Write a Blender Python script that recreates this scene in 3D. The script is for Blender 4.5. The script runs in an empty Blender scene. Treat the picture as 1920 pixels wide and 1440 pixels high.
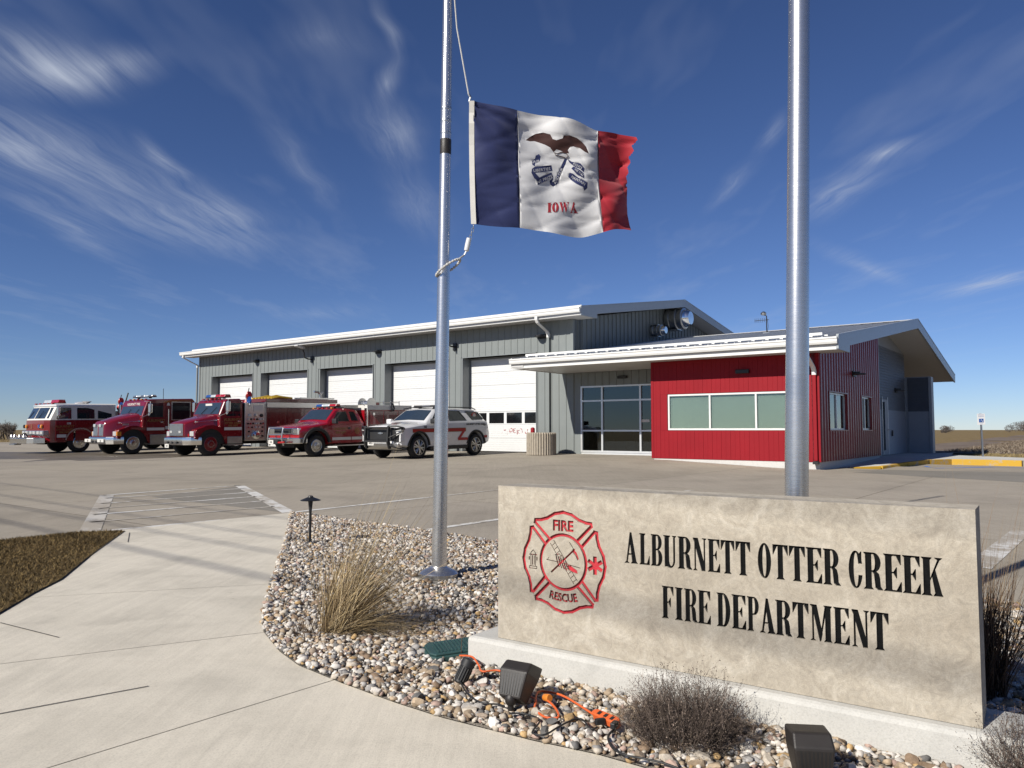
import bpy, bmesh, math, random
import numpy as np
from mathutils import Vector, Matrix, geometry

random.seed(7)
R = math.radians
scene = bpy.context.scene
COL = scene.collection

# ------------------------------------------------------------------ camera
cam_data = bpy.data.cameras.new('camera')
cam_data.sensor_width = 36.0
cam_data.lens = 27.0
cam_data.clip_start = 0.05
cam_data.clip_end = 20000
cam = bpy.data.objects.new('camera', cam_data)
COL.objects.link(cam)
cam.location = (0, 0, 1.0)
cam.rotation_euler = (R(90) + math.atan(86 / 1440.0), 0, 0)
scene.camera = cam

# ------------------------------------------------------------------ light
SUN_EL = R(35.0)
SUN_AZ = (-0.731, -0.682)            # horizontal direction towards the sun
SUN_STRENGTH = 5.0
SKY_STRENGTH = 0.0645
scene.view_settings.view_transform = 'Standard'
scene.view_settings.look = 'None'
scene.view_settings.exposure = 0.40
scene.view_settings.gamma = 1.0

sun_data = bpy.data.lights.new('sun', 'SUN')
sun_data.energy = SUN_STRENGTH
sun_data.angle = R(0.53)
sun_data.color = (1.0, 0.945, 0.85)
sun = bpy.data.objects.new('sun', sun_data)
COL.objects.link(sun)
sd = Vector((SUN_AZ[0] * math.cos(SUN_EL), SUN_AZ[1] * math.cos(SUN_EL), math.sin(SUN_EL)))
sun.rotation_euler = sd.to_track_quat('Z', 'Y').to_euler()
sun.location = sd * 60

world = bpy.data.worlds.new('World')
scene.world = world
world.use_nodes = True
world.cycles.sampling_method = 'MANUAL'
world.cycles.sample_map_resolution = 512
wn, wl = world.node_tree.nodes, world.node_tree.links
wn.clear()


class NG:
    """small helper to chain shader nodes"""
    def __init__(self, tree):
        self.n, self.l = tree.nodes, tree.links

    def node(self, kind, ins=None, **props):
        nd = self.n.new(kind)
        for k, v in props.items():
            setattr(nd, k, v)
        for k, v in (ins or {}).items():
            if isinstance(v, bpy.types.NodeSocket):
                self.l.new(v, nd.inputs[k])
            else:
                nd.inputs[k].default_value = v
        return nd

    def math(self, op, a, b=0.0, c=None, clamp=False):
        ins = {0: a, 1: b}
        if c is not None:
            ins[2] = c
        return self.node('ShaderNodeMath', ins, operation=op, use_clamp=clamp).outputs[0]

    def vmath(self, op, a, b=(0, 0, 0), out=0):
        return self.node('ShaderNodeVectorMath', {0: a, 1: b}, operation=op).outputs[out]

    def ramp(self, fac, stops, interp='LINEAR'):
        nd = self.node('ShaderNodeValToRGB', {0: fac})
        cr = nd.color_ramp
        cr.interpolation = interp
        while len(cr.elements) < len(stops):
            cr.elements.new(0.5)
        for e, (p, c) in zip(cr.elements, stops):
            e.position = p
            e.color = c if len(c) == 4 else (*c, 1)
        return nd.outputs[0]

    def mix(self, fac, a, b, blend='MIX'):
        nd = self.node('ShaderNodeMix', data_type='RGBA', blend_type=blend)
        for k, v in ((0, fac), (6, a), (7, b)):
            if isinstance(v, bpy.types.NodeSocket):
                self.l.new(v, nd.inputs[k])
            else:
                nd.inputs[k].default_value = v if k == 0 or len(v) == 4 else (*v, 1)
        return nd.outputs[2]

    def noise(self, vec, scale, detail=4, rough=0.55, dist=0.0):
        return self.node('ShaderNodeTexNoise', {'Vector': vec, 'Scale': scale, 'Detail': detail,
                                                'Roughness': rough, 'Distortion': dist}).outputs[0]


g = NG(world.node_tree)
sky = g.node('ShaderNodeTexSky', sky_type='NISHITA', sun_disc=False, sun_elevation=SUN_EL,
             sun_rotation=math.atan2(SUN_AZ[0], SUN_AZ[1]), altitude=300.0,
             air_density=0.8, dust_density=0.0, ozone_density=2.5)
co = g.node('ShaderNodeTexCoord').outputs['Generated']
sep = g.node('ShaderNodeSeparateXYZ', {0: co})
zc = g.math('MAXIMUM', sep.outputs[2], 0.02)
px = g.math('DIVIDE', sep.outputs[0], zc)
py = g.math('DIVIDE', sep.outputs[1], zc)
plane = g.node('ShaderNodeCombineXYZ', {0: px, 1: py}).outputs[0]
warp = g.node('ShaderNodeTexNoise', {'Vector': plane, 'Scale': 2.3, 'Detail': 2.0}).outputs[1]
warp = g.vmath('SUBTRACT', warp, (0.5, 0.5, 0.5))
warp2 = g.vmath('SCALE', warp)
warp2.node.inputs[3].default_value = 0.13
pw = g.vmath('ADD', plane, warp2)
# cirrus streaks lying on a high horizontal layer (plane coordinates = metres / height)
STREAKS = [(-1.362, 1.987, -1.252, 2.143, 0.161, 0.75), (-1.283, 2.143, -0.951, 1.987, 0.067, 0.55), (-1.756, 2.286, -1.677, 3.041, 0.25, 0.6), (-1.642, 2.976, -1.61, 4.241, 0.35, 0.42), (-1.269, 2.563, -1.319, 3.009, 0.038, 0.6), (-1.319, 3.009, -1.351, 4.0, 0.099, 0.38), (-2.062, 2.976, -2.324, 4.663, 0.119, 0.25), (-0.303, 1.733, -0.32, 2.017, 0.019, 0.38), (-0.32, 2.017, -0.387, 2.286, 0.027, 0.45), (-0.387, 2.286, -0.42, 2.796, 0.077, 0.5), (-0.42, 2.796, -0.408, 4.0, 0.102, 0.28), (-0.781, 2.286, -0.81, 3.59, 0.054, 0.2), (0.868, 2.386, 0.894, 2.714, 0.03, 0.5), (0.894, 2.714, 0.902, 3.456, 0.04, 0.3), (1.39, 2.597, 1.33, 2.825, 0.06, 0.65), (1.333, 2.768, 1.442, 3.59, 0.091, 0.5), (1.641, 4.057, 2.787, 5.373, 0.075, 0.33), (3.262, 4.741, 3.266, 5.721, 0.16, 0.75), (-2.042, 6.956, -1.301, 6.196, 0.324, 0.2), (-8.291, 12.398, -6.249, 14.249, 1.098, 0.25), (-0.448, 1.959, -0.537, 1.877, 0.079, 0.18)]
# fine fibres drawn out along the wind, shared by all streaks
fv = g.node('ShaderNodeMapping', {0: pw, 2: (0, 0, R(-3)), 3: (13.0, 1.15, 1)}).outputs[0]
fib = g.noise(fv, 1.0, 6, 0.66)
fib = g.math('MULTIPLY', g.math('SUBTRACT', fib, 0.26), 1.9, clamp=True)
total = None
for (ax, ay, bx, by, w, amp) in STREAKS:
    L = math.hypot(bx - ax, by - ay)
    lc = g.node('ShaderNodeMapping', {0: pw, 1: ((ax + bx) / 2, (ay + by) / 2, 0), 2: (0, 0, math.atan2(by - ay, bx - ax)),
                                      3: (L * 0.72 + w, w * 2.1, 1)}, vector_type='TEXTURE').outputs[0]
    m = g.node('ShaderNodeTexGradient', {0: lc}, gradient_type='QUADRATIC_SPHERE').outputs[1]
    total = g.math('MULTIPLY', m, amp * 1.35) if total is None else g.math('MULTIPLY_ADD', m, amp * 1.35, total)
total = g.math('MULTIPLY', total, fib)
stretch = g.node('ShaderNodeMapping', {0: pw, 2: (0, 0, R(12)), 3: (2.0, 0.55, 1)}).outputs[0]
veil = g.noise(stretch, 0.9, 4, 0.62)
veil = g.math('MULTIPLY', g.math('SUBTRACT', veil, 0.52), 0.55, clamp=True)
total = g.math('ADD', total, veil)
fade = g.math('MULTIPLY', g.math('SUBTRACT', sep.outputs[2], 0.03), 9.0, clamp=True)
total = g.math('MULTIPLY', g.math('MINIMUM', total, 0.85), fade)
# film-like response of the sky: steeper from zenith to horizon, cooler
sk1 = g.vmath('SCALE', sky.outputs[0])
sk1.node.inputs[3].default_value = 0.1
sk2 = g.node('ShaderNodeGamma', {0: sk1, 1: 1.08}).outputs[0]
sk3 = g.vmath('MULTIPLY', sk2, (6.8, 7.67, 10.2))
cloudcol = (6.4, 7.0, 8.2, 1)
skyc = g.mix(total, sk3, cloudcol)
bg = g.node('ShaderNodeBackground', {0: skyc, 1: SKY_STRENGTH})
wl.new(bg.outputs[0], g.node('ShaderNodeOutputWorld').inputs[0])

# ------------------------------------------------------------------ building frame (floor corner of the red office wing)
YAW = R(-37.3)
CORNER = Vector((8.7273, 21.8182, 0.0))
EX = Vector((math.cos(YAW), math.sin(YAW), 0))
EY = Vector((-math.sin(YAW), math.cos(YAW), 0))


def W(x, y, z=0.0):
    """building coordinates -> world"""
    return CORNER + EX * x + EY * y + Vector((0, 0, z))


def to_local(X, Y):
    d = Vector((X, Y, 0)) - CORNER
    return d.dot(EX), d.dot(EY)


def sstep(a, b, x):
    t = min(1.0, max(0.0, (x - a) / (b - a)))
    return t * t * (3 - 2 * t)


def lot_z(X, Y):
    """height of the pavement: falls gently away from the bay doors"""
    x, y = to_local(X, Y)
    zp = max(-0.14, min(0.085, 0.09 - 0.017 * (2.45 - y)))
    k = sstep(-5.4, 0.2, x)
    return zp * (1 - k) - 0.14 * k

# ------------------------------------------------------------------ mesh helpers
class MB:
    def __init__(self):
        self.v, self.f, self.m = [], [], []

    def add(self, verts, faces, m=0):
        o = len(self.v)
        self.v.extend([tuple(p) for p in verts])
        self.f.extend([tuple(i + o for i in f) for f in faces])
        self.m.extend([m] * len(faces))
        return self

    def box(self, x0, x1, y0, y1, z0, z1, m=0):
        vs = [(x0, y0, z0), (x1, y0, z0), (x1, y1, z0), (x0, y1, z0), (x0, y0, z1), (x1, y0, z1), (x1, y1, z1), (x0, y1, z1)]
        return self.add(vs, [(3, 2, 1, 0), (4, 5, 6, 7), (0, 1, 5, 4), (1, 2, 6, 5), (2, 3, 7, 6), (3, 0, 4, 7)], m)

    def hexa(self, pts, m=0):
        return self.add(pts, [(3, 2, 1, 0), (4, 5, 6, 7), (0, 1, 5, 4), (1, 2, 6, 5), (2, 3, 7, 6), (3, 0, 4, 7)], m)

    def tube(self, pts, r, n=8, m=0, caps=True):
        pts = [Vector(p) for p in pts]
        k = len(pts)
        rs = r if isinstance(r, (list, tuple)) else [r] * k
        rings, prev = [], None
        for i, p in enumerate(pts):
            t = (pts[min(i + 1, k - 1)] - pts[max(i - 1, 0)]).normalized()
            if prev is None:
                a = Vector((0, 0, 1)) if abs(t.z) < 0.9 else Vector((1, 0, 0))
                u = t.cross(a).normalized()
            else:
                u = (prev - t * prev.dot(t))
                u = u.normalized() if u.length > 1e-6 else t.orthogonal().normalized()
            prev = u
            w = t.cross(u)
            rings.append([p + (u * math.cos(2 * math.pi * j / n) + w * math.sin(2 * math.pi * j / n)) * rs[i] for j in range(n)])
        return self.loft(rings, caps, m)

    def loft(self, rings, caps=True, m=0):
        n = len(rings[0])
        vs = [p for r_ in rings for p in r_]
        fs = []
        for i in range(len(rings) - 1):
            for j in range(n):
                a, b = i * n + j, i * n + (j + 1) % n
                fs.append((a, b, b + n, a + n))
        if caps:
            fs.append(tuple(reversed(range(n))))
            fs.append(tuple(range((len(rings) - 1) * n, len(rings) * n)))
        return self.add(vs, fs, m)

    def cyl(self, p0, p1, r0, r1=None, n=20, m=0, caps=True):
        return self.tube([p0, p1], [r0, r0 if r1 is None else r1], n, m, caps)

    def lathe(self, prof, n=24, c=(0, 0, 0), axis='z', m=0, caps=True):
        """prof: (radius, height) list"""
        rings = []
        for r_, h in prof:
            ring = []
            for j in range(n):
                a = 2 * math.pi * j / n
                x, y = r_ * math.cos(a), r_ * math.sin(a)
                p = {'z': (x, y, h), 'y': (x, h, -y), 'x': (h, x, y)}[axis]
                ring.append((p[0] + c[0], p[1] + c[1], p[2] + c[2]))
            rings.append(ring)
        return self.loft(rings, caps, m)

    def prism(self, poly, d0, d1, axis='y', m=0):
        """2-D polygon extruded: axis y -> poly is (x,z); axis x -> (y,z); axis z -> (x,y)"""
        def P(q, d):
            return {'y': (q[0], d, q[1]), 'x': (d, q[0], q[1]), 'z': (q[0], q[1], d)}[axis]
        n = len(poly)
        vs = [P(q, d0) for q in poly] + [P(q, d1) for q in poly]
        fs = [tuple(range(n)), tuple(reversed(range(n, 2 * n)))]
        fs += [(j, j + n, (j + 1) % n + n, (j + 1) % n) for j in range(n)]
        return self.add(vs, fs, m)

    def quad(self, a, b, c, d, m=0):
        return self.add([a, b, c, d], [(0, 1, 2, 3)], m)

    def xf(self, M):
        self.v = [tuple(M @ Vector(p)) for p in self.v]
        return self

    def merge(self, o):
        k = len(self.v)
        self.v += o.v
        self.f += [tuple(i + k for i in f) for f in o.f]
        self.m += o.m
        return self

    def mesh(self, name, mats, smooth=None, recalc=True):
        me = bpy.data.meshes.new(name)
        me.from_pydata(self.v, [], self.f)
        mats = mats if isinstance(mats, (list, tuple)) else [mats]
        for mt in mats:
            me.materials.append(mt)
        if len(mats) > 1:
            me.polygons.foreach_set('material_index', self.m)
        if recalc:
            bm = bmesh.new()
            bm.from_mesh(me)
            bmesh.ops.recalc_face_normals(bm, faces=bm.faces)
            bm.to_mesh(me)
            bm.free()
        if smooth:
            me.polygons.foreach_set('use_smooth', [True] * len(me.polygons))
            me.set_sharp_from_angle(angle=R(smooth))
        me.update()
        return me

    def build(self, name, mats, parent=None, smooth=None, bevel=0, loc=None, rot=None, recalc=True):
        return link(name, self.mesh(name, mats, smooth, recalc), parent, bevel, loc, rot)


def link(name, data, parent=None, bevel=0, loc=None, rot=None):
    o = bpy.data.objects.new(name, data)
    COL.objects.link(o)
    if parent is not None:
        o.parent = parent
    if loc is not None:
        o.location = loc
    if rot is not None:
        o.rotation_euler = rot
    if bevel:
        md = o.modifiers.new('bevel', 'BEVEL')
        md.width = bevel
        md.segments = 2
        md.limit_method = 'ANGLE'
        md.angle_limit = R(40)
    return o


def empty(name, loc=(0, 0, 0), rot=(0, 0, 0)):
    o = bpy.data.objects.new(name, None)
    COL.objects.link(o)
    o.location = loc
    o.rotation_euler = rot
    return o


def tag(o, label=None, cat=None, group=None, kind=None):
    for k, v in (('label', label), ('category', cat), ('group', group), ('kind', kind)):
        if v:
            o[k] = v
    return o


def bake(o):
    """apply the modifiers of o into its own mesh"""
    dg = bpy.context.evaluated_depsgraph_get()
    me = bpy.data.meshes.new_from_object(o.evaluated_get(dg))
    o.modifiers.clear()
    o.data = me
    return o


def cut(o, cutters):
    """boolean difference with MB solids (same local frame), applied at once"""
    tmp = []
    for c in cutters:
        t = link('cutter', c.mesh('cutter', []))
        t.matrix_world = o.matrix_world
        md = o.modifiers.new('cut', 'BOOLEAN')
        md.operation = 'DIFFERENCE'
        md.solver = 'EXACT'
        md.object = t
        tmp.append(t)
    par = o.parent
    o.parent = None
    bpy.context.view_layer.update()
    bake(o)
    o.parent = par
    for t in tmp:
        me = t.data
        bpy.data.objects.remove(t)
        bpy.data.meshes.remove(me)
    return o


def cdt(polys, extra_pts=(), edges=()):
    """triangulate overlapping 2-D polygons; returns verts, tris and for each tri the set of input polygons it lies in"""
    vs, fs, es = [], [], []
    for p in polys:
        ar = sum(p[i - 1][0] * p[i][1] - p[i][0] * p[i - 1][1] for i in range(len(p)))
        p = p if ar > 0 else list(reversed(p))
        o = len(vs)
        vs += [Vector(q) for q in p]
        fs.append(list(range(o, o + len(p))))
    vs += [Vector(q) for q in extra_pts]
    v, e, f, ov, oe, of = geometry.delaunay_2d_cdt(vs, es, fs, 0, 1e-6, True)
    return v, f, [set(x) for x in of]


def clip(poly, a, b):
    """keep the part of a 2-D polygon left of the directed line a->b"""
    out = []
    def side(p):
        return (b[0] - a[0]) * (p[1] - a[1]) - (b[1] - a[1]) * (p[0] - a[0])
    for i in range(len(poly)):
        p, q = poly[i], poly[(i + 1) % len(poly)]
        sp, sq = side(p), side(q)
        if sp >= 0:
            out.append(p)
        if sp * sq < 0:
            t = sp / (sp - sq)
            out.append((p[0] + (q[0] - p[0]) * t, p[1] + (q[1] - p[1]) * t))
    return out


def inside(poly, x, y):
    c = False
    j = len(poly) - 1
    for i in range(len(poly)):
        xi, yi = poly[i][0], poly[i][1]
        xj, yj = poly[j][0], poly[j][1]
        if (yi > y) != (yj > y) and x < (xj - xi) * (y - yi) / (yj - yi) + xi:
            c = not c
        j = i
    return c


def text_mesh(body, size, font_extrude=0.0, align='LEFT', bold=0.0, squeeze=1.0):
    """outline text as a flat MB in the xy plane (x right, y up)"""
    cu = bpy.data.curves.new('text', 'FONT')
    cu.body = body
    cu.size = size
    cu.align_x = align
    cu.offset = bold
    cu.resolution_u = 3
    o = bpy.data.objects.new('text', cu)
    COL.objects.link(o)
    bpy.context.view_layer.update()
    dg = bpy.context.evaluated_depsgraph_get()
    me = bpy.data.meshes.new_from_object(o.evaluated_get(dg))
    mb = MB()
    mb.add([(v.co.x * squeeze, v.co.y, 0) for v in me.vertices], [tuple(p.vertices) for p in me.polygons])
    bpy.data.objects.remove(o)
    bpy.data.meshes.remove(me)
    bpy.data.curves.remove(cu)
    return mb


# ------------------------------------------------------------------ materials
MATS = {}


def new_mat(name):
    m = bpy.data.materials.new(name)
    m.use_nodes = True
    m.node_tree.nodes.clear()
    gg = NG(m.node_tree)
    out = gg.node('ShaderNodeOutputMaterial')
    bs = gg.node('ShaderNodeBsdfPrincipled')
    gg.l.new(bs.outputs[0], out.inputs[0])
    MATS[name] = m
    return m, gg, bs


ALBEDO = 0.757                # keeps diffuse colours in step with the camera exposure


def setin(bs, gg, key, v):
    if key == 'Base Color' and getattr(gg, 'diffuse', True):
        if isinstance(v, bpy.types.NodeSocket):
            v = gg.mix(1.0, v, (ALBEDO,) * 3, 'MULTIPLY')
        else:
            v = tuple(x * ALBEDO for x in v[:3]) + (1.0,)
    if isinstance(v, bpy.types.NodeSocket):
        gg.l.new(v, bs.inputs[key])
    else:
        bs.inputs[key].default_value = v


def plain(name, col, rough=0.5, metal=0.0, var=0.12, scale=6.0, bump=0.0, bscale=80.0, coat=0.0, spec=0.5, rvar=0.1, dirt=0.0, aniso=None):
    """paint / metal / plastic: base colour with uneven tone, roughness and fine relief"""
    m, gg, bs = new_mat(name)
    gg.diffuse = metal < 0.5
    tc = gg.node('ShaderNodeTexCoord').outputs['Object']
    if aniso:
        tc = gg.node('ShaderNodeMapping', {0: tc, 3: aniso}).outputs[0]
    n1 = gg.noise(tc, scale, 5, 0.6)
    lo = tuple(c * (1 - var) for c in col)
    hi = tuple(min(1, c * (1 + var)) for c in col)
    c = gg.ramp(n1, [(0.3, lo), (0.7, hi)])
    if dirt:
        n3 = gg.noise(tc, scale * 0.37, 6, 0.7)
        k = gg.math('MULTIPLY', gg.math('SUBTRACT', n3, 0.45), 2.2 * dirt, clamp=True)
        c = gg.mix(k, c, (0.25, 0.22, 0.18))
    setin(bs, gg, 'Base Color', c)
    n2 = gg.noise(tc, scale * 2.7, 3)
    setin(bs, gg, 'Roughness', gg.math('MULTIPLY_ADD', n2, rvar * 2, rough - rvar, clamp=True))
    setin(bs, gg, 'Metallic', metal)
    setin(bs, gg, 'Specular IOR Level', spec)
    if coat:
        setin(bs, gg, 'Coat Weight', coat)
        setin(bs, gg, 'Coat Roughness', 0.04)
    if bump:
        nb = gg.noise(tc, bscale, 3)
        b = gg.node('ShaderNodeBump', {'Height': nb, 'Strength': bump, 'Distance': 0.01})
        gg.l.new(b.outputs[0], bs.inputs['Normal'])
    return m


def concrete(name, col, stain=0.25, bscale=260.0, tint=(0.30, 0.26, 0.20), broom=None, rough=0.85, big=0.55, attr=None, speck=1.0):
    m, gg, bs = new_mat(name)
    tc = gg.node('ShaderNodeTexCoord').outputs['Object']
    a = gg.noise(tc, big, 7, 0.62, 0.4)
    b = gg.noise(tc, 9.0, 6, 0.7)
    c = gg.noise(tc, 140.0, 3, 0.6)
    base = gg.ramp(a, [(0.28, tuple(x * (1 - stain) for x in col)), (0.5, col), (0.75, tuple(min(1, x * (1 + stain * 0.45)) for x in col))])
    base = gg.mix(gg.math('MULTIPLY', gg.math('SUBTRACT', b, 0.5), 0.9, clamp=True), base, tint)
    sp = gg.ramp(c, [(0.32, (0.72, 0.72, 0.72)), (0.5, (1, 1, 1)), (0.75, (1.1, 1.1, 1.1))])
    base = gg.mix(speck, base, sp, 'MULTIPLY')
    vor = gg.node('ShaderNodeTexVoronoi', {'Vector': tc, 'Scale': 3.1}).outputs[0]
    spots = gg.ramp(vor, [(0.0, (0.55, 0.53, 0.5)), (0.035, (0.8, 0.79, 0.77)), (0.06, (1, 1, 1))])
    base = gg.mix(0.55, base, gg.mix(1.0, base, spots, 'MULTIPLY'))
    if attr:
        at = gg.node('ShaderNodeAttribute', attribute_name=attr, attribute_type='OBJECT')
        base = gg.mix(1.0, base, at.outputs[0], 'MULTIPLY')
    h = gg.noise(tc, bscale, 4, 0.65)
    if broom:
        st = gg.node('ShaderNodeMapping', {0: tc, 2: (0, 0, broom[0]), 3: (broom[1], broom[2], 1)}).outputs[0]
        h2 = gg.noise(st, 1.0, 4, 0.7)
        h = gg.math('ADD', h, gg.math('MULTIPLY', h2, 1.2))
        base = gg.mix(0.5, base, gg.mix(1.0, base, gg.ramp(h2, [(0.3, (0.84, 0.84, 0.84)), (0.7, (1.1, 1.1, 1.1))]), 'MULTIPLY'))
    bp = gg.node('ShaderNodeBump', {'Height': h, 'Strength': 0.35, 'Distance': 0.004})
    setin(bs, gg, 'Base Color', base)
    setin(bs, gg, 'Roughness', rough)
    setin(bs, gg, 'Specular IOR Level', 0.25)
    gg.l.new(bp.outputs[0], bs.inputs['Normal'])
    return m


def glass(name, tint=(0.55, 0.62, 0.6), refl=0.06, rough=0.0, dark=0.0):
    """window pane: fresnel reflection over tinted see-through"""
    m = bpy.data.materials.new(name)
    m.use_nodes = True
    m.node_tree.nodes.clear()
    gg = NG(m.node_tree)
    out = gg.node('ShaderNodeOutputMaterial')
    tr = gg.node('ShaderNodeBsdfTransparent', {0: (*tint, 1)})
    tc = gg.node('ShaderNodeTexCoord').outputs['Object']
    nb = gg.noise(tc, 0.8, 2)
    bp = gg.node('ShaderNodeBump', {'Height': nb, 'Strength': 0.02, 'Distance': 0.05})
    gl = gg.node('ShaderNodeBsdfGlossy', {0: (0.95, 1, 0.98, 1), 1: rough})
    gg.l.new(bp.outputs[0], gl.inputs['Normal'])
    fr = gg.node('ShaderNodeFresnel', {0: 1.52})
    k = gg.math('ADD', gg.math('MULTIPLY', fr.outputs[0], 1.15), refl, clamp=True)
    mx = gg.node('ShaderNodeMixShader', {0: k, 1: tr.outputs[0], 2: gl.outputs[0]})
    gg.l.new(mx.outputs[0], out.inputs[0])
    MATS[name] = m
    return m


def worn_paint(name, col, ground, amount=0.45):
    """road paint: colour worn through to the concrete below"""
    m, gg, bs = new_mat(name)
    tc = gg.node('ShaderNodeTexCoord').outputs['Object']
    a = gg.noise(tc, 7.0, 9, 0.8)
    b = gg.noise(tc, 0.8, 3, 0.6)
    k = gg.math('ADD', a, gg.math('MULTIPLY', gg.math('SUBTRACT', b, 0.5), 0.9))
    k = gg.ramp(k, [(amount - 0.06, (0, 0, 0)), (amount + 0.06, (1, 1, 1))])
    setin(bs, gg, 'Base Color', gg.mix(k, ground, col))
    setin(bs, gg, 'Roughness', 0.75)
    return m


def attr_mat(name, rough=0.8, bump=0.4, bscale=120, spec=0.3, hue=0.15, sheen=0.0, transl=0.0):
    """colour comes from the per-piece colour attribute 'tone'"""
    m, gg, bs = new_mat(name)
    tc = gg.node('ShaderNodeTexCoord').outputs['Object']
    at = gg.node('ShaderNodeAttribute', attribute_name='tone').outputs[0]
    n = gg.noise(tc, bscale * 0.5, 4, 0.65)
    c = gg.mix(1.0, at, gg.ramp(n, [(0.3, (1 - hue,) * 3), (0.7, (1 + hue,) * 3)]), 'MULTIPLY')
    setin(bs, gg, 'Base Color', c)
    setin(bs, gg, 'Roughness', rough)
    setin(bs, gg, 'Specular IOR Level', spec)
    if transl:
        setin(bs, gg, 'Transmission Weight', 0.0)
    if bump:
        b = gg.node('ShaderNodeBump', {'Height': gg.noise(tc, bscale, 4, 0.6), 'Strength': bump, 'Distance': 0.004})
        gg.l.new(b.outputs[0], bs.inputs['Normal'])
    return m


def emit(name, col, strength):
    m, gg, bs = new_mat(name)
    setin(bs, gg, 'Base Color', (*col, 1))
    setin(bs, gg, 'Emission Color', (*col, 1))
    setin(bs, gg, 'Emission Strength', strength)
    return m


M_LOT = concrete('lot_concrete', (0.40, 0.355, 0.29), 0.2, 200, (0.24, 0.21, 0.17), broom=(R(-37), 14.0, 0.6), attr='shade')
M_WALK = concrete('walk_concrete', (0.73, 0.675, 0.57), 0.2, 260, (0.50, 0.45, 0.37), broom=(R(38), 22.0, 0.9), big=1.6, attr='shade', speck=0.55)
M_JOINT = plain('joint_filler', (0.08, 0.075, 0.07), 0.9)
M_FOUND = concrete('foundation_concrete', (0.66, 0.65, 0.62), 0.12, 200)
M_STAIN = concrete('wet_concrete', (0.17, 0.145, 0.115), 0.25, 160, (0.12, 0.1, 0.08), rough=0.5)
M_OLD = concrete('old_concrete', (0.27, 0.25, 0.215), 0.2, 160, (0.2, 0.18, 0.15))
M_FOOT = concrete('footing_concrete', (0.60, 0.59, 0.555), 0.16, 240, (0.46, 0.44, 0.40), big=4.0, speck=0.45)
M_WPAINT = worn_paint('white_road_paint', (0.74, 0.73, 0.70), (0.42, 0.375, 0.31), 0.50)
M_WPAINT2 = worn_paint('faded_white_road_paint', (0.60, 0.57, 0.52), (0.42, 0.375, 0.31), 0.56)
M_YPAINT = worn_paint('yellow_kerb_paint', (0.62, 0.37, 0.03), (0.45, 0.4, 0.33), 0.38)
M_BPAINT = worn_paint('blue_road_paint', (0.10, 0.22, 0.62), (0.40, 0.36, 0.30), 0.47)
M_GREY = plain('grey_siding', (0.235, 0.257, 0.254), 0.45, 0.0, 0.05, 1.5, dirt=0.0, spec=0.35)
M_GREYTRIM = plain('grey_trim', (0.24, 0.26, 0.265), 0.42, 0.0, 0.05)
M_DGREY = plain('charcoal_siding', (0.075, 0.088, 0.11), 0.5, 0.0, 0.06)
M_LGREY = plain('pale_grey_siding', (0.30, 0.33, 0.37), 0.45, 0.0, 0.06)
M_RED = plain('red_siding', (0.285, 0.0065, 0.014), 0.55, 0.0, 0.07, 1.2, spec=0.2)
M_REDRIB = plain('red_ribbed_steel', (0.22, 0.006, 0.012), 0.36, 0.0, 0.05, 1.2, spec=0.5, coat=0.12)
M_WHITE = plain('white_trim', (0.80, 0.80, 0.78), 0.35, 0.0, 0.03)
M_DOORW = plain('white_door_steel', (0.76, 0.77, 0.77), 0.4, 0.0, 0.02)
M_SOFFIT = plain('soffit_metal', (0.62, 0.615, 0.60), 0.45, 0.0, 0.03)
M_ROOF = plain('roof_steel', (0.58, 0.60, 0.62), 0.42, 0.25, 0.06, 0.9)
M_RAKE = plain('rake_trim', (0.42, 0.45, 0.47), 0.35, 0.1, 0.04)
M_ALU = plain('window_aluminium', (0.62, 0.63, 0.63), 0.35, 0.5, 0.04)
M_BLACK = plain('black_metal', (0.014, 0.014, 0.015), 0.45, 0.0, 0.2)
M_BRONZE = plain('bronze_fixture', (0.022, 0.018, 0.016), 0.5, 0.0, 0.15, bump=0.15, bscale=600)
M_RUBBER = plain('tyre_rubber', (0.016, 0.016, 0.016), 0.8, 0.0, 0.25, 12, bump=0.2, bscale=60)
M_BLKPL = plain('black_plastic', (0.015, 0.015, 0.016), 0.55, 0.0, 0.2)
M_UNDER = plain('undercarriage', (0.018, 0.017, 0.016), 0.8, 0.0, 0.4)
M_CHROME = plain('chrome', (0.74, 0.73, 0.71), 0.17, 1.0, 0.04, rvar=0.04)
M_STEEL = plain('brushed_steel', (0.52, 0.52, 0.51), 0.34, 1.0, 0.08, 20)
M_DIAM = plain('tread_plate', (0.36, 0.36, 0.35), 0.4, 0.9, 0.12, 9, bump=0.5, bscale=70)
M_POLE = plain('satin_aluminium', (0.62, 0.61, 0.595), 0.27, 0.92, 0.05, 6, rvar=0.04, bump=0.06, bscale=90, aniso=(1, 1, 14))
M_TRED = plain('fire_engine_red', (0.20, 0.003, 0.009), 0.25, 0.0, 0.06, 2, coat=1.0)
M_TRED2 = plain('truck_red_bright', (0.33, 0.004, 0.012), 0.25, 0.0, 0.06, 2, coat=1.0)
M_TRED3 = plain('dark_maroon_red', (0.12, 0.003, 0.007), 0.25, 0.0, 0.06, 2, coat=1.0)
M_TWHITE = plain('vehicle_white', (0.80, 0.80, 0.80), 0.25, 0.0, 0.02, 2, coat=1.0)
M_STRIPE = plain('reflective_white', (0.74, 0.72, 0.67), 0.5, 0.0, 0.04)
M_SRED = plain('reflective_red', (0.42, 0.012, 0.012), 0.4, 0.0, 0.05)
M_GOLD = plain('gold_leaf', (0.30, 0.16, 0.05), 0.4, 0.3, 0.1)
M_CARGL = plain('vehicle_glass', (0.012, 0.016, 0.02), 0.04, 0.0, 0.1, spec=0.9, rvar=0.01)
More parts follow.
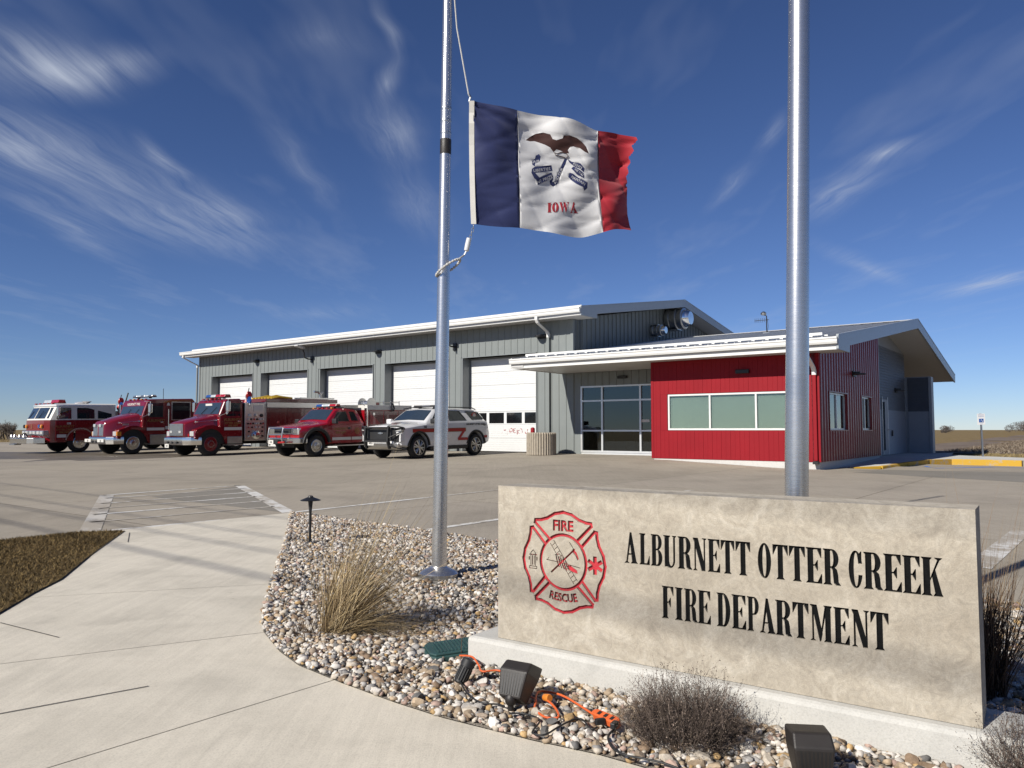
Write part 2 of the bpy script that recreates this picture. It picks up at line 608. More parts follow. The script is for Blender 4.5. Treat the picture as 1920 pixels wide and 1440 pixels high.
M_WSGL = plain('windscreen_glass', (0.03, 0.045, 0.06), 0.03, 0.0, 0.1, spec=1.0, rvar=0.01, coat=0.6)
M_LAMP = plain('headlamp_lens', (0.80, 0.82, 0.84), 0.08, 0.6, 0.1, rvar=0.05)
M_AMBER = plain('amber_lens', (0.75, 0.26, 0.02), 0.15, 0.0, 0.1, coat=0.8)
M_REDLENS = plain('red_lens', (0.42, 0.01, 0.015), 0.12, 0.0, 0.1, coat=1.0)
M_BLUELENS = plain('blue_lens', (0.02, 0.08, 0.30), 0.12, 0.0, 0.1, coat=1.0)
M_CLEARLENS = plain('clear_lens', (0.55, 0.60, 0.62), 0.1, 0.0, 0.1, coat=1.0)
M_HOSE = plain('yellow_hose', (0.62, 0.40, 0.03), 0.7, 0.0, 0.2)
M_STORE = glass('storefront_glass', (0.35, 0.40, 0.42), 0.02)
M_PANE = glass('window_glass', (0.80, 0.86, 0.83), 0.02)
M_DOORGL = plain('door_window', (0.010, 0.011, 0.012), 0.08, 0.0, 0.2, spec=0.6)
M_SHADE = plain('roller_shade', (0.365, 0.37, 0.35), 0.8, 0.0, 0.05, 0.6)
M_INT = plain('interior_paint', (0.16, 0.165, 0.17), 0.8)
M_FLAGW = None

# ------------------------------------------------------------------ ground
def sheet(name, mat, poly, zfun, step=2.0, kind=None, parent=None, shade=None):
    """flat polygon cut into cells that follow a height function"""
    mb = MB()
    xs = [p[0] for p in poly]
    ys = [p[1] for p in poly]
    if step:
        x = math.floor(min(xs) / step) * step
        while x < max(xs):
            c1 = clip(clip(poly, (x, 0), (x, -1)), (x + step, 0), (x + step, 1))
            y = math.floor(min(ys) / step) * step
            while y < max(ys) and len(c1) > 2:
                c2 = clip(clip(c1, (0, y), (1, y)), (0, y + step), (-1, y + step))
                if len(c2) > 2:
                    mb.add([(p[0], p[1], zfun(p[0], p[1])) for p in c2], [tuple(range(len(c2)))])
                y += step
            x += step
    else:
        mb.add([(p[0], p[1], zfun(p[0], p[1])) for p in poly], [tuple(range(len(poly)))])
    me = mb.mesh(name, mat, recalc=False)
    bm = bmesh.new()
    bm.from_mesh(me)
    bmesh.ops.remove_doubles(bm, verts=bm.verts, dist=1e-5)
    for f in bm.faces:
        if f.normal.z < 0:
            f.normal_flip()
    bm.to_mesh(me)
    bm.free()
    o = link(name, me, parent)
    if kind:
        o['kind'] = kind
    if shade is not None:
        o['shade'] = shade
    return o


def ground_mat(name, stops, s1, s2, rows=None, rough=0.95, bump=0.8, bd=0.05):
    m, gg, bs = new_mat(name)
    tc = gg.node('ShaderNodeTexCoord').outputs['Object']
    a = gg.noise(tc, s1, 8, 0.7, 0.5)
    b = gg.noise(tc, s2, 6, 0.75)
    k = gg.math('ADD', gg.math('MULTIPLY', a, 0.55), gg.math('MULTIPLY', b, 0.45))
    if rows:
        st = gg.node('ShaderNodeMapping', {0: tc, 2: (0, 0, rows[0]), 3: (rows[1], rows[2], 1)}).outputs[0]
        r_ = gg.noise(st, 1.0, 5, 0.7)
        k = gg.math('ADD', gg.math('MULTIPLY', k, 0.45), gg.math('MULTIPLY', r_, 0.55))
    c = gg.ramp(k, stops)
    setin(bs, gg, 'Base Color', c)
    setin(bs, gg, 'Roughness', rough)
    setin(bs, gg, 'Specular IOR Level', 0.1)
    bp = gg.node('ShaderNodeBump', {'Height': k, 'Strength': bump, 'Distance': bd})
    gg.l.new(bp.outputs[0], bs.inputs['Normal'])
    return m


M_DRYGRASS = ground_mat('dry_grass', [(0.3, (0.11, 0.078, 0.034)), (0.5, (0.23, 0.168, 0.082)), (0.68, (0.36, 0.275, 0.14))], 0.9, 14)
M_FIELD = ground_mat('stubble_field', [(0.34, (0.075, 0.055, 0.043)), (0.48, (0.18, 0.14, 0.113)), (0.6, (0.29, 0.245, 0.205)), (0.75, (0.44, 0.39, 0.33))], 0.14, 2.2, rows=(R(25), 0.25, 1.4), bd=0.2)
M_SOIL = ground_mat('lawn_soil', [(0.3, (0.07, 0.05, 0.028)), (0.6, (0.16, 0.12, 0.06)), (0.75, (0.25, 0.19, 0.1))], 5, 60, bd=0.01)
M_BED = plain('bed_soil', (0.30, 0.265, 0.22), 0.95, 0.0, 0.5, 60, bump=1.0, bscale=120)

mb = MB()
rings = [0, 6, 14, 30, 60, 120, 300, 800, 2500, 9000]
n = 72
vs, fs = [(0, 12, -0.19)], []
for r_ in rings[1:]:
    for j in range(n):
        a = 2 * math.pi * j / n
        vs.append((r_ * math.cos(a), 12 + r_ * math.sin(a), -0.19 if r_ < 100 else -0.19 - 0.0002 * (r_ - 100) * (r_ < 800)))
for j in range(n):
    fs.append((0, 1 + j, 1 + (j + 1) % n))
for i in range(len(rings) - 2):
    for j in range(n):
        a, b = 1 + i * n + j, 1 + i * n + (j + 1) % n
        fs.append((a, a + n, b + n, b))
mb.add(vs, fs)
tag(mb.build('ground', M_DRYGRASS), kind='structure')

# plowed stubble field and its swells, beyond the building to the right
def swell(X, Y):
    d = math.hypot(X, Y)
    return -0.155 + (0.10 * math.sin(X * 0.11 + 1) * math.sin(Y * 0.07) + 0.08 * math.sin(X * 0.31 + Y * 0.2)) * sstep(40, 90, d)

sheet('field', M_FIELD, [tuple((W(-4, 22))[:2]), tuple(W(30, 13)[:2]), tuple(W(260, 0)[:2]), tuple(W(420, 330)[:2]), tuple(W(-10, 420)[:2])],
      lambda X, Y: swell(X, Y), 16, 'structure')

# ---- parking lot: concrete slabs sawn into panels that follow the building
lot = sheet('parking_lot', M_JOINT, [tuple(W(*p)[:2]) for p in ((-60, 2.3), (-60, -14.5), (-30, -42), (12, -42), (30, -30), (30, 6.2), (1.2, 6.2), (1.2, -0.02), (-5.25, -0.02), (-5.25, 2.3))],
            lambda X, Y: lot_z(X, Y) - 0.06, 3.0, 'structure')
LOT_CUT = [(-3.038, 10.629), (-4.80, 8.62), (-9.5, 4.9), (-30, -10), (30, -10), (12, -2), (3.6, 4.0), (3.25, 5.1), (-0.162, 7.839), (-0.858, 8.604)]
rnd = random.Random(3)
xs = [-60 + 4.85 * i for i in range(19)]
ys = [-42, -36.5, -31, -26.5, -22.3, -17.9, -13.2, -8.6, -4.1, 0.0, 2.3]
gap = 0.006
for i in range(len(xs) - 1):
    for j in range(len(ys) - 1):
        x0, x1, y0, y1 = xs[i] + gap, xs[i + 1] - gap, ys[j] + gap, ys[j + 1] - gap
        polys = [[(x0, y0), (x1, y0), (x1, y1), (x0, y1)]]
        if y0 >= -0.2:                                  # the recess beside the office wing
            if x0 > -5.25:
                continue
            polys = [clip(polys[0], (-5.25, 0), (-5.25, 1))]
        for p in polys:
            if len(p) < 3:
                continue
            wp = [tuple(W(*q)[:2]) for q in p]
            cx = sum(q[0] for q in wp) / len(wp)
            cy = sum(q[1] for q in wp) / len(wp)
            if y1 < -14.0 and x1 < -28 or cy < -8:      # lawn side, behind the viewer
                continue
            s = rnd.uniform(0.93, 1.05)
            sheet('slab', M_LOT, wp, lot_z, 2.5, parent=lot, shade=(s, s, s * rnd.uniform(0.985, 1.01), 1.0))
# right-hand part beside the office wing
for p in ([(1.25, -0.0), (5.7, 0.0), (5.7, 6.1), (1.25, 6.1)], [(5.72, 0), (12, 0), (12, 6.1), (5.72, 6.1)], [(12.02, 0), (30, 0), (30, 6.1), (12.02, 6.1)], [(0.06, 0.0), (1.23, 0), (1.23, 1.6), (0.06, 1.6)]):
    wp = [tuple(W(*q)[:2]) for q in p]
    s = rnd.uniform(0.95, 1.03)
    sheet('slab', M_LOT, wp, lambda X, Y: -0.14, 0, parent=lot, shade=(s, s, s, 1.0))

# darker, damp and older concrete
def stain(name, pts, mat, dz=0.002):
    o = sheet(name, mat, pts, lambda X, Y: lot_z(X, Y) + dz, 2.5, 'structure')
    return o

def wob(pts, amp, seed, sub=6):
    rr = random.Random(seed)
    out = []
    for i in range(len(pts)):
        p, q = pts[i], pts[(i + 1) % len(pts)]
        for k in range(sub):
            t = k / sub
            out.append((p[0] + (q[0] - p[0]) * t + rr.uniform(-amp, amp), p[1] + (q[1] - p[1]) * t + rr.uniform(-amp, amp)))
    return out

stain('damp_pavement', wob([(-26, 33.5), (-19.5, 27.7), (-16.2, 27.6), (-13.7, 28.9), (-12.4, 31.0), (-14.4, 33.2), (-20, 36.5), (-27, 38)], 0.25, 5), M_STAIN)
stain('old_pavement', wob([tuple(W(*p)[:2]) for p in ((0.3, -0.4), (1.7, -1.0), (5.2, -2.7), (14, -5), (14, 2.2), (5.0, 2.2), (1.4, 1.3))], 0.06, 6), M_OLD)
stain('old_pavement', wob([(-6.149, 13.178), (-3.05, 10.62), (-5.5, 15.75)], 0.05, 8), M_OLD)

# ---- painted markings (thin sheets of paint)
def stripe(name, a, b, w, mat, dz=0.0045):
    a, b = Vector(a), Vector(b)
    d = (b - a).normalized()
    nn = Vector((-d.y, d.x)) * w / 2
    return sheet(name, mat, [tuple(a + nn), tuple(a - nn), tuple(b - nn), tuple(b + nn)], lambda X, Y: lot_z(X, Y) + dz, 1.0, 'structure')

stripe('painted_line', (-7.12, 13.46), (-5.58, 15.91), 0.11, M_WPAINT)
stripe('painted_line', (-5.62, 15.9), (-3.05, 10.62), 0.19, M_WPAINT)
stripe('painted_line', (-7.09, 13.54), (-4.72, 8.66), 0.22, M_WPAINT2)
stripe('painted_line', (-4.62, 8.72), (-3.0, 10.54), 0.12, M_WPAINT)
for a, b, m in (((-6.75, 12.85), (-5.2, 15.1), M_WPAINT2), ((-6.35, 11.95), (-4.8, 14.11), M_WPAINT), ((-5.98, 11.2), (-4.39, 13.25), M_WPAINT),
                ((-5.62, 10.4), (-3.97, 12.42), M_WPAINT), ((-5.2, 9.55), (-3.54, 11.51), M_WPAINT2)):
    stripe('painted_line', a, b, 0.10, m)
stripe('painted_line', (-3.0, 10.75), (0.6, 15.95), 0.11, M_WPAINT)
stripe('painted_line', (-0.95, 8.85), (3.4, 14.6), 0.11, M_WPAINT)
stripe('painted_line', (1.9, 6.2), (5.9, 11.6), 0.11, M_WPAINT2)
stripe('painted_line', (3.85, 6.43), (5.75, 8.75), 0.2, M_WPAINT)
# blue accessible-bay mark, worn
for q in (((2.4, 3.2), (3.6, 5.0), 0.22), ((3.6, 5.0), (4.6, 5.0), 0.16), ((1.9, 4.6), (2.2, 3.6), 0.12), ((4.9, 2.6), (5.9, 4.6), 0.3), ((5.2, 4.4), (6.4, 3.2), 0.3)):
    stripe('blue_bay_mark', W(*q[0])[:2], W(*q[1])[:2], q[2], M_BPAINT)

# ---- walk and yellow kerb beside the office wing
kerb_pts = [(0.2, 2.1), (0.9, 2.9), (1.35, 4.3), (1.65, 6.3), (2.2, 7.4), (3.4, 7.5), (4.3, 7.35), (9.0, 7.0), (28, 6.6)]
mb = MB()
walk_poly = [(-0.02, 7.6), (-0.02, 1.8)] + kerb_pts[0:] + [(28, 9.4), (5, 9.9), (1.6, 12.4), (1.2, 16), (0.7, 14.7), (-0.5, 14.7), (-0.5, 7.6)]
def ramp_z(x, y):
    return -0.14 + 0.14 * sstep(1.9, 5.2, y) if x < 1.7 else 0.0
vsw = [tuple(W(p[0], p[1], ramp_z(*p))) for p in walk_poly]
mb.add(vsw, [tuple(range(len(vsw)))])
tag(mb.build('side_walk', M_FOUND), kind='structure')
kerb = tag(empty('kerb'), kind='structure')
for i in range(len(kerb_pts) - 1):
    a, b = kerb_pts[i], kerb_pts[i + 1]
    a2, b2 = Vector(a), Vector(b)
    d = (b2 - a2).normalized()
    nn = Vector((d.y, -d.x)) * 0.13
    a2 = a2 + d * 0.006
    b2 = b2 - d * 0.006
    pts = []
    for z_ in (-0.2, 0.0):
        for p, q in ((a2, 0), (b2, 0), (b2 + nn, 1), (a2 + nn, 1)):
            top = ramp_z(p[0], p[1]) + 0.008
            pts.append(tuple(W(p[0], p[1], -0.2 if z_ < 0 else top)))
    o = MB().hexa(pts).build('kerb_block', M_YPAINT if i < 6 else M_OLD, kerb, bevel=0.012)

# ---- foreground walk in sawn slabs
WALK_EDGE = [(-3.038, 10.629), (-2.311, 7.876), (-1.829, 5.931), (-1.561, 4.899), (-1.471, 4.594), (-1.40, 4.40), (-1.319, 4.249), (-1.19, 4.01), (-1.029, 3.779), (-0.766, 3.522), (-0.489, 3.273), (-0.273, 3.102), (0.078, 2.879), (0.299, 2.76), (0.416, 2.675), (0.585, 2.549), (1.2, 2.08), (2.6, 1.0)]
GRASS_EDGE = [(-4.80, 8.62), (-4.32, 8.72), (-3.721, 6.82), (-3.40, 5.90), (-3.30, 5.4), (-3.141, 4.789), (-2.9, 3.9), (-2.7, 2.5), (-2.6, -3)]
WALK_Z = -0.134
walk_all = list(reversed(WALK_EDGE)) + [(-4.45, 8.78)] + GRASS_EDGE[2:] + [(3.5, -3), (3.5, 0.4)]
walk = sheet('sidewalk', M_JOINT, walk_all, lambda X, Y: WALK_Z - 0.01, 0, 'structure')
cuts = [((-3.9, 7.85), (-2.3, 8.35)), ((-3.164, 5.315), (-1.833, 5.729)), ((-2.334, 3.882), (-1.396, 4.381)), ((-1.549, 2.667), (-0.763, 3.619))]
def strip_between(poly, lo, hi, gp=0.003):
    p = poly
    if lo:
        d = (Vector(lo[1]) - Vector(lo[0])).normalized()
        o_ = Vector((-d.y, d.x)) * gp
        p = clip(p, tuple(Vector(lo[0]) + o_), tuple(Vector(lo[1]) + o_))
    if hi:
        d = (Vector(hi[1]) - Vector(hi[0])).normalized()
        o_ = Vector((-d.y, d.x)) * gp
        p = clip(p, tuple(Vector(hi[1]) - o_), tuple(Vector(hi[0]) - o_))
    return p
far_to_near = [None] + cuts + [None]
for k in range(len(far_to_near) - 1):
    hi, lo = far_to_near[k], far_to_near[k + 1]
    p = strip_between(walk_all, lo, hi)
    s = rnd.uniform(0.96, 1.04)
    if len(p) > 2:
        sheet('slab', M_WALK, p, lambda X, Y: WALK_Z, 0, parent=walk, shade=(s, s, s, 1))
# tooled control joints that stop part way
for a, b in (((-3.012, 4.594), (-2.476, 4.271)), ((-2.3, 2.95), (-1.609, 3.472)), ((-4.221, 8.56), (-3.879, 7.839))):
    a, b = Vector(a), Vector(b)
    d = (b - a).normalized()
    nn = Vector((-d.y, d.x)) * 0.004
    mb = MB().quad((*(a + nn), WALK_Z + 0.003), (*(a - nn), WALK_Z + 0.003), (*(b - nn), WALK_Z + 0.003), (*(b + nn), WALK_Z + 0.003))
    mb.build('control_joint', M_JOINT, walk)

# ---- lawn corner and rock bed
LAWN = [(-4.80, 8.60), (-4.34, 8.70), (-3.741, 6.82), (-3.42, 5.90), (-3.32, 5.4), (-3.161, 4.789), (-2.92, 3.9), (-2.72, 2.5), (-2.62, -3), (-30, -10), (-9.5, 4.9), (-5.25, 7.95)]
sheet('lawn', M_SOIL, LAWN, lambda X, Y: -0.128, 0, 'structure')
LAWN_R = [(3.6, 5.25), (5.5, 4.4), (11, -2), (4, -3), (2.72, 4.15)]
sheet('lawn', M_SOIL, LAWN_R, lambda X, Y: -0.126, 0, 'structure')
BED = WALK_EDGE + [(3.2, 1.2), (4.4, 1.0), (4.0, 2.2), (2.72, 4.15), (3.3, 5.05), (-0.162, 7.839), (-0.858, 8.604), (-2.162, 9.816)]
bed = sheet('rock_bed', M_BED, BED, lambda X, Y: -0.131, 0, 'structure')
M_MGREY = plain('mid_grey_siding', (0.13, 0.145, 0.16), 0.5)

# ------------------------------------------------------------------ fire station
FZ = 0.09                     # floor level
st = empty('fire_station', CORNER, (0, 0, YAW))
tag(st, 'fire station with grey bay hall, five white overhead doors and red office wing', 'building')

WY = 2.45                     # plane of the bay front
EAVE = 5.33                   # soffit of the bay hall
XL, XR = -36.3, -9.86         # hall side walls
RIDGE_Y, RIDGE_Z = 10.77, 7.03
DOORS = [(-35.0, -30.92), (-30.15, -26.07), (-25.25, -21.17), (-20.37, -16.29), (-15.52, -11.6)]
DOOR_TOP = 4.1


def part(mb, name, mats, parent=st, **k):
    return mb.build(name, mats, parent, **k)


# hall shell
mb = MB()
edges = [XL] + [v for d in DOORS for v in d] + [XR]
for i in range(0, len(edges), 2):
    mb.box(edges[i], edges[i + 1], WY + 0.02, WY + 0.62, -0.1, DOOR_TOP)
mb.box(XL, XR, WY + 0.02, WY + 0.62, DOOR_TOP, EAVE + 0.15)
wall = part(mb, 'wall', M_GREYTRIM)
REAR_Y = 2 * RIDGE_Y - WY
mb = MB()
mb.prism([(WY + 0.62, -0.1), (REAR_Y, -0.1), (REAR_Y, EAVE), (RIDGE_Y, RIDGE_Z - 0.3), (WY + 0.62, EAVE + 0.1)], XR - 0.25, XR - 0.04, 'x')
gable_wall = part(mb, 'gable_wall', M_GREYTRIM)
mb = MB()
mb.box(XL, XL + 0.2, WY + 0.62, REAR_Y, -0.1, EAVE + 0.1)
mb.box(XL, XR, REAR_Y - 0.2, REAR_Y, -0.1, EAVE)
part(mb, 'rear_wall', M_GREYTRIM)
part(MB().box(XL + .2, XR - .25, WY + 0.62, REAR_Y - .2, FZ - 0.05, FZ - 0.02), 'hall_floor', M_FOUND)


def panel_profile(mb, x0, x1, y, z0, z1, rib=0.026, depth=0.03, m=0, z1b=None):
    """one vertical siding panel: flat pan with a raised seam on one side"""
    z1b = z1 if z1b is None else z1b
    prof = [(x0 + 0.004, y + depth), (x0 + 0.004, y - 0.022), (x0 + rib, y - 0.022), (x0 + rib + 0.012, y), (x1 - 0.004, y), (x1 - 0.004, y + depth)]
    n = len(prof)
    def zt(x):
        return z1 + (z1b - z1) * (x - x0) / (x1 - x0)
    vs = [(p[0], p[1], z0) for p in prof] + [(p[0], p[1], zt(p[0])) for p in prof]
    mb.add(vs, [tuple(range(n)), tuple(reversed(range(n, 2 * n)))] + [(j, j + n, (j + 1) % n + n, (j + 1) % n) for j in range(n)], m)
    return mb


pw_ = (XR - XL) / 78.0
cache = {}
for i in range(78):
    x0 = XL + i * pw_
    x1 = x0 + pw_
    xm = (x0 + x1) / 2
    over = any(a < xm < b for a, b in DOORS)
    z0 = DOOR_TOP + 0.03 if over else FZ - 0.03
    key = over
    if key not in cache:
        cache[key] = panel_profile(MB(), -pw_ / 2, pw_ / 2, 0, z0, EAVE + 0.05).mesh('wall_panel', M_GREY)
    link('wall_panel', cache[key], wall, loc=(xm, WY, 0))

# gable cladding (faces the office wing); narrower ribs, follows the roof slope
def hall_under(y):
    return EAVE + 0.02 + (RIDGE_Z - 0.28 - EAVE) * (1 - abs(y - RIDGE_Y) / (RIDGE_Y - WY))
npan = 49
gw = (REAR_Y - WY) / npan
for i in range(npan):
    y0 = WY + i * gw
    y1 = y0 + gw
    z0 = 2.9
    mbp = panel_profile(MB(), y0, y1, 0, z0, hall_under(y0), z1b=hall_under(y1))
    mbp.v = [(XR - 0.0 - p[1], p[0], p[2]) for p in mbp.v]
    mbp.build('wall_panel', M_GREY, gable_wall)

# corner trims
part(MB().box(XR - 0.10, XR + 0.035, WY - 0.035, WY + 0.09, FZ, EAVE + .02), 'corner_trim', M_GREY, bevel=0.004)
part(MB().box(XL - 0.035, XL + 0.10, WY - 0.035, WY + 0.09, FZ - .1, EAVE + .02), 'corner_trim', M_GREYTRIM, bevel=0.004)

# overhead doors
def overhead_door(x0, x1, idx):
    dy = WY + 0.48
    root = part(MB().box(x0 - 0.02, x1 + 0.02, dy + 0.06, dy + 0.10, FZ, DOOR_TOP), 'overhead_door', M_DOORW)
    # jamb and head trims
    for a, b in ((x0 - 0.0, x0 + 0.07), (x1 - 0.07, x1)):
        MB().box(a, b, dy - 0.03, dy + 0.05, FZ, DOOR_TOP - 0.0).build('door_jamb', M_GREYTRIM, root)
    MB().box(x0 + 0.07, x1 - 0.07, dy - 0.03, dy + 0.05, DOOR_TOP - 0.07, DOOR_TOP).build('door_head', M_GREYTRIM, root)
    for s in (0, 1):
        xa = x0 if s == 0 else x1
        MB().box(xa - 0.015, xa + 0.015, WY - 0.028, dy - 0.032, FZ, DOOR_TOP + 0.03).build('reveal_trim', M_GREYTRIM, root)
    MB().box(x0 - 0.012, x1 + 0.012, WY - 0.028, dy - 0.032, DOOR_TOP, DOOR_TOP + 0.028).build('reveal_trim', M_GREYTRIM, root)
    n_sec = 7
    sh = (DOOR_TOP - 0.07 - FZ) / n_sec
    a, b = x0 + 0.075, x1 - 0.075
    for k in range(n_sec):
        z0, z1 = FZ + k * sh + 0.004, FZ + (k + 1) * sh - 0.004
        if k == 2:                                   # window section
            m = MB()
            nw = 4
            step = (b - a) / nw
            m.box(a, b, dy, dy + 0.045, z0, z0 + 0.055)
            m.box(a, b, dy, dy + 0.045, z1 - 0.05, z1)
            for q in range(nw + 1):
                xa = a + q * step
                m.box(max(a, xa - 0.07), min(b, xa + 0.07), dy + 0.001, dy + 0.044, z0 + 0.055, z1 - 0.05)
            o = m.build('door_section', M_DOORW, root)
            for q in range(nw):
                MB().box(a + q * step + 0.07, a + (q + 1) * step - 0.07, dy + 0.02, dy + 0.03, z0 + 0.055, z1 - 0.05).build('pane', M_DOORGL, root)
        else:
            prof = []
            nr = 6
            for q in range(nr):
                za = z0 + (z1 - z0) * q / nr
                zb = z0 + (z1 - z0) * (q + 1) / nr
                prof += [(dy + 0.007, za), (dy, za + 0.008), (dy, zb - 0.008)]
            prof += [(dy + 0.007, z1), (dy + 0.045, z1), (dy + 0.045, z0)]
            MB().prism(prof, a, b, 'x').build('door_section', M_DOORW, root)
    return root

doors = [overhead_door(a, b, i) for i, (a, b) in enumerate(DOORS)]

# red vehicle lettering reflected in the lower entry-side door panels, painted on as marks
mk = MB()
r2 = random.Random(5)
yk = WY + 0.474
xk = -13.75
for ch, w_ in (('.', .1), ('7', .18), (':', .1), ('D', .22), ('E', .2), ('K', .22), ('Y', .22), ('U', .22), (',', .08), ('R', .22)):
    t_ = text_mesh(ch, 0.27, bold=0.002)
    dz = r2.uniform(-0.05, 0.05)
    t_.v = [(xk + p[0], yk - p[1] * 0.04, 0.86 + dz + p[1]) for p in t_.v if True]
    # broken up: keep only some faces
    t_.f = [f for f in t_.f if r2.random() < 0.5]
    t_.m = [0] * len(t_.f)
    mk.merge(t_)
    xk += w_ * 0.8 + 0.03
mk.build('painted_reflection', M_SRED, doors[4], recalc=False)

# roof of the hall: two slopes with standing seams
def slope_strip(name, xa, xb, y0, z0, y1, z1, th, mat, seam=True, parent=None):
    m = MB()
    m.hexa([(xa, y0, z0 - th), (xb, y0, z0 - th), (xb, y1, z1 - th), (xa, y1, z1 - th), (xa, y0, z0), (xb, y0, z0), (xb, y1, z1), (xa, y1, z1)])
    if seam:
        m.hexa([(xa, y0, z0 - 0.004), (xa + 0.03, y0, z0 - 0.004), (xa + 0.03, y1, z1 - 0.004), (xa, y1, z1 - 0.004), (xa, y0, z0 + 0.05), (xa + 0.03, y0, z0 + 0.05), (xa + 0.03, y1, z1 + 0.05), (xa, y1, z1 + 0.05)])
    return m.build(name, mat, parent)

HY0, HZ0 = 1.62, 5.56          # front eave edge (top of roof sheet)
HXL, HXR = -36.95, -8.98
roof = part(MB().prism([(HY0, HZ0 - 0.07), (RIDGE_Y, RIDGE_Z - 0.07), (2 * RIDGE_Y - HY0, HZ0 - 0.07), (2 * RIDGE_Y - HY0, HZ0 - 0.2), (RIDGE_Y, RIDGE_Z - 0.27), (HY0, HZ0 - 0.2)], HXL + 0.03, HXR - 0.03, 'x'), 'roof', M_ROOF)
npan = 46
sw = (HXR - HXL) / npan
me = None
for i in range(npan):
    x0 = HXL + i * sw
    if me is None:
        o = slope_strip('roof_panel', 0, sw - 0.004, HY0, HZ0, RIDGE_Y, RIDGE_Z, 0.065, M_ROOF, parent=roof)
        me = o.data
        o.location = (x0, 0, 0)
    else:
        link('roof_panel', me, roof, loc=(x0, 0, 0))
slope_strip('rear_slope', HXL, HXR, 2 * RIDGE_Y - HY0, HZ0, RIDGE_Y, RIDGE_Z, 0.065, M_ROOF, False, roof)
MB().prism([(RIDGE_Y - 0.22, RIDGE_Z + 0.025), (RIDGE_Y, RIDGE_Z + 0.075), (RIDGE_Y + 0.22, RIDGE_Z + 0.025), (RIDGE_Y, RIDGE_Z + 0.03)], HXL - .03, HXR + .03, 'x').build('ridge_cap', M_WHITE, roof)
# white drip edge and snow rail
MB().box(HXL + 1.0, HXR - 0.02, HY0 + 0.10, HY0 + 0.13, HZ0 + 0.05, HZ0 + 0.135).build('snow_rail', M_WHITE, roof)


def gutter(name, xa, xb, y, ztop, parent, h=0.16, d=0.13):
    """box gutter with a stepped face, open top"""
    prof = [(y, ztop), (y - d * 0.8, ztop), (y - d, ztop - 0.01), (y - d, ztop - 0.05), (y - d * 0.86, ztop - 0.065), (y - d * 0.86, ztop - h * 0.7), (y - d * 0.7, ztop - h), (y, ztop - h)]
    return MB().prism(prof, xa, xb, 'x').build(name, M_WHITE, parent, bevel=0.004)

gutter('gutter', HXL - 0.02, HXR + 0.01, HY0 + 0.02, HZ0 + 0.03, roof, 0.19, 0.14)
MB().box(HXL + .01, HXR - .04, HY0 + 0.02, WY - 0.03, EAVE - 0.012, EAVE + 0.0).build('soffit', M_SOFFIT, roof)
MB().box(HXL + .01, HXR - .01, HY0 + 0.022, HY0 + 0.05, EAVE - 0.03, HZ0 - 0.03).build('fascia', M_WHITE, roof)
# rake trim and sloping soffit over the gable
for sgn in (1, -1):
    y0 = HY0 if sgn > 0 else 2 * RIDGE_Y - HY0
    m = MB()
    m.hexa([(HXR - 0.03, y0, HZ0 - 0.27), (HXR + 0.025, y0, HZ0 - 0.27), (HXR + 0.025, RIDGE_Y, RIDGE_Z - 0.27), (HXR - 0.03, RIDGE_Y, RIDGE_Z - 0.27),
            (HXR - 0.03, y0, HZ0 + 0.05), (HXR + 0.025, y0, HZ0 + 0.05), (HXR + 0.025, RIDGE_Y, RIDGE_Z + 0.05), (HXR - 0.03, RIDGE_Y, RIDGE_Z + 0.05)])
    m.build('rake_trim', M_RAKE, roof)
    m = MB()
    m.hexa([(HXR - 0.025, y0, HZ0 + 0.052), (HXR + 0.035, y0, HZ0 + 0.052), (HXR + 0.035, RIDGE_Y, RIDGE_Z + 0.052), (HXR - 0.025, RIDGE_Y, RIDGE_Z + 0.052),
            (HXR - 0.025, y0, HZ0 + 0.09), (HXR + 0.035, y0, HZ0 + 0.09), (HXR + 0.035, RIDGE_Y, RIDGE_Z + 0.09), (HXR - 0.025, RIDGE_Y, RIDGE_Z + 0.09)])
    m.build('rake_cap', M_RAKE, roof)
    m = MB()
    m.hexa([(XR, y0, HZ0 - 0.26), (HXR - 0.03, y0, HZ0 - 0.26), (HXR - 0.03, RIDGE_Y, RIDGE_Z - 0.26), (XR, RIDGE_Y, RIDGE_Z - 0.26),
            (XR, y0, HZ0 - 0.225), (HXR - 0.03, y0, HZ0 - 0.225), (HXR - 0.03, RIDGE_Y, RIDGE_Z - 0.225), (XR, RIDGE_Y, RIDGE_Z - 0.225)])
    m.build('rake_soffit', M_SOFFIT, roof)
# boxed eave return at the gable corner
MB().prism([(HY0 + 0.02, EAVE - 0.03), (HY0 + 0.02, HZ0 - 0.02), (WY + 0.35, HZ0 + 0.10), (WY + 0.35, EAVE - 0.03)], HXR - 0.045, HXR + 0.02, 'x').build('eave_return', M_RAKE, roof)
MB().box(XR + 0.036, HXR - 0.046, WY - 0.02, WY + 0.35, EAVE - 0.012, EAVE).build('soffit', M_SOFFIT, roof)


def downspout(pts, name='downspout', mat=M_WHITE, parent=st, w=0.1, d=0.075):
    m = MB()
    rings = []
    for p in pts:
        x, y, z = p
        rings.append([(x - w / 2, y - d / 2, z), (x + w / 2, y - d / 2, z), (x + w / 2, y + d / 2, z), (x - w / 2, y + d / 2, z)])
    m.loft(rings)
    return m.build(name, mat, parent, bevel=0.01)

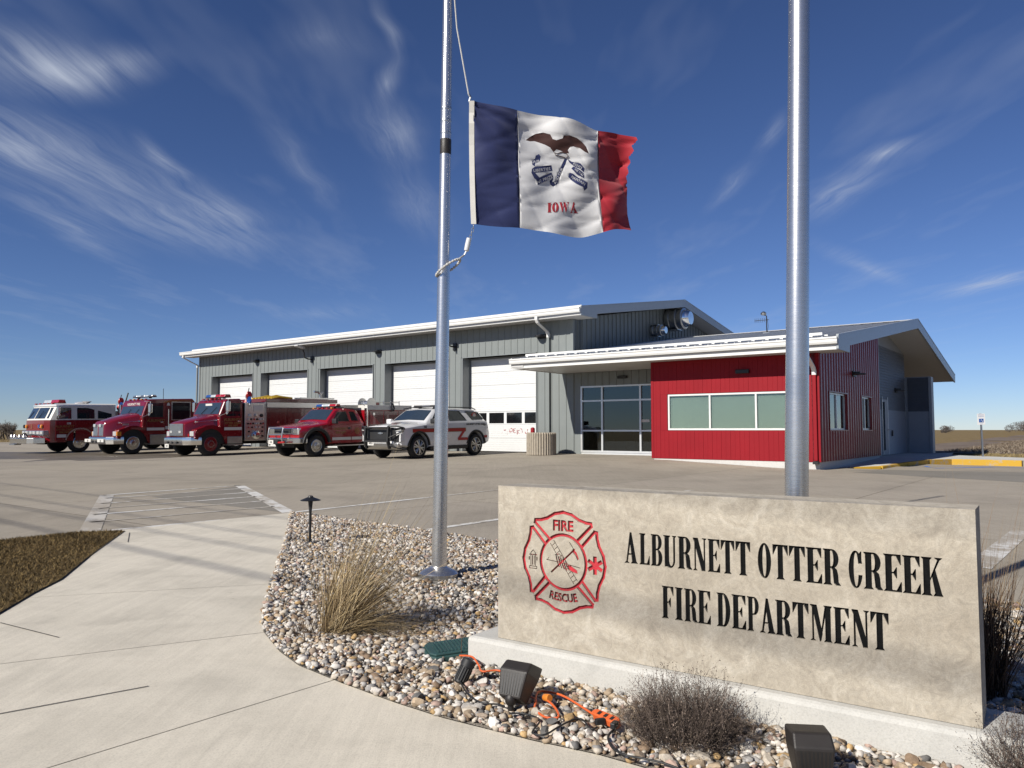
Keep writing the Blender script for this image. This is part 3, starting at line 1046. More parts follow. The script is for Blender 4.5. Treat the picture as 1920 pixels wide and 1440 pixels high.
downspout([(-10.98, 1.58, 5.41), (-10.98, 1.58, 5.28), (-10.97, 1.66, 5.16), (-10.96, WY - 0.16, 4.88), (-10.96, WY - 0.08, 4.78), (-10.96, WY - 0.08, 4.66)], w=0.13, d=0.1)
downspout([(-10.96, WY - 0.08, 4.66), (-10.96, WY - 0.08, FZ + 0.03)], mat=M_GREY)
downspout([(-36.65, 1.6, 5.4), (-36.65, 1.6, 5.26), (-36.6, WY - 0.3, 5.0), (-36.42, WY - 0.08, 4.86), (-36.42, WY - 0.08, 4.7)], w=0.12, d=0.1)
downspout([(-36.42, WY - 0.08, 4.7), (-36.42, WY - 0.08, FZ - 0.05)], mat=M_GREYTRIM)

# wall lights over the piers: low black shades, and arm-mounted heads
def shade_light(x, y, z, facing='y', parent=st, w=0.42):
    m = MB()
    pts = []
    n = 14
    for k in range(n + 1):
        a = math.pi * k / n
        pts.append((w / 2 * math.cos(a), -0.36 * math.sin(a)))
    m.prism([(p[0], p[1]) for p in pts], 0.0, 0.045, 'z')
    m.prism([(p[0] * 0.55, p[1] * 0.55) for p in pts], 0.045, 0.10, 'z')
    m.box(-w / 2 * 0.9, w / 2 * 0.9, -0.03, 0.03, -0.06, 0.12)
    if facing == 'x':
        m.v = [(-p[1], p[0], p[2]) for p in m.v]
    return m.build('wall_light', M_BLACK, parent, loc=(x, y, z))

for x, z in ((-30.52, 4.76), (-20.8, 4.68), (-11.33, 4.7)):
    shade_light(x, WY - 0.03, z)
for x in (-25.75, -15.95):
    m = MB()
    m.tube([(0, 0, 0), (0, -0.25, 0.0), (0, -0.45, 0.05), (0, -0.5, 0.3), (-0.02, -0.55, 0.42)], 0.035, 8)
    m.box(-0.1, 0.1, -0.03, 0.03, -0.16, 0.16)
    o = part(m, 'floodlight_arm', M_BLACK, loc=(x, WY - 0.03, 4.62))
    m = MB().box(-0.17, 0.17, -0.95, -0.5, -0.03, 0.04)
    o2 = m.build('floodlight_head', M_SOFFIT if x < -20 else M_BLACK, o, bevel=0.01, rot=(R(-14), 0, R(-8)))
    o2.location = (0, 0, 0.42)

# exhaust fans on the gable
def fan(y, z, r, ln, parent=st):
    m = MB()
    prof = [(r * 0.92, 0.0), (r * 0.92, ln * 0.12), (r, ln * 0.13), (r, ln * 0.20), (r * 0.93, ln * 0.22), (r * 0.93, ln * 0.45), (r, ln * 0.46), (r, ln * 0.52), (r * 0.9, ln * 0.54), (r * 0.9, ln * 0.75), (r * 0.97, ln * 0.76), (r * 0.97, ln * 0.8), (r * 0.84, ln * 0.82)]
    m.lathe(prof, 32, axis='x')
    o = m.build('exhaust_fan', M_STEEL, parent, smooth=35, loc=(XR + 0.05, y, z))
    MB().lathe([(r * 0.80, 0), (r * 0.78, ln * 0.08), (r * 0.62, ln * 0.26), (r * 0.58, ln * 0.30), (0.02, ln * 0.31)], 32, axis='x').build('fan_cowl', M_CHROME, o, smooth=35, loc=(ln * 0.80, 0, 0))
    for s in (1, -1):
        MB().box(0, ln * 0.55, -r * 0.5, r * 0.5, s * r * 0.98 - 0.015, s * r * 0.98 + 0.015).build('mount_bracket', M_STEEL, o)
    return o

fan(10.75, 6.22, 0.52, 1.05)
fan(9.1, 5.52, 0.27, 0.62)

# ---------------------------------------------------------------- office wing
OXL, OXR = -10.35, 0.76
OY0, OZ0 = -0.88, 3.50        # front eave (top of sheet)
ORY, ORZ = 11.0, 5.30         # ridge
OBY, OBZ = 20.5, 3.62         # rear eave
SOF = 3.2

# wing shell
RZ0 = 0.085
mb = MB()
WX0, WX1, WZ0, WZ1 = -4.70, -0.72, 0.98, 2.14       # front window opening
mb.box(-5.24, WX0, 0.03, 0.2, RZ0, SOF)
mb.box(WX1, -0.03, 0.03, 0.2, RZ0, SOF)
mb.box(WX0, WX1, 0.03, 0.2, RZ0, WZ0)
mb.box(WX0, WX1, 0.03, 0.2, WZ1, SOF)
front = part(mb, 'front_wall', M_RED)
npan = 18
fw = 5.24 / npan
for i in range(npan):
    x0 = -5.24 + i * fw
    x1 = x0 + fw
    spans = [(RZ0, SOF - 0.004)]
    if x1 > WX0 and x0 < WX1:
        a, b = max(x0, WX0), min(x1, WX1)
        spans = [(RZ0, WZ0 - 0.002), (WZ1 + 0.002, SOF - 0.004)]
    for s in spans:
        m = MB()
        half = (x0 + x1) / 2
        prof = [(x0 + 0.0015, 0.031), (x0 + 0.0015, 0.003), (x0 + 0.006, 0), (half - 0.004, 0), (half - 0.001, 0.003), (half + 0.001, 0.003), (half + 0.004, 0), (x1 - 0.003, 0), (x1 - 0.001, 0.003), (x1 - 0.001, 0.031)]
        m.prism(prof, s[0], s[1], 'z')
        m.build('wall_panel', M_RED, front)
    if x0 < WX0 < x1 or x0 < WX1 < x1:
        xa, xb = (x0, WX0) if x0 < WX0 < x1 else (WX1, x1)
        MB().box(xa + 0.005, xb - 0.002, 0.0, 0.031, WZ0 + 0.001, WZ1 - 0.001).build('wall_panel', M_RED, front)
MB().box(-0.09, 0.02, -0.012, 0.03, RZ0, SOF - 0.003).build('corner_trim', M_RED, front)
MB().box(-5.27, -5.19, -0.012, 0.03, RZ0, SOF - 0.003).build('corner_trim', M_RED, front)

# foundation and floor
part(MB().prism([(-5.2, 0.015), (-0.02, 0.015), (-0.02, 7.6), (-5.2, 7.6)], -0.3, RZ0 - 0.004, 'z'), 'foundation', M_FOUND)

# ribbon window of the red front
SIDE_WINS = [(0.98, 3.0), (4.85, 6.25)]
def window(name, x0, x1, z0, z1, y, mulls, frame, parent, w=0.05, shade=True, glassmat=M_PANE):
    root = MB().box(x0, x1, y + 0.10, y + 0.12, z0, z1).build(name, M_SHADE if shade else M_INT, parent)
    def bar(a, b, c, d, nm='frame'):
        MB().box(a, b, y + 0.02, y + 0.085, c, d).build(nm, frame, root, bevel=0.004)
    bar(x0, x1, z0, z0 + w)
    bar(x0, x1, z1 - w, z1)
    xs_ = [x0] + mulls + [x1]
    for k, xx in enumerate(xs_):
        a = x0 if k == 0 else xx - w / 2
        a = x1 - w if k == len(xs_) - 1 else a
        bar(a, a + w, z0 + w + 0.0005, z1 - w - 0.0005, 'mullion' if 0 < k < len(xs_) - 1 else 'frame')
    for k in range(len(xs_) - 1):
        MB().box(xs_[k] + w * 0.5, xs_[k + 1] - w * 0.5, y + 0.05, y + 0.056, z0 + w, z1 - w).build('pane', glassmat, root)
    return root

window('window', WX0 + 0.01, WX1 - 0.01, WZ0 + 0.01, WZ1 - 0.01, 0.0, [-3.28, -1.83], M_WHITE, front, 0.055)
part(MB().box(-0.21, 0.21, -0.09, -0.02, -0.06, 0.06), 'wall_light', M_BLACK, loc=(-2.2, 0, 2.76), bevel=0.015)

# side wall in ribbed red steel with two windows
def office_under(y):
    return (OZ0 - 0.22) + (ORZ - OZ0) * (y - OY0) / (ORY - OY0)
side_w = MB()
SW_Z0, SW_Z1 = 1.0, 2.12
segs = [(0.0, SIDE_WINS[0][0]), (SIDE_WINS[0][1], SIDE_WINS[1][0]), (SIDE_WINS[1][1], 7.6)]
for a, b in segs:
    side_w.prism([(a, RZ0), (b, RZ0), (b, office_under(b)), (a, office_under(a))], -0.2, -0.03, 'x')
for a, b in SIDE_WINS:
    side_w.prism([(a, RZ0), (b, RZ0), (b, SW_Z0), (a, SW_Z0)], -0.2, -0.03, 'x')
    side_w.prism([(a, SW_Z1), (b, SW_Z1), (b, office_under(b)), (a, office_under(a))], -0.2, -0.03, 'x')
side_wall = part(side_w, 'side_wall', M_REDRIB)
npan = 26
gw = 7.6 / npan
for i in range(npan):
    y0, y1 = i * gw, (i + 1) * gw
    prof_y = [(y0, 0), (y0 + gw * .35, 0), (y0 + gw * .5, .028), (y0 + gw * .78, .028), (y0 + gw * .93, 0), (y1, 0)]
    spans = [(RZ0, None)]
    for a, b in SIDE_WINS:
        if (y0 + y1) / 2 > a and (y0 + y1) / 2 < b:
            spans = [(RZ0, SW_Z0), (SW_Z1, None)]
    for z0, z1 in spans:
        vs, n2 = [], len(prof_y)
        for lev in (0, 1):
            for yy, dx in prof_y:
                vs.append((0.0 + dx, yy, z0 if lev == 0 else (office_under(yy) if z1 is None else z1)))
        for lev in (0, 1):
            for yy, dx in ((y1, -0.031), (y0, -0.031)):
                vs.append((dx, yy, z0 if lev == 0 else (office_under(yy) if z1 is None else z1)))
        bot = list(range(n2)) + [2 * n2, 2 * n2 + 1]
        top = list(range(n2, 2 * n2)) + [2 * n2 + 2, 2 * n2 + 3]
        fs = [tuple(bot), tuple(reversed(top))] + [(bot[k], top[k], top[(k + 1) % len(top)], bot[(k + 1) % len(bot)]) for k in range(len(bot))]
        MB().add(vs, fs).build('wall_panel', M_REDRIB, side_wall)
for a, b in SIDE_WINS:
    root = MB().box(-0.16, -0.14, a, b, SW_Z0, SW_Z1).build('window', M_INT, side_wall)
    for (ya, yb, za, zb) in ((a, b, SW_Z0, SW_Z0 + 0.05), (a, b, SW_Z1 - 0.05, SW_Z1), (a, a + 0.06, SW_Z0 + .05, SW_Z1 - .05), (b - 0.06, b, SW_Z0 + .05, SW_Z1 - .05), ((a + b) / 2 - 0.03, (a + b) / 2 + 0.03, SW_Z0 + .05, SW_Z1 - .05)):
        MB().box(-0.11, -0.04, ya, yb, za, zb).build('frame', M_ALU, root)
    MB().box(-0.08, -0.074, a + .05, b - .05, SW_Z0 + .04, SW_Z1 - .04).build('pane', M_STORE, root)
    for (ya, yb, za, zb) in ((a - .03, a, SW_Z0 - .03, SW_Z1 + .03), (b, b + .03, SW_Z0 - .03, SW_Z1 + .03), (a, b, SW_Z1, SW_Z1 + .03), (a, b, SW_Z0 - .03, SW_Z0)):
        MB().box(-0.12, 0.035, ya, yb, za, zb).build('window_trim', M_REDRIB, root)
shade_light(0.04, 3.85, 2.78, 'x')

# covered side entrance: lap siding in two greys
def lap(name, x0, x1, axis, at, z0, z1, mat, parent, top=None):
    """horizontal lap siding; axis 'y' runs along y at x=at, 'x' runs along x at y=at"""
    m = MB()
    h = 0.105
    k = int((z1 - z0) / h)
    h = (z1 - z0) / k
    for i in range(k):
        za, zb = z0 + i * h, z0 + (i + 1) * h
        if axis == 'y':
            m.hexa([(at - 0.03, x0, za), (at + 0.022, x0, za), (at + 0.022, x1, za), (at - 0.03, x1, za), (at - 0.03, x0, zb), (at + 0.002, x0, zb), (at + 0.002, x1, zb), (at - 0.03, x1, zb)])
        else:
            m.hexa([(x0, at - 0.022, za), (x1, at - 0.022, za), (x1, at + 0.03, za), (x0, at + 0.03, za), (x0, at - 0.002, zb), (x1, at - 0.002, zb), (x1, at + 0.03, zb), (x0, at + 0.03, zb)])
    return m.build(name, mat, parent)

pw1 = part(MB().prism([(7.6, 0.0), (14.7, 0.0), (14.7, office_under(ORY) - .5), (11, office_under(ORY)), (7.6, office_under(7.6))], -0.7, -0.45, 'x'), 'porch_wall', M_LGREY)
lap('lap_siding', 7.6, 14.6, 'y', -0.42, 0.02, 1.80, M_LGREY, pw1)
lap('lap_siding', 7.6, 14.6, 'y', -0.42, 1.80, 4.3, M_MGREY, pw1)
pw2 = part(MB().prism([(-0.42, 0.0), (0.60, 0.0), (0.60, 3.3), (-0.42, 3.3)], 14.63, 15.3, 'y'), 'rear_block', M_LGREY)
lap('lap_siding', -0.30, 0.52, 'x', 14.6, 0.02, 1.80, M_LGREY, pw2)
lap('lap_siding', -0.30, 0.52, 'x', 14.6, 1.80, 3.26, M_DGREY, pw2)
MB().box(0.52, 0.63, 14.55, 14.64, 0, 3.3).build('corner_trim', M_LGREY, pw2)
# side door with narrow light
d_ = part(MB().box(-0.43, -0.385, 9.9, 10.95, 0.02, 2.2), 'side_door', M_LGREY)
MB().box(-0.385, -0.375, 9.9, 9.97, 0.02, 2.3).build('frame', M_ALU, d_)
MB().box(-0.385, -0.375, 10.88, 10.95, 0.02, 2.3).build('frame', M_ALU, d_)
MB().box(-0.384, -0.378, 10.0, 10.35, 0.2, 2.1).build('pane', M_STORE, d_)
MB().tube([(-0.37, 10.75, 1.0), (-0.31, 10.75, 1.0), (-0.31, 10.65, 1.0)], 0.02, 6).build('handle', M_STEEL, d_)
shade_light(-0.38, 12.6, 2.62, 'x')
part(MB().box(-0.39, -0.36, 11.6, 11.75, 0.75, 0.98), 'meter_box', M_BLACK)

# roof of the wing
oroof = part(MB().prism([(OY0, OZ0 - 0.07), (ORY, ORZ - 0.07), (OBY, OBZ - 0.07), (OBY, OBZ - 0.24), (ORY, ORZ - 0.30), (OY0, OZ0 - 0.20)], XR + 0.06, OXR - 0.04, 'x'), 'office_roof', M_SOFFIT)
oroof_core = MB().prism([(OY0, OZ0 - 0.07), (WY, OZ0 - 0.07 + (WY - OY0) * .1515), (WY, SOF + .02), (OY0, SOF + .02)], OXL + 0.03, XR + 0.06, 'x').build('canopy_core', M_SOFFIT, oroof)
npan = 27
sw = (OXR - OXL) / npan
zslope = (ORZ - OZ0) / (ORY - OY0)
for i in range(npan):
    x0 = OXL + i * sw
    y1 = ORY if x0 + sw > XR + 0.05 else WY - 0.03
    slope_strip('roof_panel', x0, x0 + sw - 0.004, OY0, OZ0, y1, OZ0 + zslope * (y1 - OY0), 0.065, M_ROOF, parent=oroof)
slope_strip('rear_slope', XR + 0.05, OXR, ORY, ORZ, OBY, OBZ, 0.065, M_ROOF, False, oroof)
MB().prism([(ORY - 0.22, ORZ + 0.02), (ORY, ORZ + 0.075), (ORY + 0.22, ORZ + 0.02), (ORY, ORZ + 0.03)], XR + .06, OXR + .03, 'x').build('ridge_cap', M_WHITE, oroof)
yb = OY0 + 0.42
zb = OZ0 + zslope * 0.42
MB().box(OXL + 0.35, OXR - 0.5, yb - 0.02, yb + 0.02, zb + 0.075, zb + 0.15).build('snow_rail', M_WHITE, oroof)
for i in range(1, npan):
    x0 = OXL + i * sw
    MB().box(x0 - 0.03, x0 + 0.06, yb - 0.03, yb + 0.03, zb + 0.03, zb + 0.078).build('rail_clamp', M_WHITE, oroof)
gutter('gutter', OXL - 0.01, OXR + 0.01, OY0 + 0.02, OZ0 + 0.02, oroof, 0.19, 0.14)
MB().box(OXL + .01, OXR - .04, OY0 + 0.022, OY0 + 0.05, SOF - 0.02, OZ0 - 0.05).build('fascia', M_WHITE, oroof)
MB().box(OXL + .03, -0.0, OY0 + 0.05, WY - 0.026, SOF - 0.0, SOF + 0.015).build('soffit', M_SOFFIT, oroof)
MB().box(0.0, OXR - .04, OY0 + 0.05, 0.35, SOF - 0.0, SOF + 0.015).build('soffit', M_SOFFIT, oroof)
MB().prism([(OY0 + 0.02, SOF - 0.02), (OY0 + 0.02, OZ0 - 0.02), (0.36, OZ0 + 0.16), (0.36, SOF - 0.02)], OXR - 0.045, OXR + 0.02, 'x').build('eave_return', M_RAKE, oroof)
MB().prism([(OY0 + 0.02, SOF - 0.02), (OY0 + 0.02, OZ0 + 0.06), (WY - .03, OZ0 + 0.06 + (WY - OY0) * zslope), (WY - .03, SOF - 0.02)], OXL - 0.02, OXL + 0.03, 'x').build('canopy_end', M_SOFFIT, oroof)
for (ya, za, yb_, zb_) in ((OY0, OZ0, ORY, ORZ), (ORY, ORZ, OBY, OBZ)):
    m = MB()
    m.hexa([(OXR - 0.035, ya, za - 0.30), (OXR + 0.025, ya, za - 0.30), (OXR + 0.025, yb_, zb_ - 0.30), (OXR - 0.035, yb_, zb_ - 0.30),
            (OXR - 0.035, ya, za + 0.05), (OXR + 0.025, ya, za + 0.05), (OXR + 0.025, yb_, zb_ + 0.05), (OXR - 0.035, yb_, zb_ + 0.05)])
    m.build('rake_trim', M_RAKE, oroof)
    m = MB()
    m.hexa([(OXR - 0.03, ya, za + 0.052), (OXR + 0.035, ya, za + 0.052), (OXR + 0.035, yb_, zb_ + 0.052), (OXR - 0.03, yb_, zb_ + 0.052),
            (OXR - 0.03, ya, za + 0.09), (OXR + 0.035, ya, za + 0.09), (OXR + 0.035, yb_, zb_ + 0.09), (OXR - 0.03, yb_, zb_ + 0.09)])
    m.build('rake_cap', M_RAKE, oroof)
MB().box(XR + .1, OXR - .04, OBY - 0.05, OBY + 0.1, OBZ - 0.25, OBZ + 0.02).build('rear_gutter', M_WHITE, oroof)

# red downspout on the office corner: white elbow, red pipe
downspout([(-0.12, -0.86, 3.33), (-0.12, -0.86, 3.2), (-0.11, -0.7, 3.06), (-0.10, -0.16, 2.78), (-0.10, -0.06, 2.66), (-0.10, -0.06, 2.56)], w=0.12, d=0.1)
downspout([(-0.10, -0.06, 2.56), (-0.10, -0.06, 0.12)], mat=M_RED)
part(MB().box(-0.16, -0.02, -0.2, -0.02, 0.03, 0.11), 'downspout_boot', M_BLACK)

# entry: storefront glazing
sf = part(MB().box(-9.52, -5.26, WY + 0.02, WY + 0.10, FZ - 0.02, FZ + 0.06), 'storefront', M_ALU)
SX = [-9.50, -8.58, -5.3]
SZ = [FZ + 0.06, 0.97, 2.10, 2.64]
for k, x in enumerate((-9.52, -8.58 - 0.03, -7.0, -5.34)):
    MB().box(x, x + 0.07, WY - 0.005, WY + 0.11, SZ[0], SZ[3] + .03).build('mullion', M_ALU, sf)
for z in SZ[1:]:
    MB().box(-9.45, -5.34, WY - 0.003, WY + 0.108, z - 0.03, z + 0.03).build('transom', M_ALU, sf)
MB().box(-9.45, -5.34, WY - 0.003, WY + 0.108, SZ[0], SZ[0] + 0.07).build('bottom_rail', M_ALU, sf)
xsf = [-9.45, -8.61, -8.54, -7.0, -6.93, -5.34]
for i in range(0, 6, 2):
    for j in range(3):
        MB().box(xsf[i] + 0.001, xsf[i + 1] - 0.001, WY + 0.05, WY + 0.058, SZ[j] + 0.03, SZ[j + 1] - 0.03).build('pane', M_STORE, sf)
# notice stickers on the glass
MB().box(-6.95, -6.62, WY + 0.045, WY + 0.049, 1.28, 1.38).build('notice', M_STRIPE, sf)
# lobby behind the glass
lob = part(MB().box(-9.6, -5.3, WY + 4.2, WY + 4.3, FZ, 3.2).box(-9.7, -9.6, WY + .12, WY + 4.2, FZ, 3.2).box(-5.3, -5.25, WY + .12, WY + 4.2, FZ, 3.2).box(-9.6, -5.3, WY + .12, WY + 4.2, FZ - .08, FZ - 0.02).box(-9.6, -5.3, WY + .12, WY + 4.2, 2.9, 3.0), 'lobby', M_INT)
MB().box(-9.2, -8.3, WY + 1.4, WY + 2.2, FZ, 0.55).box(-9.2, -8.3, WY + 2.0, WY + 2.2, 0.55, 0.98).build('lobby_bench', M_BLACK, lob, bevel=0.03)
MB().box(-7.9, -6.2, WY + 2.2, WY + 2.9, FZ, 0.9).build('lobby_desk', M_UNDER, lob, bevel=0.02)
# grey cladding beside and above the storefront (entry recess)
ew = part(MB().box(XR + 0.04, -9.53, WY + 0.03, WY + 0.2, FZ, SOF).box(-9.53, -5.24, WY + 0.03, WY + 0.2, SZ[3] + 0.03, SOF), 'entry_wall', M_GREYTRIM)
for i in range(15):
    x0 = XR + 0.036 + i * 0.31
    x1 = min(x0 + 0.31, -5.26)
    if x1 - x0 < 0.05:
        continue
    z0 = FZ - 0.03 if (x0 + x1) / 2 < -9.45 else SZ[3] + 0.035
    panel_profile(MB(), x0, x1, WY, z0, SOF - 0.004).build('wall_panel', M_GREY, ew)
part(MB().box(-0.2, 0.2, -0.1, -0.03, -0.055, 0.055), 'wall_light', M_BLACK, loc=(-7.66, WY, 2.95), bevel=0.015)
part(MB().box(-5.26, -5.2, 0.2, WY + 0.02, FZ - .1, SOF), 'wing_return', M_RED)
part(MB().box(XR + .03, -5.25, WY - 0.5, WY + 0.02, FZ - 0.05, FZ - 0.015), 'threshold', M_FOUND)

# mast with instruments on the wing roof
an = empty('roof_antenna', W(-4.35, 8.5, OZ0 + zslope * (8.5 - OY0) + 0.02), (0, 0, YAW))
tag(an, 'slim roof mast with instrument head and comb antenna on the office roof', 'antenna')
MB().tube([(0, 0, 0), (0, 0, 0.72)], 0.022, 8).build('mast', M_BLACK, an)
MB().box(-0.13, 0.13, -0.1, 0.1, 0, 0.02).build('base_plate', M_STEEL, an)
m = MB().tube([(-0.5, 0, 0.55), (0.1, 0, 0.55)], 0.012, 6)
for k in range(6):
    m.tube([(-0.48 + 0.08 * k, 0, 0.46), (-0.48 + 0.08 * k, 0, 0.64)], 0.008, 5)
m.build('comb_antenna', M_BLACK, an)
MB().lathe([(0.02, 0), (0.11, 0.03), (0.12, 0.1), (0.05, 0.16), (0.01, 0.17)], 12, c=(-0.12, 0, 0.74)).build('instrument_head', M_STEEL, an, smooth=40)
MB().tube([(0, 0, 0.72), (-0.12, 0, 0.76)], 0.015, 6).build('head_arm', M_BLACK, an)
MB().tube([(0.02, 0.02, 0.05), (0.06, 0.02, 0.3), (0.02, 0.02, 0.6)], 0.008, 5).build('mast_cable', M_BLACK, an)

# ------------------------------------------------------------------ vehicles
# vehicle frame: +X forward, +Y driver side, origin on the ground under the front axle
def vehicle(name, xs, yfa, hw, label, cat, group='vehicles lined up outside the bays'):
    p = W(xs - hw, yfa)
    p.z = lot_z(p.x, p.y)
    o = empty(name, p, (0, 0.016, YAW - R(90)))
    return tag(o, label, cat, group)


def vp(root, mb, name, mats, parent=None, **k):
    return mb.build(name, mats, parent or root, **k)


def wheel(root, X, y, r, rim_r, w, side, style, dual=False):
    """tyre with rim; side=+1 driver"""
    tw = w
    prof = [(rim_r * 0.97, -tw / 2 + 0.02), (r * 0.86, -tw / 2), (r * 0.97, -tw / 2 + 0.03), (r, -tw / 2 + 0.06), (r, tw / 2 - 0.06), (r * 0.97, tw / 2 - 0.03), (r * 0.86, tw / 2), (rim_r * 0.97, tw / 2 - 0.02)]
    t = MB().lathe(prof, 28, axis='y')
    if dual:
        t.merge(MB().lathe([(a, b - side * (tw + 0.03)) for a, b in prof], 28, axis='y'))
    o = vp(root, t, 'wheel', M_RUBBER, smooth=40, loc=(X, y - side * tw / 2, r))
    s = side
    face = tw / 2
    m = MB()
    if style == 'alloy':
        m.lathe([(rim_r, s * (face - 0.015)), (rim_r * 0.93, s * (face - 0.01)), (rim_r * 0.90, s * (face - 0.05))], 28, axis='y', caps=False)
        for k in range(6):
            a = k * math.pi / 3 + 0.3
            for da in (-0.2, 0.2):
                c0 = Vector((math.cos(a) * 0.06, 0, math.sin(a) * 0.06))
                c1 = Vector((math.cos(a + da) * rim_r * 0.92, 0, math.sin(a + da) * rim_r * 0.92))
                m.tube([c0 + Vector((0, s * (face - 0.02), 0)), c1 + Vector((0, s * (face - 0.03), 0))], [0.032, 0.024], 6)
        m.lathe([(0.07, s * (face - 0.05)), (0.07, s * (face - 0.005)), (0.02, s * face)], 14, axis='y')
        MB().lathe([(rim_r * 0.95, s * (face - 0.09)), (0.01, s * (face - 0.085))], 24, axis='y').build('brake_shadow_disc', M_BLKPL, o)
        m.build('rim', M_STEEL, o, smooth=40)
    else:
        mat = {'red': M_TRED, 'alu': M_CHROME}[style]
        m.lathe([(rim_r, s * (face - 0.012)), (rim_r * 0.94, s * (face - 0.002)), (rim_r * 0.88, s * (face - 0.02)), (rim_r * 0.84, s * (face - 0.06)), (rim_r * 0.55, s * (face - 0.03)), (rim_r * 0.5, s * (face - 0.0)), (rim_r * 0.36, s * (face + 0.01)), (rim_r * 0.34, s * (face + 0.05)), (0.01, s * (face + 0.055))], 28, axis='y')
        m.build('rim', mat, o, smooth=30)
        hh = MB()
        for k in range(8):
            a = k * math.pi / 4
            c = (math.cos(a) * rim_r * 0.72, s * (face - 0.045), math.sin(a) * rim_r * 0.72)
            hh.lathe([(0.032, -0.012 * s), (0.032, 0.008 * s)], 10, c=c, axis='y')
        hh.build('hand_hole', M_BLKPL, o)
        bb = MB()
        for k in range(10):
            a = k * math.pi / 5
            c = (math.cos(a) * rim_r * 0.43, s * (face + 0.008), math.sin(a) * rim_r * 0.43)
            bb.lathe([(0.014, 0), (0.014, 0.025 * s)], 6, c=c, axis='y')
        bb.build('lug_nut', M_STEEL, o)
    return o


def side_text(root, body, X, y, z, size, mat, name='lettering', squeeze=1.0, bold=0.004):
    t = text_mesh(body, size, bold=bold, align='CENTER', squeeze=squeeze)
    t.v = [(X - p[0], y, z + p[1]) for p in t.v]
    return t.build(name, mat, root, recalc=False)


def front_text(root, body, X, y, z, size, mat, name='lettering', squeeze=1.0, bold=0.002):
    t = text_mesh(body, size, bold=bold, align='CENTER', squeeze=squeeze)
    t.v = [(X, y + p[0], z + p[1]) for p in t.v]
    return t.build(name, mat, root, recalc=False)


def plate(root, X, y, z, txt='FD 41', w=0.3, h=0.15):
    o = vp(root, MB().box(X, X + 0.012, y - w / 2, y + w / 2, z - h / 2, z + h / 2), 'licence_plate', M_STRIPE)
    front_text(o, txt, X + 0.0135, y, z - 0.035, 0.1, M_BLACK)
    return o


def slab_poly(root, poly, y0, y1, name, mat, parent=None, **k):
    return vp(root, MB().prism(poly, y0, y1, 'y'), name, mat, parent, **k)


def arc(cx, cz, r, a0, a1, n=14):
    return [(cx + r * math.cos(R(a0 + (a1 - a0) * i / n)), cz + r * math.sin(R(a0 + (a1 - a0) * i / n))) for i in range(n + 1)]


def limp_flag(root, X, y, z0, z1, name='staff_flag'):
    """small national flag hanging limp from a leaning staff"""
    st_ = vp(root, MB().tube([(X, y, z0), (X - 0.02, y, (z0 + z1) / 2), (X - 0.10, y + 0.04, z1)], 0.018, 6), name, M_BLACK)
    rr = random.Random(int(z1 * 100))
    for k, (mat, dy, dz, h, w_) in enumerate(((M_SRED, 0.05, -0.30, 0.34, 0.15), (M_STRIPE, -0.02, -0.36, 0.26, 0.13), (M_BLUELENS, 0.10, -0.62, 0.42, 0.13), (M_SRED, -0.06, -0.72, 0.34, 0.16), (M_STRIPE, 0.12, -0.80, 0.2, 0.1), (M_SRED, 0.02, -0.95, 0.26, 0.13))):
        m = MB()
        rings = []
        for i in range(6):
            t = i / 5
            zc_ = z1 - 0.08 + dz * 0.8 + h * (0.5 - t)
            rad = w_ * (0.45 + 0.5 * math.sin(t * math.pi)) * 0.8
            ring = []
            for j in range(10):
                a = 2 * math.pi * j / 10
                rj = rad * (1 + 0.35 * math.sin(3 * a + k + t * 2))
                ring.append((X - 0.06 + rj * math.cos(a), y + 0.03 + dy + rj * math.sin(a) * 0.8, zc_))
            rings.append(ring)
        m.loft(rings)
        m.build('flag_fold', mat, st_, smooth=60)
    return st_


def mirror_west(root, X, y, z, h=0.42):
    o = vp(root, MB().box(X - 0.06, X + 0.06, y + 0.16, y + 0.34, z, z + h), 'mirror', M_CHROME, bevel=0.03)
    MB().tube([(X + 0.12, y - 0.02, z + h + 0.1), (X, y + 0.25, z + h + 0.08), (X, y + 0.25, z - 0.04), (X + 0.28, y - 0.02, z - 0.2)], 0.015, 6).build('mirror_arm', M_CHROME, o)
    MB().lathe([(0.02, 0), (0.07, 0.02), (0.06, 0.04)], 14, c=(X + 0.03, y + 0.25, z - 0.06), axis='x').build('spot_mirror', M_CHROME, o, smooth=40)
    return o


def lightbar(root, X, hw, z, parts, w=0.3, h=0.14):
    o = vp(root, MB().box(X - w / 2, X + w / 2, -hw, hw, z, z + 0.035), 'light_bar', M_BLKPL, bevel=0.01)
    n_ = len(parts)
    for i, mt in enumerate(parts):
        y0 = -hw + 2 * hw * i / n_
        y1 = -hw + 2 * hw * (i + 1) / n_
        MB().prism([(X - w / 2, z + 0.035), (X + w / 2, z + 0.035), (X + w * 0.36, z + h), (X - w * 0.36, z + h)], y0 + 0.006, y1 - 0.006, 'y').build('light_module', mt, o, bevel=0.015)
    for s in (-0.6, 0.6):
        MB().box(X - 0.05, X + 0.05, s * hw - 0.04, s * hw + 0.04, z - 0.05, z).build('bar_foot', M_BLACK, o)
    return o


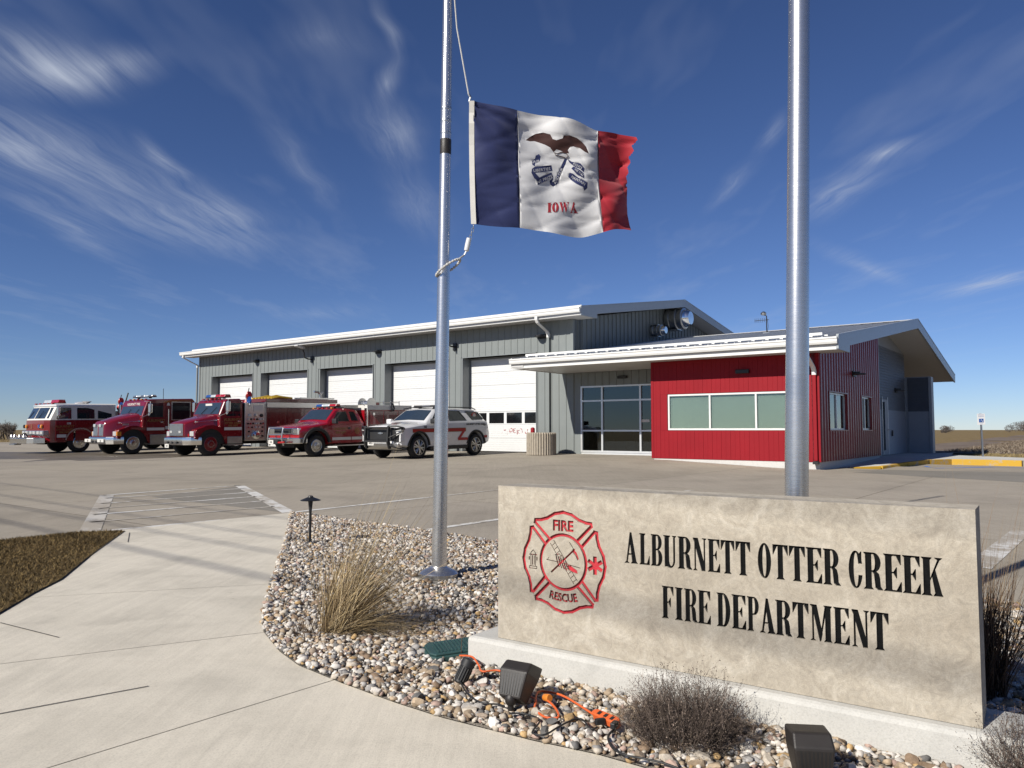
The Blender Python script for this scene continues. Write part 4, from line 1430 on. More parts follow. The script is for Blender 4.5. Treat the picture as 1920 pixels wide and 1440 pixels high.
def hood_loft(secs, n_top=7):
    """secs: X, half width, z bottom, z top, crown, rounding -> closed hood body"""
    rings = []
    for X, hw, zb_, zt, cr, rd in secs:
        pts = [(-hw, zb_), (hw, zb_)]
        pts = [(hw, zb_), (hw, zt - rd), (hw - rd * 0.3, zt - rd * 0.3), (hw - rd, zt)]
        for k in range(1, n_top):
            t = k / n_top
            yy = (hw - rd) * (1 - 2 * t)
            pts.append((yy, zt + cr * (1 - (yy / max(hw - rd, .01)) ** 2)))
        pts += [(-(hw - rd), zt), (-(hw - rd * 0.3), zt - rd * 0.3), (-hw, zt - rd), (-hw, zb_)]
        rings.append([(X, a, b) for a, b in pts])
    return MB().loft(rings)


def conventional(root, hw, red, crew, rims, kind):
    """long-nose fire truck: hood, fenders, cab, bumper"""
    r = 0.48
    for s in (1, -1):
        wheel(root, 0, s * (hw - 0.02), r, 0.29, 0.27, s, rims)
    vp(root, MB().box(-6.2 if kind == 'pumper' else -6.6, 0.6, -0.42, 0.42, 0.42, 0.72), 'chassis', M_UNDER)
    # hood
    if kind == 'pumper':
        hd = hood_loft([(0.86, 0.56, 0.80, 1.28, 0.05, 0.05), (0.80, 0.60, 0.72, 1.34, 0.05, 0.06), (0.3, 0.68, 0.72, 1.47, 0.05, 0.08), (-0.15, 0.76, 0.72, 1.58, 0.05, 0.09), (-0.42, 0.84, 0.72, 1.65, 0.05, 0.09)])
    else:
        hd = hood_loft([(0.95, 0.45, 0.72, 1.30, 0.05, 0.10), (0.88, 0.52, 0.68, 1.40, 0.05, 0.12), (0.4, 0.66, 0.70, 1.55, 0.06, 0.16), (-0.05, 0.78, 0.72, 1.66, 0.07, 0.16), (-0.42, 0.88, 0.72, 1.74, 0.07, 0.14)])
    vp(root, hd, 'hood', red, smooth=35)
    # fenders: arched shell over each wheel, running down to the headlamps
    for s in (1, -1):
        outer = arc(0, r, 0.72, -8, 118) + [(0.0 + 0.62, 1.12)][:0]
        prof = [(-0.70, 0.45)] + [(-0.72, 0.62)] + arc(0, r, 0.76, 160, 62, 10) + [(0.62, 1.06), (0.70, 0.92), (0.70, 0.70), (0.56, 0.66)] + arc(0, r, 0.60, 18, 172, 14)
        y0, y1 = s * (hw - 0.36), s * (hw + 0.01)
        m = MB().prism(prof, min(y0, y1), max(y0, y1), 'y')
        # join to the hood
        m.prism([(-0.42, 0.75), (-0.42, 1.2), (0.2, 1.2), (0.55, 1.02), (0.66, 0.75)], min(s * 0.5, s * (hw - 0.35)), max(s * 0.5, s * (hw - 0.35)), 'y')
        f = vp(root, m, 'fender', red, smooth=35, bevel=0.025)
        vp(root, MB().prism([(-0.62, r)] + arc(0, r, 0.61, 178, 2, 12) + [(0.62, r)], min(s * 0.45, s * (hw - 0.04)), max(s * 0.45, s * (hw - 0.04)), 'y'), 'wheel_well', M_UNDER, f)
        # headlamp
        lm = MB().box(0.64, 0.735, min(s * (hw - 0.34), s * (hw - 0.06)), max(s * (hw - 0.34), s * (hw - 0.06)), 0.80, 1.0)
        hl = vp(root, lm, 'headlight', M_LAMP, bevel=0.02)
        if kind == 'pumper':
            MB().box(0.66, 0.742, min(s * (hw - 0.48), s * (hw - 0.35)), max(s * (hw - 0.48), s * (hw - 0.35)), 0.79, 0.9).build('marker', M_REDLENS, hl)
        else:
            MB().box(0.52, 0.72, min(s * (hw - 0.06), s * (hw + 0.018)), max(s * (hw - 0.06), s * (hw + 0.018)), 0.80, 1.0).build('turn_signal', M_AMBER, hl, bevel=0.03)
    # cab
    cb_r = -1.47 if not crew else -2.88
    zt = 2.30 if not crew else 2.40
    cab_poly = [(-0.40, 0.62), (-0.40, 1.66), (-0.62, zt - 0.12), (-0.72, zt - 0.03), (-0.86, zt), (cb_r + 0.12, zt + (0.05 if crew else 0.02)), (cb_r, zt - 0.10), (cb_r, 0.62)]
    cab = vp(root, MB().prism(cab_poly, -(hw - 0.06), hw - 0.06, 'y'), 'cab', red, bevel=0.05)
    ys = hw - 0.06
    # windscreen lies on the sloped face
    def on_ws(z):
        return -0.40 - 0.22 * (z - 1.66) / (zt - 0.12 - 1.66)
    for a, b, nm in (((-ys + 0.1), ys - 0.1, 'windscreen'),):
        m = MB()
        z0, z1 = 1.68, zt - 0.15
        m.hexa([(on_ws(z0) - 0.02, a, z0), (on_ws(z0) + 0.008, a, z0), (on_ws(z0) + 0.008, b, z0), (on_ws(z0) - 0.02, b, z0),
                (on_ws(z1) - 0.02, a + .06, z1), (on_ws(z1) + 0.008, a + .06, z1), (on_ws(z1) + 0.008, b - .06, z1), (on_ws(z1) - 0.02, b - .06, z1)])
        ws = m.build(nm, M_WSGL, cab)
        for yy in (-0.35, 0.35):
            MB().tube([(on_ws(z0) + .02, yy, z0 + .02), (on_ws(z0 + .25) + .02, yy + 0.28, z0 + .28)], 0.01, 5).build('wiper', M_BLACK, ws)
        if crew:
            vb = MB().hexa([(on_ws(zt - .3) - .0, a, zt - .3), (on_ws(zt - .3) + 0.012, a, zt - .3), (on_ws(zt - .3) + 0.012, b, zt - .3), (on_ws(zt - .3), b, zt - .3),
                            (on_ws(z1), a + .06, z1), (on_ws(z1) + 0.012, a + .06, z1), (on_ws(z1) + 0.012, b - .06, z1), (on_ws(z1), b - .06, z1)])
            v_ = vb.build('visor_strip', red, cab)
            front_text(v_, 'ALBURNETT FIRE', on_ws(zt - .22) + 0.03, 0, zt - 0.26, 0.15, M_STRIPE)
        else:
            MB().box(on_ws(2.05) - .0, on_ws(2.05) + 0.014, -0.28, 0.2, 1.98, 2.12).build('windscreen_sign', M_STRIPE, ws)
    # doors and side glass on both sides
    for s in (1, -1):
        yo = s * ys
        def sl(poly, d, nm, mt, par):
            return MB().prism(poly, min(yo, yo + s * d), max(yo, yo + s * d), 'y').build(nm, mt, par, bevel=0.008)
        dr = sl([(-0.62, 0.66), (-0.58, 1.62), (-0.72, zt - 0.10), (-1.38, zt - 0.10), (-1.40, 0.66)], 0.018, 'door', red, cab)
        yo = s * (ys + 0.018)
        gl = sl([(-0.68, 1.66), (-0.78, zt - 0.17), (-1.33, zt - 0.17), (-1.33, 1.60), (-0.70, 1.60)], 0.006, 'window', M_CARGL, dr)
        sl([(-0.98, 1.62), (-0.98, zt - 0.19), (-1.01, zt - 0.19), (-1.01, 1.62)], 0.010, 'vent_bar', M_BLACK, dr)
        sl([(-1.33, 1.35), (-1.33, 1.42), (-1.22, 1.42), (-1.22, 1.35)], 0.02, 'handle', M_CHROME, dr)
        sl([(-0.60, 1.02), (-0.60, 1.14), (-1.40, 1.14), (-1.40, 1.02)], 0.004, 'stripe', M_STRIPE, dr)
        if crew:
            yo = s * ys
            sl([(-1.45, 1.06), (-1.45, 1.20), (-2.86, 1.20), (-2.86, 1.06)], 0.004, 'stripe', M_STRIPE, cab)
            dr2 = sl([(-1.68, 0.66), (-1.68, zt - 0.06), (-2.70, zt - 0.06), (-2.70, 0.66)], 0.016, 'crew_door', red, cab)
            yo = s * (ys + 0.016)
            sl([(-1.76, 1.50), (-1.76, zt - 0.14), (-2.60, zt - 0.14), (-2.60, 1.50)], 0.006, 'window', M_CARGL, dr2)
            sl([(-1.72, 1.46), (-1.72, zt - 0.10), (-2.64, zt - 0.10), (-2.64, 1.46)], 0.003, 'window_trim', M_STEEL, dr2)
            MB().tube([(-1.56, s * (ys + 0.06), 0.95), (-1.56, s * (ys + 0.06), 1.95)], 0.018, 6).build('grab_rail', M_CHROME, cab)
            MB().tube([(-2.78, s * (ys + 0.06), 1.3), (-2.78, s * (ys + 0.06), 1.95)], 0.018, 6).build('grab_rail', M_CHROME, cab)
        # steps / tank
        yo = s * (ys - 0.02)
        vp(root, MB().box(-1.42 if not crew else -1.9, -0.74, min(s * 0.5, s * (hw - 0.02)), max(s * 0.5, s * (hw - 0.02)), 0.40 if crew else 0.46, 0.84 if crew else 0.76), 'step_box', M_DIAM, bevel=0.02)
        vp(root, MB().box(-1.45, -0.72, min(s * 0.7, s * (hw + 0.02)), max(s * 0.7, s * (hw + 0.02)), 0.40, 0.44), 'step', M_DIAM)
        mirror_west(cab, -0.62 + (0.0), s * (ys - 0.0), 1.78) if s > 0 else None
    if True:
        MB().box(-0.68, -0.56, -(ys + 0.34), -(ys + 0.16), 1.78, 2.2).build('mirror', M_CHROME, cab, bevel=0.03)
    # trumpet-shaped hood grab bar with end knobs
    MB().tube([(0.42, hw - 0.30, 1.36), (-0.28, hw - 0.26, 1.42)], 0.016, 6).build('air_horn', M_CHROME, root)
    MB().lathe([(0.015, 0), (0.05, 0.1), (0.055, 0.11)], 12, c=(0.40, hw - 0.30, 1.36), axis='x').build('horn_bell', M_CHROME, root, smooth=40)
    MB().lathe([(0.05, 0), (0.04, 0.02), (0.015, 0.12)], 12, c=(-0.38, hw - 0.255, 1.425), axis='x').build('horn_bell', M_CHROME, root, smooth=40)
    # bumper
    m = MB()
    ring = []
    pts = [(0.42, hw + 0.0), (0.80, hw - 0.10), (0.98, hw - 0.38), (1.02, 0), (0.98, -(hw - 0.38)), (0.80, -(hw - 0.10)), (0.42, -(hw + 0.0))]
    prof2 = [(0.0, 0.46), (0.02, 0.50), (0.035, 0.62), (0.02, 0.74), (0.0, 0.77), (-0.03, 0.77), (-0.03, 0.46)]
    rings = []
    for i, (px_, py_) in enumerate(pts):
        a, b = pts[max(0, i - 1)], pts[min(len(pts) - 1, i + 1)]
        t = Vector((b[0] - a[0], b[1] - a[1])).normalized()
        nn = Vector((-t.y, t.x)) * 1.0
        if nn.x < 0 and i not in (0, 6):
            nn = -nn
        if i == 0:
            nn = Vector((0.2, 1)).normalized()
        if i == 6:
            nn = Vector((0.2, -1)).normalized()
        rings.append([(px_ + nn.x * d, py_ + nn.y * d, z) for d, z in prof2])
    bp_ = vp(root, m.loft(rings), 'bumper', M_CHROME, smooth=25)
    for yy in (-0.34, 0.0, 0.34):
        MB().lathe([(0.05, -0.01), (0.05, 0.015)], 12, c=(1.05, yy, 0.56), axis='x').build('bumper_port', M_BLKPL, bp_)
    return cab


# --- pumper with long square hood (centre bay)
pu = vehicle('fire_truck', -21.95, -5.43, 1.06, 'dark red fire pumper with square grey grille, red wheel rims and pump panel', 'fire truck')
cab = conventional(pu, 1.06, M_TRED, False, 'red', 'pumper')
g_ = vp(pu, MB().box(0.86, 0.90, -0.50, 0.50, 0.82, 1.30), 'grille', M_STEEL, bevel=0.01)
MB().box(0.895, 0.907, -0.46, 0.46, 0.87, 1.26).build('grille_mesh', M_DIAM, g_)
for yy in (-0.33, 0.33):
    MB().box(0.905, 0.93, yy - 0.08, yy + 0.08, 0.93, 1.02).build('grille_light', M_LAMP, g_, bevel=0.01)
plate(pu, 1.03, -0.42, 0.42, '10R')
lightbar(pu, -0.95, 0.72, 2.36, [M_BLUELENS, M_CLEARLENS, M_REDLENS, M_REDLENS])
for k in range(5):
    MB().box(-0.70, -0.60, -0.6 + 0.3 * k - 0.05, -0.6 + 0.3 * k + 0.05, 2.29, 2.335).build('roof_marker', M_REDLENS, cab, bevel=0.012)
side_text(cab, 'ALBURNETT', -1.0, 1.06 - 0.06 + 0.027, 1.40, 0.15, M_GOLD)
side_text(cab, 'OTTER CREEK', -1.0, 1.06 - 0.06 + 0.027, 1.27, 0.12, M_GOLD)
side_text(cab, 'FIRE DEPT', -1.0, 1.06 - 0.06 + 0.027, 1.17, 0.10, M_GOLD)
pp = vp(pu, MB().box(-2.56, -1.53, -1.02, 1.04, 0.56, 2.16), 'pump_panel', M_STEEL, bevel=0.02)
rr = random.Random(2)
for row, (z, n_, rad) in enumerate(((1.62, 3, 0.075), (1.46, 6, 0.045), (1.28, 7, 0.04), (1.12, 5, 0.035), (0.95, 4, 0.04), (0.75, 5, 0.04))):
    for k in range(n_):
        x = -1.62 - 0.85 * (k + 0.5) / n_
        MB().lathe([(rad, 0), (rad, 0.03), (rad * 0.8, 0.035)], 14, c=(x, 1.04, z), axis='y').build('gauge' if row < 2 else 'valve', [M_CLEARLENS, M_STEEL, M_BLKPL, M_REDLENS, M_BLKPL][(row + k) % 5], pp, smooth=40)
MB().lathe([(0.17, 0), (0.17, 0.05), (0.11, 0.07), (0.11, 0.16), (0.02, 0.17)], 20, c=(-2.06, 1.04, 0.80), axis='y').build('suction_inlet', M_CHROME, pp, smooth=35)
MB().box(-2.4, -1.95, 1.04, 1.055, 1.8, 2.05).build('pump_plate', M_STRIPE, pp)
MB().box(-2.56, -2.50, 1.0, 1.06, 0.6, 2.2).build('panel_trim', M_DIAM, pp)
body = vp(pu, MB().box(-6.35, -2.58, -1.05, 1.05, 0.62, 1.95), 'body', M_TRED3, bevel=0.02)
MB().box(-6.36, -2.60, -1.06, 1.06, 1.96, 2.18).build('upper_band', M_STEEL, body)
MB().box(-6.42, -2.54, -1.07, 1.07, 2.185, 2.34).build('hose_bed_rail', M_TRED3, body, bevel=0.02)
for a, b in ((-2.72, -3.55), (-3.62, -4.45), (-4.52, -5.4), (-5.46, -6.3)):
    dd = MB().box(b, a, 1.05, 1.065, 0.75 if b > -3.6 or b < -5.5 else 1.25, 1.90).build('compartment_door', M_TRED3, body, bevel=0.008)
    MB().box((a + b) / 2 - 0.06, (a + b) / 2 + 0.06, 1.065, 1.085, 1.3, 1.36).build('handle', M_CHROME, dd)
MB().box(-6.4, -2.6, 0.98, 1.08, 0.48, 0.60).build('running_board', M_DIAM, body)
hs = MB()
for k in range(7):
    hs.tube([(-3.0 - 0.02 * k, -0.6 + 0.2 * k, 2.36), (-3.5, -0.62 + 0.21 * k, 2.44 + 0.02 * (k % 3)), (-4.2, -0.6 + 0.2 * k, 2.38)], 0.06, 6)
hs.build('hose', M_HOSE, body, smooth=50)
ld = MB()
for yy in (0.55, 0.95):
    ld.box(-6.3, -4.4, yy - 0.025, yy + 0.025, 2.36, 2.42)
for k in range(8):
    ld.box(-6.2 + 0.24 * k - 0.015, -6.2 + 0.24 * k + 0.015, 0.55, 0.95, 2.375, 2.405)
ld.build('ladder', M_STEEL, body)
dg_ = MB().tube([(-6.1, 0.2, 2.34), (-6.1, 0.2, 2.62), (-6.0, 0.2, 2.72), (-5.75, 0.2, 2.74)], 0.05, 8)
dg_.tube([(-6.1, 0.2, 2.6), (-6.25, 0.2, 2.72)], 0.04, 8)
dg_.build('deck_gun', M_STEEL, body, smooth=40)
for s in (1, -1):
    wheel(pu, -4.9, s * 1.02, 0.48, 0.29, 0.27, s, 'red', dual=True)
    vp(pu, MB().prism([(-5.52, 0.48)] + arc(-4.9, 0.48, 0.62, 178, 2, 12) + [(-4.28, 0.48)], min(s * 0.5, s * 1.072), max(s * 0.5, s * 1.072), 'y'), 'wheel_well', M_UNDER)
limp_flag(pp, -1.72, 0.86, 1.9, 2.78)

# --- conventional with curved hood, two-piece grille (second from the far end)
kw = vehicle('fire_truck', -26.85, -6.10, 1.14, 'dark red crew-cab fire truck with sloped hood, split grille and steel light bar', 'fire truck')
cab = conventional(kw, 1.14, M_TRED, True, 'alu', 'tanker')
for yy in (-0.25, 0.25):
    g_ = vp(kw, MB().prism([(0.93, 0.78), (0.98, 0.80), (0.955, 1.30), (0.90, 1.34)], yy - 0.19, yy + 0.19, 'y'), 'grille', M_DIAM, bevel=0.02)
    MB().prism([(0.975, 0.84), (0.985, 0.84), (0.967, 1.26), (0.955, 1.26)], yy - 0.16, yy + 0.16, 'y').build('grille_mesh', M_STEEL, g_)
    MB().box(0.95, 1.03, yy - 0.10, yy + 0.10, 1.18, 1.32).build('warning_light', M_CLEARLENS, g_, bevel=0.03)
for yy in (-0.72, 0.45):
    MB().box(1.06, 1.075, yy - 0.28, yy + 0.28, 0.55, 0.68).build('bumper_plate', M_STRIPE, kw)
    front_text(kw, '18', 1.079, yy, 0.565, 0.12, M_BLACK)
lb = lightbar(kw, -1.05, 0.85, 2.50, [M_STEEL, M_CLEARLENS, M_STEEL, M_CLEARLENS, M_STEEL], 0.24, 0.10)
for k in range(5):
    MB().box(-0.80, -0.70, -0.7 + 0.35 * k - 0.05, -0.7 + 0.35 * k + 0.05, 2.38, 2.43).build('roof_marker', M_AMBER if k % 2 else M_REDLENS, cab, bevel=0.012)
side_text(cab, 'ALBURNETT', -1.02, 1.08 + 0.027, 1.40, 0.15, M_GOLD)
ht = MB().box(0.05, 0.30, 1.14 - 0.36, 1.14 - 0.33, 1.24, 1.34)
ht.build('hood_badge', M_STEEL, kw)
wf = MB().prism([(-1.50, 2.12), (-1.66, 2.12), (-1.64, 2.20), (-1.58, 2.26), (-1.53, 2.22)], 1.085, 1.09, 'y')
wf.build('emblem_decal', M_STRIPE, cab)
vp(kw, MB().tube([(-1.6, 0.6, 2.43), (-1.6, 0.6, 2.9)], 0.012, 5), 'antenna', M_BLACK)
body = vp(kw, MB().box(-7.0, -2.95, -1.12, 1.12, 0.62, 2.25), 'body', M_TRED3, bevel=0.03)
for a, b in ((-3.05, -4.1), (-4.2, -5.2), (-5.3, -6.9)):
    MB().box(b, a, 1.12, 1.135, 0.8, 2.1).build('compartment_door', M_TRED, body, bevel=0.008)
for s in (1, -1):
    wheel(kw, -5.0, s * 1.1, 0.48, 0.29, 0.27, s, 'alu', dual=True)
vp(kw, MB().tube([(-2.93, 0.9, 0.6), (-2.93, 0.9, 2.1)], 0.06, 10), 'exhaust_stack', M_CHROME)

# --- cab-over engine with white roof (far bay)
pe = vehicle('fire_engine', -31.7, -6.19, 1.27, 'cab-over fire engine with white upper cab and chrome front bumper deck', 'fire truck')
H2 = 1.27
for s in (1, -1):
    wheel(pe, 0, s * (H2 - 0.03), 0.48, 0.29, 0.28, s, 'alu')
    wheel(pe, -4.6, s * (H2 - 0.03), 0.48, 0.29, 0.28, s, 'alu', dual=True)
vp(pe, MB().box(-6.5, 1.2, -0.45, 0.45, 0.4, 0.7), 'chassis', M_UNDER)
def ring_cab(z, xf, wf_, cr):
    """plan outline of the cab at height z: rounded front corners"""
    pts = [(-1.62, H2 - 0.01), (xf - 0.45, wf_), (xf - 0.18, wf_ - 0.07), (xf - 0.02, wf_ - 0.30), (xf + cr, 0.0), (xf - 0.02, -(wf_ - 0.30)), (xf - 0.18, -(wf_ - 0.07)), (xf - 0.45, -wf_), (-1.62, -(H2 - 0.01))]
    return [(a, b, z) for a, b in pts]
low = MB().loft([ring_cab(0.50, 1.46, H2, 0.06), ring_cab(0.85, 1.48, H2, 0.06), ring_cab(1.52, 1.47, H2, 0.06)])
cl = vp(pe, low, 'cab', M_TRED, smooth=30)
cut(cl, [MB().cyl((0, -2, 0.48), (0, 2, 0.48), 0.62, n=32)])
up = MB().loft([ring_cab(1.525, 1.46, H2 - 0.002, 0.06), ring_cab(2.16, 1.16, H2 - 0.05, 0.05)])
cu_ = vp(pe, up, 'cab_upper', M_STRIPE, smooth=30)
rf = MB().loft([ring_cab(2.165, 1.20, H2 - 0.03, 0.05), ring_cab(2.24, 1.20, H2 - 0.04, 0.05), ring_cab(2.29, 1.08, H2 - 0.16, 0.04)])
vp(pe, rf, 'cab_roof', M_TWHITE, smooth=40)
# windscreen panes on the sloped upper front
def upx(z, y):
    t = (z - 1.525) / 0.635
    xf = 1.46 + (1.16 - 1.46) * t
    wf_ = (H2 - 0.002) + (-0.048) * t
    ay = abs(y)
    if ay < wf_ - 0.30:
        return xf + 0.055 - (0.075) * ay / (wf_ - 0.30)
    k = (ay - (wf_ - 0.30)) / 0.23
    return xf - 0.02 - 0.16 * k
for y0, y1 in ((-1.10, -0.04), (0.04, 1.10)):
    m = MB()
    N = 6
    vs = []
    for k in range(N + 1):
        y = y0 + (y1 - y0) * k / N
        for z in (1.60, 2.10):
            yy = y * (1 - 0.03 * (z - 1.6) / 0.5)
            vs.append((upx(z, yy) + 0.012, yy, z))
    m.add(vs, [(2 * k, 2 * k + 2, 2 * k + 3, 2 * k + 1) for k in range(N)])
    w_ = m.build('windscreen', M_WSGL, cu_)
    MB().tube([(upx(1.62, y0 + 0.3) + 0.03, y0 + 0.35, 1.6), (upx(1.9, y0 + 0.4) + 0.03, y0 + 0.6, 1.95)], 0.012, 5).build('wiper', M_BLACK, w_)
for s in (1, -1):
    for (a, b) in ((1.05, 0.40), (0.14, -0.64), (-0.80, -1.44)):
        m = MB()
        yb0, yb1 = H2 - 0.002, H2 - 0.045
        o_ = 0.008
        z0, z1 = 1.58, 2.09
        def yy(z):
            return s * (yb0 + (yb1 - yb0) * (z - 1.525) / 0.635 + o_)
        ax = a - (0.16 if a > 1 else 0)
        m.hexa([(b, yy(z0) - s * .02, z0), (a, yy(z0) - s * .02, z0), (a, yy(z0), z0), (b, yy(z0), z0), (b, yy(z1) - s * .02, z1), (ax, yy(z1) - s * .02, z1), (ax, yy(z1), z1), (b, yy(z1), z1)])
        m.build('window', M_CARGL, cu_)
    for (a, b) in ((1.08, 0.30), (0.22, -0.74)):
        MB().box(b, a, min(s * H2, s * (H2 + 0.012)), max(s * H2, s * (H2 + 0.012)), 1.10 if b > -.7 and a < 1 else 0.56, 1.50).build('door', M_TRED, cl, bevel=0.006)
    MB().box(0.62, 1.02, min(s * (H2 + .012), s * (H2 + 0.018)), max(s * (H2 + .012), s * (H2 + 0.018)), 0.72, 0.86).build('stripe', M_STRIPE, cl)
    MB().box(-1.6, -0.64, min(s * H2, s * (H2 + 0.008)), max(s * H2, s * (H2 + 0.008)), 0.72, 0.86).build('stripe', M_STRIPE, cl)
    arcm = MB()
    o_r, i_r = arc(0, 0.48, 0.68, 170, 10, 14), arc(0, 0.48, 0.62, 10, 170, 14)
    arcm.prism(o_r + i_r, min(s * (H2 - .02), s * (H2 + 0.03)), max(s * (H2 - .02), s * (H2 + 0.03)), 'y')
    arcm.build('wheel_arch_trim', M_STEEL, cl)
side_text(cl, 'ALBURNETT', 0.68, H2 + 0.02, 1.18, 0.15, M_GOLD)
side_text(cl, 'OTTER CREEK', 0.68, H2 + 0.02, 1.04, 0.12, M_GOLD)
side_text(cl, 'FIRE DEPT.', 0.68, H2 + 0.02, 0.92, 0.11, M_GOLD)
side_text(cl, '108', 0.52, H2 + 0.02, 1.32, 0.13, M_STRIPE)
MB().box(1.28, 1.56, -1.16, 1.16, 0.83, 1.05).build('headlight_panel', M_STEEL, cl, bevel=0.02)
for yy in (-0.98, -0.62, -0.18, 0.18, 0.62, 0.98):
    MB().box(1.55, 1.585, yy - 0.13, yy + 0.13, 0.88, 1.02).build('headlight', M_LAMP, cl, bevel=0.02)
for yy, mt in ((-1.02, M_BLKPL), (-0.78, M_AMBER), (0.62, M_BLUELENS), (0.86, M_AMBER)):
    MB().lathe([(0.09, 0), (0.08, 0.05), (0.02, 0.07)], 14, c=(1.50, yy, 1.24), axis='x').build('warning_light', mt, cl, smooth=40)
front_text(cl, '3', 1.56, -0.12, 1.14, 0.26, M_GOLD)
bd = vp(pe, MB().prism([(1.5, 1.25), (1.95, 1.18), (2.15, 0.95), (2.2, 0), (2.15, -0.95), (1.95, -1.18), (1.5, -1.25)], 0.46, 0.72, 'z'), 'bumper_deck', M_CHROME, bevel=0.02)
MB().box(1.55, 2.1, -1.0, 1.0, 0.725, 0.735).build('deck_plate', M_DIAM, bd)
MB().box(2.0, 2.28, -0.65, -0.05, 0.40, 0.46).build('tow_plate', M_STEEL, bd)
for yy in (-1.1, -0.75, -0.2, 0.3):
    MB().lathe([(0.05, 0), (0.09, 0.03), (0.05, 0.12), (0.02, 0.13)], 12, c=(2.0, yy, 0.74), axis='z').build('siren_speaker', M_STEEL, bd, smooth=40)
MB().lathe([(0.12, 0), (0.13, 0.12), (0.06, 0.2)], 14, c=(1.75, -0.35, 0.74), axis='z').build('bell', M_BLKPL, bd, smooth=40)
lightbar(pe, 0.62, 0.80, 2.30, [M_CLEARLENS, M_CLEARLENS, M_REDLENS, M_REDLENS], 0.36, 0.18)
for k in range(5):
    MB().box(1.02, 1.12, -0.9 + 0.45 * k - 0.06, -0.9 + 0.45 * k + 0.06, 2.265, 2.32).build('roof_marker', M_REDLENS, cl, bevel=0.012)
MB().lathe([(0.22, 0), (0.25, 0.05), (0.12, 0.1), (0.01, 0.1)], 16, c=(-0.35, 0.4, 2.29), axis='z').build('roof_vent', M_TWHITE, cl, smooth=40)
MB().lathe([(0.04, 0), (0.2, 0.1), (0.21, 0.12), (0.01, 0.13)], 16, c=(-0.5, 0.75, 2.29), axis='z').build('roof_siren', M_STEEL, cl, smooth=40)
MB().box(1.0, 1.12, H2 + 0.14, H2 + 0.30, 1.70, 2.14).build('mirror', M_CHROME, cl, bevel=0.03)
MB().tube([(0.98, H2 - .02, 2.12), (1.06, H2 + 0.22, 2.18), (1.06, H2 + 0.22, 1.62), (0.98, H2, 1.5)], 0.016, 6).build('mirror_arm', M_CHROME, cl)
body = vp(pe, MB().box(-6.6, -1.75, -1.24, 1.24, 0.62, 1.95), 'body', M_TRED, bevel=0.02)
MB().box(-2.6, -1.66, -1.2, 1.22, 0.6, 1.9).build('pump_panel', M_STEEL, body)
limp_flag(body, -1.9, 1.0, 1.85, 2.75)
MB().tube([(-2.05, 1.05, 1.9), (-2.3, 1.1, 2.85)], 0.035, 8).build('pike_pole', M_BLACK, body)

# --- red brush truck (pickup with service body)
bt = vehicle('brush_truck', -17.2, -3.97, 1.0, 'bright red pickup brush truck with chrome grille, black fender flares and service body', 'pickup truck')
HB = 1.0
for s in (1, -1):
    wheel(bt, 0, s * HB, 0.42, 0.25, 0.26, s, 'alu')
    wheel(bt, -3.0, s * HB, 0.42, 0.25, 0.26, s, 'alu', dual=True)
vp(bt, MB().box(-4.8, 0.6, -0.42, 0.42, 0.36, 0.62), 'chassis', M_UNDER)


def car_ring(X, w, zb_, zbelt, yrail, zroof, crown=0.03):
    """half outline mirrored: rocker, side, belt, roof rail, roof"""
    h = [(w * 0.86, zb_), (w * 0.97, zb_ + 0.06), (w, zb_ + 0.22), (w, (zb_ + zbelt) / 2 + 0.1), (w * 0.985, zbelt - 0.06), (w * 0.955, zbelt), (yrail, zroof - 0.05), (yrail - 0.07, zroof), (0.0, zroof + crown)]
    full = h + [(-a, b) for a, b in reversed(h[:-1])]
    return [(X, a, b) for a, b in full]


def flat_ring(X, w, zb_, ztop, crown=0.05):
    zs = ztop
    h = [(w * 0.86, zb_), (w * 0.97, zb_ + 0.06), (w, zb_ + 0.22), (w, (zb_ + zs) / 2 + 0.1), (w * 0.985, zs - 0.07), (w * 0.94, zs - 0.02), (w * 0.8, zs + crown * 0.3), (w * 0.6, zs + crown * 0.6), (0, zs + crown)]
    full = h + [(-a, b) for a, b in reversed(h[:-1])]
    return [(X, a, b) for a, b in full]


def ring_glass(root, r0, r1, mat=M_WSGL, t0=0.05, t1=0.95, k=0.93, off=0.012):
    """windscreen pane lying on the body between two rings"""
    n_ = len(r0)
    idx = [6, 7, 8, 9, 10]
    vs = []
    for t in (t0, t1):
        for i in idx:
            a, b = Vector(r0[i]), Vector(r1[i])
            p = a.lerp(b, t)
            vs.append((p.x + off * 0.7, p.y * k, p.z + off))
    fs = [(j, j + 1, j + 6, j + 5) for j in range(4)]
    return MB().add(vs, fs).build('windscreen', mat, root, recalc=False)


hb = MB().loft([flat_ring(0.74, HB * 0.93, 0.62, 1.08), flat_ring(0.62, HB * 0.97, 0.60, 1.13), flat_ring(0.2, HB, 0.50, 1.19), flat_ring(-0.2, HB, 0.46, 1.25), flat_ring(-0.50, HB, 0.44, 1.29),
                car_ring(-0.56, HB, 0.44, 1.30, HB * 0.90, 1.36), car_ring(-1.05, HB, 0.44, 1.31, HB * 0.78, 1.80), car_ring(-1.25, HB, 0.44, 1.31, HB * 0.77, 1.84), car_ring(-2.0, HB, 0.44, 1.31, HB * 0.77, 1.83), car_ring(-2.16, HB, 0.44, 1.31, HB * 0.79, 1.76), car_ring(-2.34, HB, 0.5, 1.29, HB * 0.93, 1.30)])
cbody = vp(bt, hb, 'cab', M_TRED2, smooth=32)
cut(cbody, [MB().cyl((0, -2, 0.44), (0, 2, 0.44), 0.56, n=32)])
vp(bt, MB().box(-0.6, 0.6, -0.8, 0.8, 0.5, 0.95), 'engine_bay', M_UNDER)
